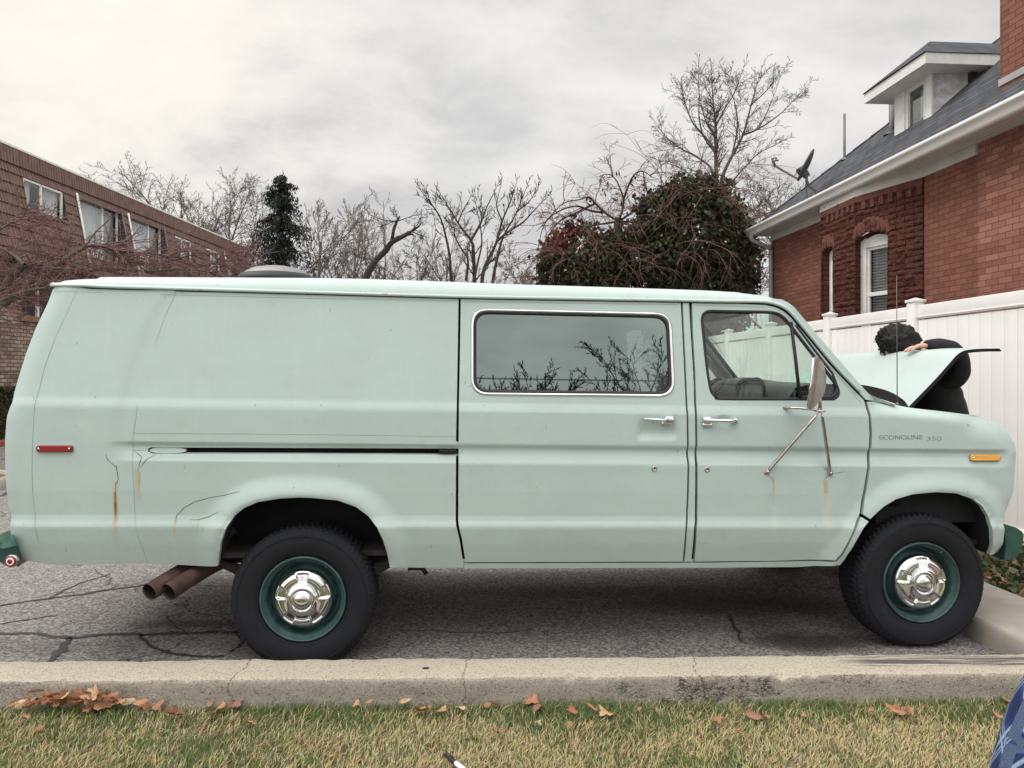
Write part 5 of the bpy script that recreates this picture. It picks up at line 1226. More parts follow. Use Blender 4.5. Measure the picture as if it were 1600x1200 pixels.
# ------------------------------------------------------------------ brown apartment block at the left
CT, CB, CW = -12.536, -12.08, -12.55
AX = lambda Y, c: c+.037*Y
apt = empty('apartment_building', (-16, 22, 0), 'two-storey apartment block with brown shake mansard, tall windows and tan brick ground floor', 'building')
def ab(mb, name, mats, parent=apt): return mb.build(name, mats, parent, tuple(-Vector(apt.location)))
AY0, AY1 = 11.0, 31.8; ZM0, ZM1, ZB = 4.22, 6.60, 6.96
fa = Face((AX(AY0, CW), AY0), (AX(AY1, CW), AY1), (1,0,0)); fT = Face((AX(AY0, CT), AY0), (AX(AY1, CT), AY1), (1,0,0))
uy = lambda Y: (Y-AY0)/fT.u.y
def yl(px, c): a = (px-800)/F; return c/(a-.037)
gw0, gw1 = uy(yl(34, CW)), uy(yl(80, CW))
wall('wall', fa, [(0,0),(fa.L,0),(fa.L,ZM0),(0,ZM0)], [[(gw0,3.0),(gw1,3.0),(gw1,3.9),(gw0,3.9)]], M['tanbrick'], apt)
mb = MB(); fa.box(mb, gw0-.1, gw1+.1, 2.86, 3.0, -.05, .07, 0); ab(mb, 'window_sill', pm('sill_brick', (.24,.15,.10), .9, var=.35, vs=20))
mb = MB(); fa.box(mb, gw0, gw1, 3.0, 3.9, -.16, -.12, 0); fa.box(mb, (gw0+gw1)/2+.1, (gw0+gw1)/2+.18, 3.0, 3.9, -.12, -.06, 1); wq = ab(mb, 'window', [M['darkroom'], M['whitepaint']])
mb = MB(); fa.box(mb, 0, fa.L, 1.62, 1.66, .0, .012); ab(mb, 'brick_ledge', pm('ledge_brick', (.16,.10,.07), .9, var=.3))
feM = Face((AX(AY1, CW), AY1), (AX(AY1, CW)-9, AY1), (0,1,0)); wall('wall', feM, [(0,0),(9,0),(9,ZB-.2),(0,ZB-.2)], [], M['tanbrick'], apt)
mb = MB(); fT.box(mb, -.1, fT.L+.1, ZB, ZB+.05, -.3, .03); ab(mb, 'roof_edge', M['whitepaint'])
mb = MB(); mb.add([fT.p(0, ZB, .0), fT.p(fT.L, ZB, .0), fT.p(fT.L, ZB, -10), fT.p(0, ZB, -10)], [(0,1,2,3)]); ab(mb, 'roof', M['greymetal'])
slope_d = lambda z: (CB-CT)*(ZM1-z)/(ZM1-ZM0)   # how far the mansard stands out at height z
wins = []                                       # (u0, u1, z0, z1, kind)
for px0, px1, za, zb_, kind in ((38,101,5.55,6.32,'small'),(123,191,4.72,6.42,'tall'),(203,257,4.72,6.42,'tall'),(275,301,5.50,6.30,'small'),(323,345,5.40,6.28,'small'),(352,368,4.75,6.40,'tall')):
    wins.append((uy(yl(px0, CT+.12)), uy(yl(px1, CT+.12)), za, zb_, kind))
mb = MB(); us = []
fT_u = fT.L; ncr = 9; hh = (ZM1-ZM0)/ncr
def strip(u0, u1, za, zb2, m=0, dlo=.035):
    da_, db2 = slope_d(za)+dlo, slope_d(zb2)
    q = [(u0, za, da_), (u1, za, da_), (u1, zb2, db2), (u0, zb2, db2), (u0, za, da_-.05), (u1, za, da_-.05)]
    mb.add([fT.p(u, z, d) for u, z, d in q], [(0,1,2,3),(4,5,1,0),(0,3,4),(1,5,2)], m); us.extend([(u, z) for u, z, d in q])
for k in range(ncr):
    za, zb2 = ZM0+k*hh, ZM0+(k+1)*hh; segs = [(0, fT_u)]
    for (u0, u1, z0, z1, kd) in wins:
        if z0 < (za+zb2)/2+.02 and z1 > (za+zb2)/2-.02:
            segs = [s_ for a, b in segs for s_ in ((a, min(b, u0)), (max(a, u1), b)) if s_[1]-s_[0] > .01]
    for a, b in segs: strip(a, b, za, zb2+.02)
q = [(0, ZM1-.04, .06), (fT_u, ZM1-.04, .06), (fT_u, ZB, .02), (0, ZB, .02), (0, ZM1-.04, -.02), (fT_u, ZM1-.04, -.02)]
mb.add([fT.p(u, z, d) for u, z, d in q], [(0,1,2,3),(4,5,1,0)]); us.extend([(u, z) for u, z, d in q])
man = ab(mb, 'mansard', M['mansard']); add_uv(man, us)
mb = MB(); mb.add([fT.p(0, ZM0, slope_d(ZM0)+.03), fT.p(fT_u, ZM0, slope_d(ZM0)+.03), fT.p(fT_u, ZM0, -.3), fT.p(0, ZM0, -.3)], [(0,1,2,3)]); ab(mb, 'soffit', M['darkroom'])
for (u0, u1, z0, z1, kd) in wins:
    mb = MB(); dep = .02 if kd == 'small' else -.06
    for a, b, c_, d_ in ((u0, u0+.05, z0, z1), (u1-.05, u1, z0, z1), (u0, u1, z0, z0+.05), (u0, u1, z1-.05, z1), ((u0+u1)/2+(.25 if kd == 'tall' else -.1), (u0+u1)/2+(.31 if kd == 'tall' else -.05), z0, z1)): fT.box(mb, a, b, c_, d_, dep, dep+.05, 0)
    if kd == 'tall':
        fT.box(mb, (u0+u1)/2+.3, u1, z0+.62, z0+.68, dep, dep+.05, 0)
    else: fT.box(mb, u0-.05, u1+.05, z0-.06, z0, dep, slope_d(z0)+.06, 2)
    # tapering cheeks of the recess
    for u in (u0, u1):
        mb.add([fT.p(u, z0-.02, dep), fT.p(u, z1+.02, dep), fT.p(u, z1+.02, slope_d(z1)+.02), fT.p(u, z0-.02, slope_d(z0)+.02)], [(0,1,2,3)], 1)
    if kd == 'tall':
        for u, m_ in ((u0-.03, 0), (u1+.03, 3)): mb.tube([fT.p(u, z0-.25, slope_d(z0-.25)+.05), fT.p(u, z1+.02, slope_d(z1)+.05)], .035, 4, m_)
    mb.add([fT.p(u0, z0, dep), fT.p(u1, z0, dep), fT.p(u1, z0, slope_d(z0)+.03), fT.p(u0, z0, slope_d(z0)+.03)], [(0,1,2,3)], 1)
    wo_ = ab(mb, 'window', [M['whitepaint'], M['darkroom'], M['mansard'], M['greymetal']])
    mb = MB(); mb.add([fT.p(u0, z0, dep+.02), fT.p(u1, z0, dep+.02), fT.p(u1, z1, dep+.02), fT.p(u0, z1, dep+.02)], [(0,1,2,3)]); ab(mb, 'glass', M['house_glass'], wo_)
    mb = MB(); n = 44
    for (ca, cb, mt) in (((0, .30, 0), (.62, 1.0, 0)) if kd == 'small' else ((0, .72, 0), (.78, 1.0, 1))):
        r_ = [(u0+(u1-u0)*(ca+(cb-ca)*i/n), -.02+.025*math.sin(i*1.35+.3*math.sin(i))) for i in range(n+1)]
        mb.grid([[fT.p(u, z0, dep-.09+d) for u, d in r_], [fT.p(u, z1, dep-.09+d) for u, d in r_]], mt, True)
    ab(mb, 'curtain', [M['curtain'], M['drape']], wo_)
    mb = MB(); fT.box(mb, u0-.1, u1+.1, z0-.1, z1+.1, dep-.7, dep-.6); ab(mb, 'room', M['darkroom'], wo_)
# far side ground: red kerb and bed at the foot of the block
mb = MB(); fk = Face((AX(6, -11.75), 6), (AX(40, -11.75), 40), (1,0,0)); fk.box(mb, 0, fk.L, -.05, .14, 0, .15, 0, .02); struct('red_kerb', mb, M['redkerb'])
mb = MB(); mb.add([fk.p(0,.11,0), fk.p(fk.L,.11,0), fk.p(fk.L,.11,-12), fk.p(0,.11,-12)], [(0,1,2,3)]); struct('lawn_strip', mb, M['soil'])
mb = MB(); mb.lathe([(0,.10),(.78,.10)], (-7.9,10.2,0), 'z', 40); struct('tree_bed_soil', mb, M['mulch'])
mb = MB(); mb.lathe([(.78,.09),(.79,.14),(.92,.14),(.94,.12),(.95,-.02)], (-7.9,10.2,0), 'z', 48); struct('tree_bed_kerb', mb, M['walk'])
mb = MB(); mb.add([pA+Vector((.58,0,.10)), pA+fd*14+Vector((.58,0,.10)), pA+fd*14+Vector((8,0,.10)), pA+Vector((8,0,.10))], [(0,1,2,3)]); struct('planting_bed', mb, M['mulch'])
# ================================================================== trees and shrubs
def branch(T, tw, p, d, L, r, lv, q, rg):
    """one limb with its side limbs: T takes limbs up to level q['trunk'], tw the finer wood"""
    n = q['seg'][lv]; pts = [p.copy()]; dd = d.normalized(); wd_ = q['wander'][lv]; tr = q['trop'][lv]
    for i in range(n):
        dd = (dd+Vector((rg.gauss(0, wd_), rg.gauss(0, wd_), rg.gauss(0, wd_)+tr))).normalized(); pts.append(pts[-1]+dd*(L/n))
    rad = [max(q['rmin'], r*(1-.72*i/n)) for i in range(n+1)]
    (T if lv <= q['trunk'] else tw).tube(pts, rad, (8,6,4,3,3,3)[lv], cap=False)
    if lv >= q['levels']: return
    k = q['kids'][lv]; k = rg.randint(int(k*.8), int(k*1.2+.5))
    for j in range(k):
        s_ = q['start'][lv]+(1-q['start'][lv])*((j+rg.random())/k); s_ = min(s_, .999); i = int(s_*n); f_ = s_*n-i
        pos = pts[i].lerp(pts[i+1], f_); ax_ = (pts[i+1]-pts[i]).normalized()
        perp = ax_.orthogonal().normalized(); perp.rotate(Matrix.Rotation(rg.uniform(0, 2*math.pi) if lv else j*2.4+rg.uniform(-.4,.4), 3, ax_))
        an = R(rg.gauss(q['ang'][lv], 9)); nd = ax_*math.cos(an)+perp*math.sin(an)
        if lv == 0 and q.get('spread'):
            u_ = math.sqrt((j+.5)/k); an = R(4+u_*q['spread']); nd = ax_*math.cos(an)+perp*math.sin(an)
        if q.get('flat'): nd.y *= q['flat']
        branch(T, tw, pos, nd, L*q['ratio'][lv]*rg.uniform(.7,1.15)*(1-.35*s_), rad[i]*q['rr'][lv], lv+1, q, rg)
STYLE = {
 'vase':  dict(levels=4, seg=[5,7,6,5,4], wander=[.04,.07,.09,.11,.13], trop=[.02,.05,.04,.03,.02], kids=[10,9,8,6], start=[.35,.2,.12,.1], ang=[38,38,40,44], ratio=[.9,.55,.45,.42], rr=[.55,.5,.5,.6], rmin=.007, trunk=1),
 'round': dict(levels=4, seg=[5,7,6,5,4], wander=[.04,.07,.09,.11,.13], trop=[.02,.02,.02,.02,.02], kids=[13,9,8,6], start=[.30,.15,.12,.1], ang=[46,40,42,44], ratio=[.78,.50,.44,.42], rr=[.5,.5,.5,.6], rmin=.0065, trunk=1),
 'airy':  dict(levels=4, seg=[6,7,6,5,4], wander=[.03,.05,.07,.09,.10], trop=[.02,.05,.04,.03,.02], kids=[10,8,6,5], start=[.3,.15,.12,.1], ang=[34,34,34,38], ratio=[.62,.50,.45,.42], rr=[.42,.5,.5,.6], rmin=.0055, trunk=1),
 'sumac': dict(levels=4, seg=[6,6,6,5,4], wander=[.06,.07,.08,.08,.09], trop=[.03,.055,.06,.06,.06], kids=[4,4,4,4], start=[.40,.25,.2,.2], ang=[42,42,38,34], ratio=[.75,.58,.48,.40], rr=[.6,.6,.6,.7], rmin=.010, trunk=0),
 'droop': dict(levels=4, seg=[5,8,7,6,4], wander=[.08,.10,.12,.13,.15], trop=[.04,-.01,-.05,-.08,-.06], kids=[8,6,4,3], start=[.3,.15,.12,.1], ang=[55,48,44,42], ratio=[1.0,.62,.60,.5], rr=[.55,.5,.5,.6], rmin=.0042, trunk=1),
 'fan':   dict(levels=4, seg=[5,8,6,4,3], wander=[.02,.035,.07,.10,.12], trop=[.02,.012,.05,.06,.05], kids=[15,11,5,2], start=[.88,.16,.15,.2], ang=[34,40,50,46], spread=68, ratio=[.50,.36,.28,.36], rr=[.5,.42,.5,.6], rmin=.0075, trunk=1),
}
def bare_tree(name, X, Y, H, style, label, mat, r0, seed, stems=1, lean=(0,0), group='bare trees behind the van', trunkfrac=.5, **over):
    rg = random.Random(seed); q = dict(STYLE[style]); q.update(over); root = empty(name, (X, Y, 0), label, 'tree', group); T, tw = MB(), MB()
    for s_ in range(stems):
        a = rg.uniform(0, 6.28); sp = .36 if stems > 1 else 0; d = Vector((lean[0]+sp*math.cos(a), lean[1]+sp*math.sin(a), 1))
        branch(T, tw, Vector((.15*math.cos(a)*(stems > 1), .15*math.sin(a)*(stems > 1), 0)), d, H*trunkfrac*rg.uniform(.9,1.1), r0, 0, q, rg)
    zs = [v[2] for v in tw.v]; k = H/max(zs)
    for m_ in (T, tw): m_.v = [(a*k, b*k, c*k) for a, b, c in m_.v]
    T.build('trunk', mat, root); tw.build('crown', mat, root); return root
def tree_px(name, px, ptop, Y, style, label, mat, r0, seed, **k): return bare_tree(name, (px-800)/F*Y, Y, HC+(HZ-ptop)/F*Y, style, label, mat, r0, seed, **k)
tree_px('bare_tree', 205, 256, 44, 'round', 'leftmost bare tree, a small grey crown just over the apartment roof edge', M['bark'], .20, 11)
tree_px('bare_tree', 288, 251, 46, 'round', 'bare grey tree over the apartment roof, middle one of three', M['bark'], .22, 12)
tree_px('bare_tree', 362, 246, 42, 'vase', 'bare tree with dense twigs between the apartment roof and the dark conifer', M['bark'], .24, 13)
tree_px('bare_tree', 503, 300, 40, 'airy', 'pale feathery bare tree right beside the dark conifer', M['barkpale'], .13, 14, rmin=.008)
tree_px('bare_tree', 545, 304, 38, 'airy', 'pale thin bare tree behind the dark broken limb', M['barkpale'], .12, 15)
tree_px('bare_tree', 596, 306, 41, 'airy', 'slender pale bare tree directly above the sliding door seam of the van', M['barkpale'], .12, 16)
tree_px('bare_tree', 650, 352, 33, 'round', 'low dark tangled bare tree right of the broken limb', M['bark'], .12, 17)
tree_px('bare_tree', 700, 312, 43, 'airy', 'faint thin bare tree behind the forking stems', M['barkpale'], .11, 18)
tree_px('bare_tree', 822, 372, 30, 'round', 'small low bare shrub tree left of the ivy mass', M['barkpale'], .06, 20)
tree_px('bare_tree', 1196, 250, 30, 'round', 'faint bare tree in the gap between the ivy and the brick house', M['barkpale'], .10, 22, trunkfrac=.5)
def traced_tree(label, Y, base, paths, mat, q, r0, seed, n_side, L_side, group='bare trees behind the van', jit=.25, slim=1.0):
    """main limbs follow the photo's limbs, each at its own depth; side wood grows by rule"""
    rg = random.Random(seed); root = empty('bare_tree', (at(base, 584, Y).x, Y, 0), label, 'tree', group); lo = Vector(root.location); T, tw = MB(), MB()
    for pp, ra, rb in [(p_, a_*slim, b_*slim) for p_, a_, b_ in paths]:
        dz = rg.uniform(-jit, jit); k = len(pp)-1; raw = [at(px, py, Y)-lo+Vector((0, dz*i/k*3, 0)) for i, (px, py) in enumerate(pp)]
        pts = smooth_line([tuple(p) for p in raw], 6); n = len(pts); T.tube(pts, [ra+(rb-ra)*i/(n-1) for i in range(n)], 7, cap=False)
        Lt = sum((raw[i+1]-raw[i]).length for i in range(k))
        for c_ in range(int(n_side*Lt)):
            i = min(n-2, int((.22+.78*rg.random()**.8)*(n-1))); ax_ = (Vector(pts[i+1])-Vector(pts[i])).normalized(); pr = ax_.orthogonal().normalized(); pr.rotate(Matrix.Rotation(rg.uniform(0, 6.28), 3, ax_)); an = R(rg.gauss(q['ang'][1], 10)); nd = ax_*math.cos(an)+pr*math.sin(an)
            branch(T, tw, Vector(pts[i]), nd, L_side*rg.uniform(.5,1.2)*(1-.45*i/n), max(q['rmin'], (ra+(rb-ra)*i/n)*.45), 2, q, rg)
        branch(T, tw, Vector(pts[-1]), Vector(pts[-1])-Vector(pts[-3]), L_side*.6, rb, 2, q, rg)
    T.build('trunk', mat, root); tw.build('crown', mat, root); return root
qs = dict(STYLE['sumac'], trunk=1, rmin=.008, levels=4, trop=[0,0,.07,.08,.08], kids=[0,0,4,3], ang=[0,40,36,34,30], start=[0,0,.25,.2], ratio=[0,0,.5,.45], wander=[0,0,.07,.08,.09])
traced_tree('dark bare tree with several forking stems and upswept tips', 26, 752, [
  ([(735,584),(715,500),(706,439),(704,406),(700,381),(691,347),(677,325),(668,314)], .075, .012), ([(745,584),(742,500),(741,439),(739,391),(736,375),(716,347),(703,325),(689,302)], .095, .012),
  ([(736,375),(750,350),(759,325),(771,300)], .055, .012), ([(752,584),(752,500),(753,439),(759,412),(775,378),(784,344),(797,312),(803,294)], .095, .012), ([(775,378),(794,362),(817,347),(833,330),(846,316)], .05, .012),
  ([(762,584),(766,500),(770,439),(778,397),(787,366),(806,331),(820,296)], .08, .012), ([(728,439),(731,406),(722,390),(712,372),(708,352)], .05, .012), ([(741,439),(746,410),(752,380),(750,352),(744,322)], .045, .012), ([(716,347),(722,326),(730,306)], .03, .011), ([(784,344),(776,322),(780,300)], .03, .011), ([(806,331),(824,318),(836,302)], .03, .011)],
  M['barkdark'], qs, .09, 31, 2.6, .95)
qf = dict(STYLE['round'], trunk=1, rmin=.0048, levels=4, trop=[0,0,.03,.04,.03], kids=[0,0,6,3], ang=[0,46,48,46,46], start=[0,0,.15,.2], ratio=[0,0,.42,.48], wander=[0,0,.07,.10,.12])
traced_tree('tall bare tree with a wide rounded crown rising behind the ivy', 24, 1122, [
  ([(1122,584),(1121,420),(1120,300),(1119,240),(1119,194),(1116,162),(1113,122)], .15, .012), ([(1121,330),(1128,278),(1143,244),(1159,212),(1172,162),(1183,122)], .10, .012), ([(1159,212),(1184,203),(1214,183),(1236,160)], .05, .011),
  ([(1119,270),(1116,237),(1098,210),(1081,190),(1069,158),(1063,144)], .06, .011), ([(1119,282),(1110,258),(1088,240),(1066,226),(1045,206),(1034,188)], .055, .011), ([(1119,196),(1132,170),(1144,150),(1154,122)], .045, .011),
  ([(1126,310),(1147,281),(1170,255),(1190,236),(1220,220)], .05, .011), ([(1098,212),(1091,185),(1090,156),(1087,128)], .04, .011), ([(1119,215),(1107,190),(1101,160),(1099,130)], .04, .011), ([(1143,246),(1150,205),(1146,170),(1130,130)], .045, .011), ([(1184,203),(1196,178),(1206,150)], .03, .011), ([(1066,226),(1048,232),(1034,226)], .025, .010), ([(1172,165),(1190,150),(1204,134)], .03, .010),
  ([(1124,320),(1150,330),(1180,326),(1206,300),(1232,282)], .05, .010), ([(1130,350),(1170,345),(1205,330),(1240,312),(1262,290)], .04, .010), ([(1118,300),(1090,285),(1062,268),(1040,262)], .045, .010)],
  M['bark'], qf, .15, 33, 6.5, 1.1, slim=.72)
# broken dark limb standing above the van roof
o = empty('broken_tree', (at(560, 584, 27).x, 27, 0), 'dark dead tree leaning right with a snapped limb above the van roof', 'tree', 'bare trees behind the van'); mb = MB(); lo = Vector(o.location)
L1 = [tuple(at(px, py, 27)-lo) for px, py in ((552,600),(560,480),(569,440),(585,410),(602,392),(613,378),(632,368),(642,362),(655,353))]; L1[0] = (L1[0][0], 0, 0)
mb.tube(smooth_line(L1, 4), [.13]*12+[.115]*6+[.10]*5+[.08]*5+[.05]*3+[.035]*2, 8); mb.tube([tuple(at(px, py, 27)-lo) for px, py in ((612,379),(615,360),(620,346),(625,338))], [.07,.06,.05,.03], 7); mb.tube([tuple(at(px, py, 27)-lo) for px, py in ((632,368),(645,366),(650,371))], [.04,.03,.015], 6)
mb.tube([tuple(at(px, py, 27)-lo) for px, py in ((598,396),(594,404),(590,400))], [.06,.045,.02], 6); mb.build('trunk', M['barkdark'], o)
rg = random.Random(3); tw = MB()
for k in range(9):
    px, py = rg.choice(((585,410),(602,392),(640,363),(622,345),(575,430))); branch(MB(), tw, at(px, py, 27)-lo, Vector((rg.uniform(-1,1), rg.uniform(-.5,.5), rg.uniform(-.2,.9))), rg.uniform(.6,1.3), .02, 2, dict(STYLE['round'], trunk=0), rg)
tw.build('crown', M['barkdark'], o)
# red-barked shrub tree whose limbs reach in from the left, in front of the apartment block
o = empty('crabapple_tree', (-7.9, 10.2, 0), 'reddish bare tree reaching in from the left in front of the apartment block', 'tree'); lo = Vector(o.location); T, tw = MB(), MB(); rg = random.Random(5)
q5 = dict(STYLE['droop'], trunk=0, rmin=.0042, trop=[.02,.0,-.015,-.02,-.02], kids=[7,6,5,4])
def limb(pp, Y, r0, r1):
    pts = smooth_line([tuple(at(px, py, Y+k*.12)-lo) for k, (px, py) in enumerate(pp)], 5); n = len(pts)
    T.tube(pts, [r0+(r1-r0)*i/(n-1) for i in range(n)], 8, cap=False)
    for k in range(int(n*.72)):
        i = rg.randrange(2, n-1); ax_ = (Vector(pts[i+1])-Vector(pts[i])).normalized(); an = rg.uniform(.5,1.1); pr = ax_.orthogonal().normalized(); pr.rotate(Matrix.Rotation(rg.uniform(0,6.28), 3, ax_)); nd = ax_*math.cos(an)+pr*math.sin(an); nd.z = nd.z*.5+rg.uniform(-.15,.18)
        branch(T, tw, Vector(pts[i]), nd, rg.uniform(.4,1.0), .013*rg.uniform(.6,1.2), 2, q5, rg)
T.tube([(0,0,0), (.03,0,.8), (-.02,0,1.6), tuple(at(-85,430,10.2)-lo)], [.16,.13,.12,.10], 10)
limb([(-85,430),(-40,445),(0,455),(18,432),(38,414),(62,424),(86,414),(101,405),(106,380),(112,352)], 10.2, .075, .018)
limb([(-85,430),(-40,480),(0,478),(20,466),(42,460),(40,440),(38,414)], 10.0, .055, .03)
limb([(38,414),(20,398),(0,387),(-20,380)], 10.4, .03, .015)
limb([(101,405),(125,390),(150,383),(185,392),(225,395),(270,402)], 10.6, .03, .008)
limb([(62,424),(120,425),(170,420),(230,424),(290,420),(340,426),(390,420)], 10.8, .028, .006)
limb([(-85,430),(-30,380),(10,352),(38,330)], 10.3, .03, .005)
limb([(150,383),(200,408),(250,412),(310,396),(350,398),(385,390)], 11.2, .016, .005); limb([(0,470),(40,455),(90,448),(150,440),(220,436)], 10.1, .03, .006)
limb([(230,424),(270,430),(330,412),(372,406)], 11.4, .012, .005)
T.build('trunk', M['bark'], o); tw.build('crown', M['barkred'], o)
# ---- leaf clouds
def leaf_cloud(P_, size, cols, rs, aspect=.62, droop=.0, flat=None):
    n = len(P_); v = np.zeros((n,4,3), np.float32); a = rs.normal(size=(n,3)); 
    if droop: a[:,2] -= droop
    a /= np.linalg.norm(a, axis=1)[:,None]; b = rs.normal(size=(n,3)); b -= (b*a).sum(1)[:,None]*a; b /= np.linalg.norm(b, axis=1)[:,None]
    s_ = size*rs.uniform(.6,1.25,n)[:,None]; P_ = np.asarray(P_)
    v[:,0] = P_-a*s_*.5; v[:,1] = P_+b*s_*aspect*.5; v[:,2] = P_+a*s_*.5; v[:,3] = P_-b*s_*aspect*.5
    cc = np.asarray(cols)[rs.integers(0, len(cols), n)]*rs.uniform(.65,1.35,(n,1)); col = np.concatenate([cc, np.ones((n,1))], 1)
    return v.reshape(-1,3), np.arange(4*n).reshape(-1,4), np.repeat(col, 4, 0)
def blob_points(n, ells, rs, amp=.36, sc=1.6, lo=.72, hi=1.03):
    out_ = []; vol = np.array([e[3]*e[5] for e in ells]); vol = vol/vol.sum()
    for e, f_ in zip(ells, vol):
        k = int(n*f_); d = rs.normal(size=(k,3)); d /= np.linalg.norm(d, axis=1)[:,None]
        for u, r_ in zip(d, rs.uniform(lo**2, hi**2, k)**.5):
            m_ = 1+amp*mnoise.fractal(Vector((u[0]*sc+e[0], u[1]*sc+e[1], u[2]*sc+e[2])), 1, 2, 3)+amp*.5*mnoise.noise(Vector((u[0]*5+e[0], u[1]*5, u[2]*5)))
            out_.append((e[0]+u[0]*e[3]*r_*m_, e[1]+u[1]*e[4]*r_*m_, max(.05, e[2]+u[2]*e[5]*r_*m_)))
    return np.array(out_)
IVY = [(.030,.050,.020),(.042,.064,.026),(.056,.080,.032),(.018,.030,.014),(.080,.098,.042),(.066,.058,.030),(.070,.046,.030)]
def EL(px, py, Y, rx, ry, dep=None): p = at(px, py, Y); k = Y/F; return (p.x, p.y, p.z, rx*k, (dep or rx)*k, ry*k)
def vines(root, lo, surf, n, L, mat, rg, name='vine', up=.2):
    mb = MB()
    for _ in range(n):
        e = rg.choice(surf); a, b = rg.uniform(0, 6.28), rg.uniform(-.35, 1.0); u = Vector((math.cos(a)*math.cos(b), -abs(math.sin(a)*math.cos(b)), math.sin(b)))
        p = Vector((e[0]+u.x*e[3]*1.04, e[1]+u.y*e[4]*1.06, e[2]+u.z*e[5]*1.02)); d = (u*.7+Vector((rg.gauss(0,.6), rg.gauss(0,.4), rg.gauss(up,.4)))).normalized()
        l = rg.uniform(.4, 1)*L; m_ = 9; pts = [p]
        for i in range(m_): d = (d+Vector((rg.gauss(0,.16), rg.gauss(0,.16), -.13+rg.gauss(0,.1)))).normalized(); pts.append(pts[-1]+d*l/m_)
        r_ = rg.uniform(.004,.009); mb.tube([q-lo for q in pts], [r_*(1-.6*i/m_) for i in range(m_+1)], 4, cap=False)
        for _k in range(4):
            i = rg.randrange(2, m_); d2 = ((pts[i+1]-pts[i]).normalized()+Vector((rg.gauss(0,.6), rg.gauss(0,.5), rg.gauss(-.1,.5)))).normalized(); q_ = [pts[i]]
            for j in range(5): d2 = (d2+Vector((rg.gauss(0,.2), rg.gauss(0,.2), -.14))).normalized(); q_.append(q_[-1]+d2*l*.09)
            mb.tube([x-lo for x in q_], [r_*.7*(1-.12*j) for j in range(6)], 3, cap=False)
    return mb.build(name, mat, root)
def ivy_mass(label, ells, n, seed, vn, vL, redtop=None):
    rs = np.random.default_rng(seed); rg = random.Random(seed); e0 = ells[0]; root = empty('ivy_covered_tree', (e0[0], e0[1], 0), label, 'tree', 'ivy covered trees behind the van'); lo = Vector(root.location)
    P_ = blob_points(n, ells, rs); v, f, c = leaf_cloud(P_-np.array(lo), .115, IVY, rs, .72, .3)
    if redtop: 
        m_ = (np.linalg.norm((np.repeat(P_, 4, 0)-np.array(redtop[0]))/np.array(redtop[1]), axis=1) < 1+.3*rs.normal(size=len(v)))
        c[m_, :3] = np.array([.16,.042,.028])*rs.uniform(.5,1.5,(m_.sum(),1))
    np_mesh('foliage', v, f, M['foliage'], root, c)
    mb = MB()
    for k in range(4): a = k*1.7; mb.tube([(.25*math.cos(a), .25*math.sin(a), 0), (.3*math.cos(a), .2*math.sin(a), e0[2]*.5), (.5*e0[3]*math.cos(a), .4*e0[4]*math.sin(a), e0[2]+.2*e0[5])], [.13,.10,.03], 7)
    mb.build('trunk', M['barkdark'], root); vines(root, lo, ells, vn, vL, M['vine'], rg); return root
IV = 15.5
ivy_mass('big ivy-covered tree with glossy dark leaves next to the brick house eave', [EL(1090,378,IV,82,92,70), EL(1140,395,IV+.4,48,72,50), EL(1030,405,IV-.2,58,58,55), EL(1090,312,IV,55,40,50), EL(1035,345,IV,44,48,44), EL(1090,490,IV,85,90,70), EL(1160,438,IV,26,30,30)], 24000, 21, 95, 1.9)
pr = at(872,372,IV)
ivy_mass('smaller ivy-covered tree with reddish top left of the big ivy mass', [EL(905,408,IV,58,56,50), EL(872,425,IV,34,52,36), EL(945,425,IV-.2,46,55,44), EL(985,398,IV,44,48,40), EL(905,500,IV,66,80,55)], 13000, 22, 85, 1.7, (tuple(pr), (.42,.8,.38)))
# bare weeping tree whose red twigs arch over the ivy
o = empty('weeping_tree', (at(965,584,15.9).x, 15.9, 0), 'weeping bare tree with arching red-brown twigs over the ivy mass', 'tree'); lo = Vector(o.location); T, tw = MB(), MB(); rg = random.Random(9)
qd = dict(STYLE['droop'], rmin=.0045, trunk=0)
T.tube([(0,0,0),(.05,0,2.2),tuple(at(966,346,15.9)-lo)], [.14,.12,.09], 9)
for pp in ([(966,346),(945,332),(930,318),(920,308),(905,312),(880,318),(858,340),(838,362)], [(966,346),(972,330),(974,312),(968,292),(960,278),(950,272),(935,276)], [(966,346),(990,330),(1010,310),(1024,302),(1050,310)], [(945,332),(925,330),(900,322),(870,332),(850,352),(840,390)], [(974,312),(982,290),(992,272),(1005,268),(1018,276)], [(966,346),(1000,345),(1040,325),(1075,300),(1100,305),(1130,325)], [(966,346),(940,350),(900,355),(870,350),(850,370)], [(1010,310),(1040,290),(1070,290),(1100,300),(1150,330)], [(930,318),(905,330),(870,350),(842,400),(838,440)]):
    pts = smooth_line([tuple(at(px, py, 15.4-.09*k*rg.uniform(0,1.4))-lo) for k, (px, py) in enumerate(pp)], 5); n = len(pts); T.tube(pts, [.026-.020*i/(n-1) for i in range(n)], 6, cap=False)
    for k in range(int(n*.30)):
        i = rg.randrange(3, n-1); ax_ = (Vector(pts[i+1])-Vector(pts[i])).normalized(); pr_ = ax_.orthogonal().normalized(); pr_.rotate(Matrix.Rotation(rg.uniform(0,6.28), 3, ax_)); nd = ax_*.6+pr_*.8; nd.z += .25
        branch(T, tw, Vector(pts[i]), nd, rg.uniform(.35,.95), .010, 2, qd, rg)
T.build('trunk', M['barkdark'], o); tw.build('crown', M['vine'], o)
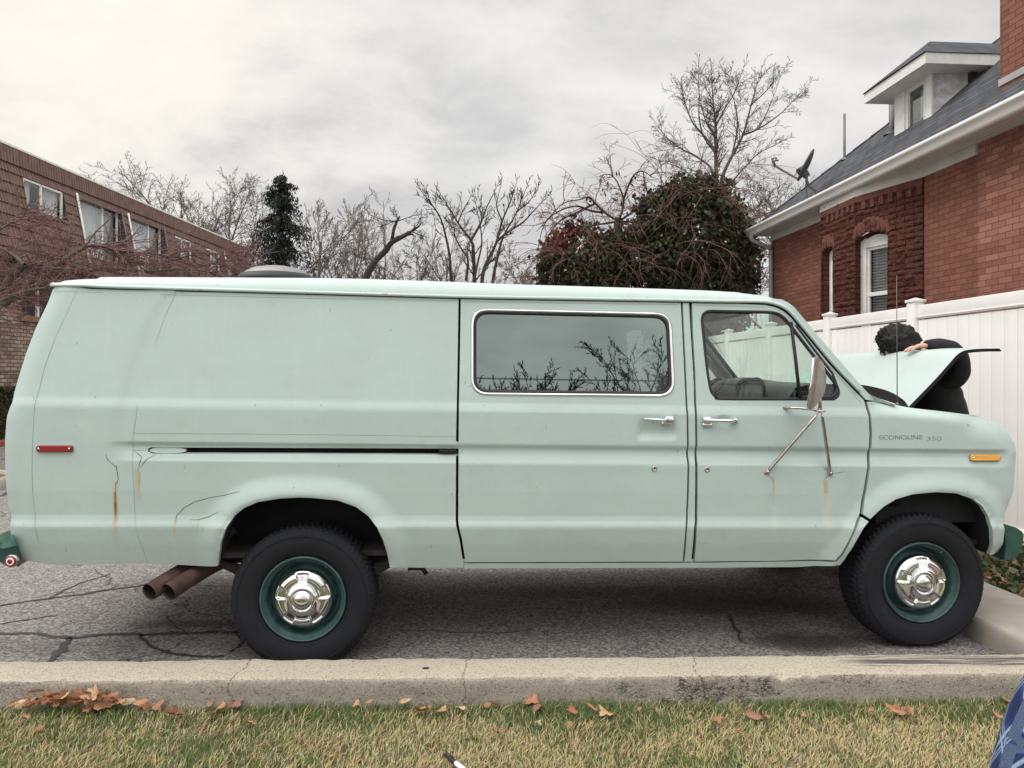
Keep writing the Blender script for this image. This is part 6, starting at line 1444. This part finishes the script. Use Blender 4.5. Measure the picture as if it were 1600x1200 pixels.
# a few withered leaves left on it
rs = np.random.default_rng(4); Pq = np.array([tuple(at(px+rs.normal(0,4), py+rs.normal(0,6), 15.2)-lo) for px, py in [(970,272),(985,275),(995,282),(938,288),(945,298),(952,290),(975,320),(985,325),(920,318),(930,312),(925,315),(965,320),(1005,290)] for _ in range(4)])
v, f, c = leaf_cloud(Pq, .11, [(.05,.025,.018),(.10,.03,.02)], rs, .4, 1.5); np_mesh('withered_leaves', v, f, M['foliage'], o, c)
# conifer
def conifer(px, ptop, Y, wpx, label, seed):
    rg = random.Random(seed); rs = np.random.default_rng(seed); X = (px-800)/F*Y; H = HC+(HZ-ptop)/F*Y; root = empty('conifer_tree', (X, Y, 0), label, 'tree'); T = MB()
    bend = lambda z: .45*max(0, z/H-.6)**1.2; T.tube([(bend(H*i/8), 0, H*i/8) for i in range(9)], [.26*(1-i/8.3) for i in range(9)], 8); PT = []; bt = MB()
    z = H*.28; k = 0
    while z < H*.985:                          # whorls of drooping limbs, each a ragged curtain of needles
        s_ = (z-H*.28)/(H*.72)
        for j in range(7):
            k += 1; Lb = (wpx/F*Y/2)*1.40*(1-s_)**.72*rg.choice((.3,.55,.9,1.2,1.6))+.07; a = j*.9+k*1.3+rg.uniform(-.3,.3); d = Vector((math.cos(a), math.sin(a), rg.uniform(-.1,.35))).normalized(); p = Vector((bend(z), 0, z+rg.uniform(-.1,.1))); pts = [p]
            for i in range(7): d = (d+Vector((0,0,-.13+(.22 if i > 4 else 0)))).normalized(); pts.append(pts[-1]+d*Lb/7)
            bt.tube(pts, [.03*(1-.11*i) for i in range(8)], 4, cap=False)
            for i in range(1, 8):
                sp = .035+.045*Lb
                for _ in range(int(13+17*Lb)):
                    q = pts[i].lerp(pts[i-1], rg.random())+Vector((rg.gauss(0,sp), rg.gauss(0,sp), rg.gauss(0,.03))); q.z -= abs(rg.gauss(0,.06+.16*Lb)); PT.append(tuple(q))
        z += .50*(1-.45*s_)
    v, f, c = leaf_cloud(np.array(PT), .17, [(.016,.024,.018),(.024,.036,.025),(.012,.018,.014),(.034,.044,.028)], rs, .30, 1.3); np_mesh('foliage', v, f, M['foliage'], root, c); T.build('trunk', M['barkdark'], root); bt.build('branches', M['barkdark'], root)
conifer(437, 266, 33, 118, 'dark green drooping conifer at the far end of the apartment block', 8)
# clipped hedge under the apartment windows, ground cover beside the fence
rs = np.random.default_rng(12); n = 26000; Yh = rs.uniform(13, 27, n); face = rs.uniform(0,1,n); oh_ = np.where(face < .5, rs.uniform(-.02,.05,n), rs.uniform(-.7,.0,n)); zh = np.where(face < .5, rs.uniform(.12,1.2,n), 1.2+rs.normal(0,.03,n))
hp_ = np.stack([-12.0+.037*Yh+oh_, Yh, zh], 1); ho = empty('hedge', (-12.0, 18, 0), 'low clipped dark green hedge at the foot of the apartment wall', 'hedge'); v, f, c = leaf_cloud(hp_-np.array([-12.0,18,0]), .09, IVY, rs, .6); np_mesh('foliage', v, f, M['foliage'], ho, c)
rs = np.random.default_rng(13); n = 9000; d_ = rs.uniform(.2, 9, n); o_ = rs.uniform(.60, 1.75, n); base = np.array(pA)+np.outer(d_, np.array(fd)); base[:,0] += o_; hgt_ = np.abs(rs.normal(0,.05,n))*np.clip((o_-.6)*2.5,.2,1)
base[:,2] = .11+hgt_; k = rs.uniform(0,1,n) > .2+.6*np.clip((o_-.62)/.4,0,1)
cols = [(.05,.085,.03),(.07,.11,.035),(.035,.06,.022),(.10,.12,.05)]; v, f, c = leaf_cloud(base, .065, cols, rs, .7); kk = np.repeat(rs.uniform(0,1,n) < .28, 4); c[kk,:3] = np.array([.34,.20,.11])*rs.uniform(.5,1.5,(kk.sum(),1))
gc = np_mesh('ground_cover', v, f, M['foliage'], None, c); tag(gc, kind='stuff')
# across the street behind the camera: bare trees and wires that the van's window mirrors
for k, (X, Y, H, sd) in enumerate([(-3.5,-15,7.2,56),(-1.0,-14.5,7.3,51),(.8,-16,7.6,57),(2.6,-14.5,7.3,52),(4.3,-16,7.9,53),(5.9,-14.5,7.6,58),(7.6,-14,8.7,54),(9.3,-15,8.6,59),(11.5,-16,8.4,55)]):
    bare_tree('bare_tree', X, Y, H+.15, 'airy', 'bare street tree across the road, mirrored low in the tinted side window', M['barkdark'], .12, sd, group='street trees mirrored in the window', trunkfrac=.5, rmin=.007)
ul = empty('utility_line', (-16, -12, 0), 'overhead wires strung between two wooden poles, mirrored in the side window', 'power line')
for X in (0, 36): mb = MB(); mb.tube([(X,0,0),(X,0,9.2)], [.15,.11], 10); mb.box((X,0,8.4), (.1,1.8,.12)); mb.build('pole', M['bark'], ul)
for k in range(4): mb = MB(); mb.tube([(36*i/14, (-.7,-.2,.3,.75)[k], (6.9,6.75,6.55,6.1)[k]-.4*(1-(i/7-1)**2)+.02*k) for i in range(15)], .006, 4); mb.build('wire', M['black'], ul)
# ================================================================== people
def skin_mesh(joints, edges, root, sub=2):
    """limbs grown round a skeleton: joints {name: (x, y, z, r)}"""
    me = bpy.data.meshes.new('tmp'); bm = bmesh.new(); ids = {}; sk = bm.verts.layers.skin.verify()
    for k, (x, y, z, *r) in joints.items():
        v = bm.verts.new((x, y, z)); ids[k] = v; v[sk].radius = (r[0], r[1] if len(r) > 1 else r[0]); v[sk].use_root = k == root
    for a, b in edges: bm.edges.new((ids[a], ids[b]))
    bm.to_mesh(me); bm.free(); ob = bpy.data.objects.new('tmp', me); COL.objects.link(ob); ob.modifiers.new('s', 'SKIN').use_smooth_shade = True; m_ = ob.modifiers.new('d', 'SUBSURF'); m_.levels = sub; m_.render_levels = sub
    dg = bpy.context.evaluated_depsgraph_get(); dg.update(); e = bpy.data.meshes.new_from_object(ob.evaluated_get(dg)); vs = [tuple(v.co) for v in e.vertices]; fs = [tuple(p.vertices) for p in e.polygons]
    bpy.data.objects.remove(ob); bpy.data.meshes.remove(me); bpy.data.meshes.remove(e); return vs, fs
def head_mesh(mb, c, rot, s=1.0):
    rows = []; n = 28
    for i in range(23):
        ph = math.pi*i/22; row = []
        for j in range(n):
            th = 2*math.pi*j/n; u = Vector((math.sin(ph)*math.cos(th), math.sin(ph)*math.sin(th), math.cos(ph)))
            x, y, z = u.x*.098, u.y*.077, u.z*.120
            if z < 0: x *= 1-.10*(-z/.12); y *= 1-.30*(-z/.12)**1.3; x += .012*(-z/.12)
            fr_ = max(0, u.x)
            if fr_ > 0:
                x += .024*math.exp(-(y/.014)**2-((z+.018)/.022)**2) + .010*math.exp(-(y/.012)**2-((z-.008)/.03)**2)      # nose
                x -= .010*(math.exp(-((abs(y)-.031)/.015)**2-((z-.012)/.012)**2))                                          # eye sockets
                x += .006*math.exp(-(y/.024)**2-((z+.058)/.008)**2) - .004*math.exp(-(y/.026)**2-((z+.066)/.003)**2) + .008*math.exp(-(y/.022)**2-((z+.098)/.016)**2)
            row.append(c+rot @ Vector((x*s, y*s, z*s)))
        rows.append(row)
    mb.grid(rows[::-1], 0, True, True)
    for sg in (-1, 1):
        mb.tube([c+rot @ (Vector((-.008+.02*math.cos(a), sg*.078, .0+.030*math.sin(a)))*s) for a in [k*.7 for k in range(-3, 5)]], .008*s, 6)
def hair_mesh(c, rot, rg, s=1.0, n=40, amp=.16, face=(.72, .0)):
    mb = MB(); rows = []; sd = Vector((rg.random()*9, 0, 0))
    for i in range(46):
        ph = math.pi*.72*i/45; row = []
        for j in range(84):
            th = 2*math.pi*j/84; u = Vector((math.sin(ph)*math.cos(th), math.sin(ph)*math.sin(th), math.cos(ph)))
            k = 1.10+amp*1.1*mnoise.noise(u*2.6+sd)+amp*.9*(.5-abs(mnoise.noise(u*5.5+sd)))+amp*.45*mnoise.noise(u*13+sd)
            f_ = sm(u.x, face[0]-.12, face[0]+.06)*(1-sm(u.z, face[1]-.1, face[1]+.15)); k = k+(.84-k)*f_
            row.append(c+rot @ (Vector((u.x*.102*k-.008, u.y*.088*k, u.z*.124*k))*s))
        rows.append(row)
    mb.grid(rows[::-1], 0, True, True)
    for _ in range(n):
        ph, th = math.acos(rg.uniform(-.2, 1)), rg.uniform(0, 6.28); u = Vector((math.sin(ph)*math.cos(th), math.sin(ph)*math.sin(th), math.cos(ph)))
        if u.x > face[0]-.25 and u.z < face[1]+.2: continue
        p = Vector((u.x*.112, u.y*.098, u.z*.136))*s; pts = []; tg = u.cross(Vector((rg.gauss(0,1), rg.gauss(0,1), rg.gauss(0,1)))).normalized(); d = (u*.55+tg).normalized()
        for k in range(8): pts.append(c+rot @ p); p = p+d*.011*s; d = (d-u*.30+Vector((rg.gauss(0,.2), rg.gauss(0,.2), rg.gauss(0,.2)))).normalized()
        r_ = rg.uniform(.0012,.004); mb.tube(pts, [r_]*7+[r_*.4], 5)
    return mb
def person(loc, label, J, E_, cloth, headc, headrot, hands, group=None):
    root = empty('person', loc, label, 'person', group); lo = Vector(loc); mb = MB(); off = tuple(-lo)
    vs, fs = skin_mesh(J, E_, 'pelvis'); mb.add(vs, fs, 0, True); head_mesh(mb, headc, headrot)
    for h in hands:                            # five separate finger chains rooted inside the palm
        o_, fx, fy, fz = h                     # wrist, along the fingers, towards the thumb, out of the back of the hand
        pj = {'w': (*o_, .026, .020), 'a': (*(o_+fx*.045), .036, .017), 'pelvis': (*(o_+fx*.085), .040, .016)}; vs, fs = skin_mesh(pj, [('w','a'), ('a','pelvis')], 'pelvis', 2); mb.add(vs, fs, 0, True)
        for k, (sd_, ln, cu) in enumerate(((.030,.070,.35),(.010,.080,.30),(-.010,.074,.36),(-.029,.058,.45))):
            b = o_+fx*.080+fy*sd_; p = [b]; an = .05
            for q_ in (.42,.33,.25): an += cu*.55; d = fx*math.cos(an)-fz*math.sin(an)+fy*sd_*1.6; p.append(p[-1]+d.normalized()*ln*q_)
            jj = {('pelvis' if i == 0 else 'f%d' % i): (*x, (.0098,.0092,.0085,.0070)[i]) for i, x in enumerate(p)}; vs, fs = skin_mesh(jj, [('pelvis','f1'),('f1','f2'),('f2','f3')], 'pelvis', 2); mb.add(vs, fs, 0, True)
        b = o_+fx*.030+fy*.024; p = [b, b+fx*.022+fy*.026-fz*.006, b+fx*.050+fy*.038-fz*.014, b+fx*.072+fy*.040-fz*.022]
        jj = {('pelvis' if i == 0 else 'f%d' % i): (*x, (.014,.0115,.0098,.008)[i]) for i, x in enumerate(p)}; vs, fs = skin_mesh(jj, [('pelvis','f1'),('f1','f2'),('f2','f3')], 'pelvis', 2); mb.add(vs, fs, 0, True)
    mb.build('body', M['skin'], root, off)
    for nm, (chains, mt, wr) in cloth.items():
        mb = MB()
        for ch in chains:
            if ch[0] == 'loft':
                vs = []; fs = []; n = 36; prof = smooth_line([tuple(r_) for r_ in ch[1]], 6)
                mb2 = MB(); mb2.grid([[(cx+rx*math.cos(2*math.pi*k/n), cy+ry*math.sin(2*math.pi*k/n), z) for k in range(n)] for z, cx, cy, rx, ry in prof], 0, True, True); vs, fs = mb2.v, mb2.f
            else:
                JJ = {('pelvis' if k == 0 else k): p for k, p in enumerate(ch)}; ks = list(JJ); vs, fs = skin_mesh(JJ, list(zip(ks, ks[1:])), 'pelvis')
            v2 = []
            for p in vs:
                p = Vector(p); k = mnoise.fractal(Vector((p.x*6, p.y*6, p.z*12)), 1, 2, 3)*wr; k2 = mnoise.noise(Vector((p.x*14, p.y*14, p.z*20)))*wr*.5; v2.append(p+Vector((k+k2, k*.6, k2)))
            mb.add(v2, fs, 0, True)
        o_ = mb.build(nm, mt, root, off); hx, hy = loc[0], loc[1]; add_uv(o_, [(math.atan2(p[1]-hy, p[0]-hx)*.25, p[2]) for p in mb.v])
    return root
# person in black bent over the open hood, standing on the walk ahead of the van
bx, by, bz = 3.00, 5.12, .15
Jb = {'pelvis': (3.02,by,1.06,.12,.11), 'sp': (3.02,by,1.28,.10), 'ch': (2.98,by,1.46,.11), 'nk': (2.88,by,1.64,.05), 'hd': (2.80,by,1.75,.06),
      'sl': (2.93,by-.18,1.55,.035), 'el': (2.88,by-.31,1.735,.025), 'wl': (2.71,by-.31,1.770,.024), 'sr': (2.92,by+.16,1.56,.035), 'er': (2.82,by+.28,1.38,.03), 'wr': (2.68,by+.18,1.42,.024),
      'hl': (3.03,by-.10,.98,.08), 'kl': (3.02,by-.11,.62,.06), 'al': (3.05,by-.11,.22,.045), 'hr': (3.03,by+.10,.98,.08), 'kr': (3.02,by+.11,.62,.06), 'ar': (3.05,by+.11,.22,.045), 'fl': (2.92,by-.12,.18,.04), 'fr': (2.92,by+.12,.18,.04)}
Eb = [('pelvis','sp'),('sp','ch'),('ch','nk'),('nk','hd'),('ch','sl'),('sl','el'),('el','wl'),('ch','sr'),('sr','er'),('er','wr'),('pelvis','hl'),('hl','kl'),('kl','al'),('al','fl'),('pelvis','hr'),('hr','kr'),('kr','ar'),('ar','fr')]
coat = [('loft', [(.80,3.02,by,.20,.23),(1.0,3.01,by,.185,.215),(1.2,2.99,by,.165,.20),(1.4,2.95,by,.145,.20),(1.52,2.92,by,.13,.19),(1.60,2.89,by,.10,.15),(1.66,2.85,by,.065,.075)]),
        [(2.90,by-.08,1.53,.085),(2.945,by-.18,1.545,.088),(2.955,by-.24,1.585,.082),(2.92,by-.30,1.69,.066),(2.865,by-.32,1.752,.052),(2.80,by-.315,1.773,.043),(2.735,by-.31,1.771,.037),(2.672,by-.31,1.768,.033)],
        [(2.93,by+.10,1.53,.09),(2.92,by+.19,1.53,.088),(2.82,by+.28,1.38,.07),(2.71,by+.20,1.415,.048)]]
trou = [[(3.03,by-.02,1.0,.13),(3.03,by-.10,.88,.115),(3.02,by-.11,.6,.09),(3.05,by-.11,.24,.07)],[(3.03,by+.02,1.0,.13),(3.03,by+.10,.88,.115),(3.02,by+.11,.6,.09),(3.05,by+.11,.24,.07)]]
hc = Vector((2.68,by,1.755)); hrot = Matrix.Rotation(R(180), 3, 'Z') @ Matrix.Rotation(R(52), 3, 'Y')
wl = Vector((2.71,by-.31,1.766)); fx = Vector((-1,0,-.10)).normalized(); fz = Vector((-.10,0,1)).normalized(); fy = Vector((0,1,0))
wr = Vector((2.68,by+.18,1.42)); 
pb = person((3.02, by, bz), 'person in black with curly black hair bent over the raised van hood', Jb, Eb, {'shoes': ([[(bx+.075,by-.11,.225,.055),(bx-.02,by-.115,.20,.05),(bx-.13,by-.12,.19,.042)],[(bx+.075,by+.11,.225,.055),(bx-.02,by+.115,.20,.05),(bx-.13,by+.12,.19,.042)]], M['black'], .002), 'coat': (coat, M['cloth_black'], .012), 'trousers': (trou, M['cloth_black'], .006)}, hc, hrot,
            [(wl, fx, fy, fz), (wr, Vector((-.9,-.3,-.2)).normalized(), Vector((0,0,1)), Vector((-.3,.9,0)).normalized())])
hm = hair_mesh(Vector((2.68,by,1.785)), Matrix.Rotation(R(180), 3, 'Z') @ Matrix.Rotation(R(58), 3, 'Y'), random.Random(2), 1.06, 60, .20); hm.build('hair', M['hair'], pb, tuple(-Vector(pb.location)))
# bystander in blue plaid at the right edge, near the camera
ox, oy = 1.168, 1.30
Jp = {'pelvis': (ox,oy,.92,.13,.11), 'sp': (ox,oy,1.12,.11), 'ch': (ox,oy,1.33,.10), 'nk': (ox,oy,1.50,.055), 'hd': (ox,oy,1.62,.06), 'sl': (ox-.13,oy,1.38,.04), 'el': (ox-.13,oy-.13,1.18,.035), 'wl': (ox+.02,oy-.27,1.22,.024), 'sr': (ox+.15,oy,1.38,.04), 'er': (ox+.25,oy+.04,1.14,.042), 'wr': (ox+.20,oy+.24,1.05,.027),
      'hl': (ox-.10,oy,.86,.09), 'kl': (ox-.11,oy+.02,.48,.06), 'al': (ox-.11,oy-.02,.10,.042), 'hr': (ox+.10,oy,.86,.09), 'kr': (ox+.11,oy+.02,.48,.06), 'ar': (ox+.11,oy-.02,.10,.042), 'fl': (ox-.12,oy-.16,.05,.035), 'fr': (ox+.12,oy-.16,.05,.035)}
shirt = [('loft', [(.74,ox,oy,.315,.21),(.80,ox,oy,.308,.21),(.887,ox,oy,.287,.20),(.97,ox,oy,.262,.185),(1.044,ox,oy,.225,.175),(1.15,ox,oy,.195,.165),(1.30,ox,oy,.195,.15),(1.38,ox,oy,.205,.14),(1.435,ox,oy,.19,.12),(1.475,ox,oy,.11,.09),(1.51,ox,oy,.068,.068)]),
         [(ox-.09,oy,1.39,.08),(ox-.135,oy-.02,1.36,.08),(ox-.13,oy-.13,1.18,.06),(ox-.01,oy-.25,1.215,.043)], [(ox+.10,oy,1.39,.08),(ox+.19,oy+.0,1.38,.085),(ox+.25,oy+.04,1.14,.062),(ox+.20,oy+.22,1.06,.045)]]
jeans = [[(ox-.02,oy,.92,.13),(ox-.10,oy,.8,.105),(ox-.11,oy+.02,.46,.08),(ox-.11,oy-.02,.10,.065)],[(ox+.02,oy,.92,.13),(ox+.10,oy,.8,.105),(ox+.11,oy+.02,.46,.08),(ox+.11,oy-.02,.10,.065)]]
pp = person((ox, oy, .02), 'person in a blue plaid flannel shirt, cut off by the right edge of the photo', Jp, Eb, {'shoes': ([[(ox-.11,oy+.02,.085,.055),(ox-.115,oy-.08,.065,.05),(ox-.12,oy-.19,.055,.042)],[(ox+.11,oy+.02,.085,.055),(ox+.115,oy-.08,.065,.05),(ox+.12,oy-.19,.055,.042)]], M['black'], .002), 'shirt': (shirt, M['plaid'], .007), 'trousers': (jeans, M['denim'], .005)}, Vector((ox,oy-.02,1.64)), Matrix.Rotation(R(-90), 3, 'Z'),
            [(Vector((ox+.02,oy-.27,1.22)), Vector((.8,-.6,0)), Vector((0,0,1)), Vector((-.6,-.8,0))), (Vector((ox+.20,oy+.24,1.05)), Vector((-.3,.9,-.3)).normalized(), Vector((-1,-.3,0)).normalized(), Vector((0,.3,1)).normalized())])
hm = hair_mesh(Vector((ox,oy-.01,1.645)), Matrix.Rotation(R(-90), 3, 'Z'), random.Random(6), 1.0, 30, .12, (.35, .55)); hm.build('hair', M['hair'], pp, tuple(-Vector(pp.location)))
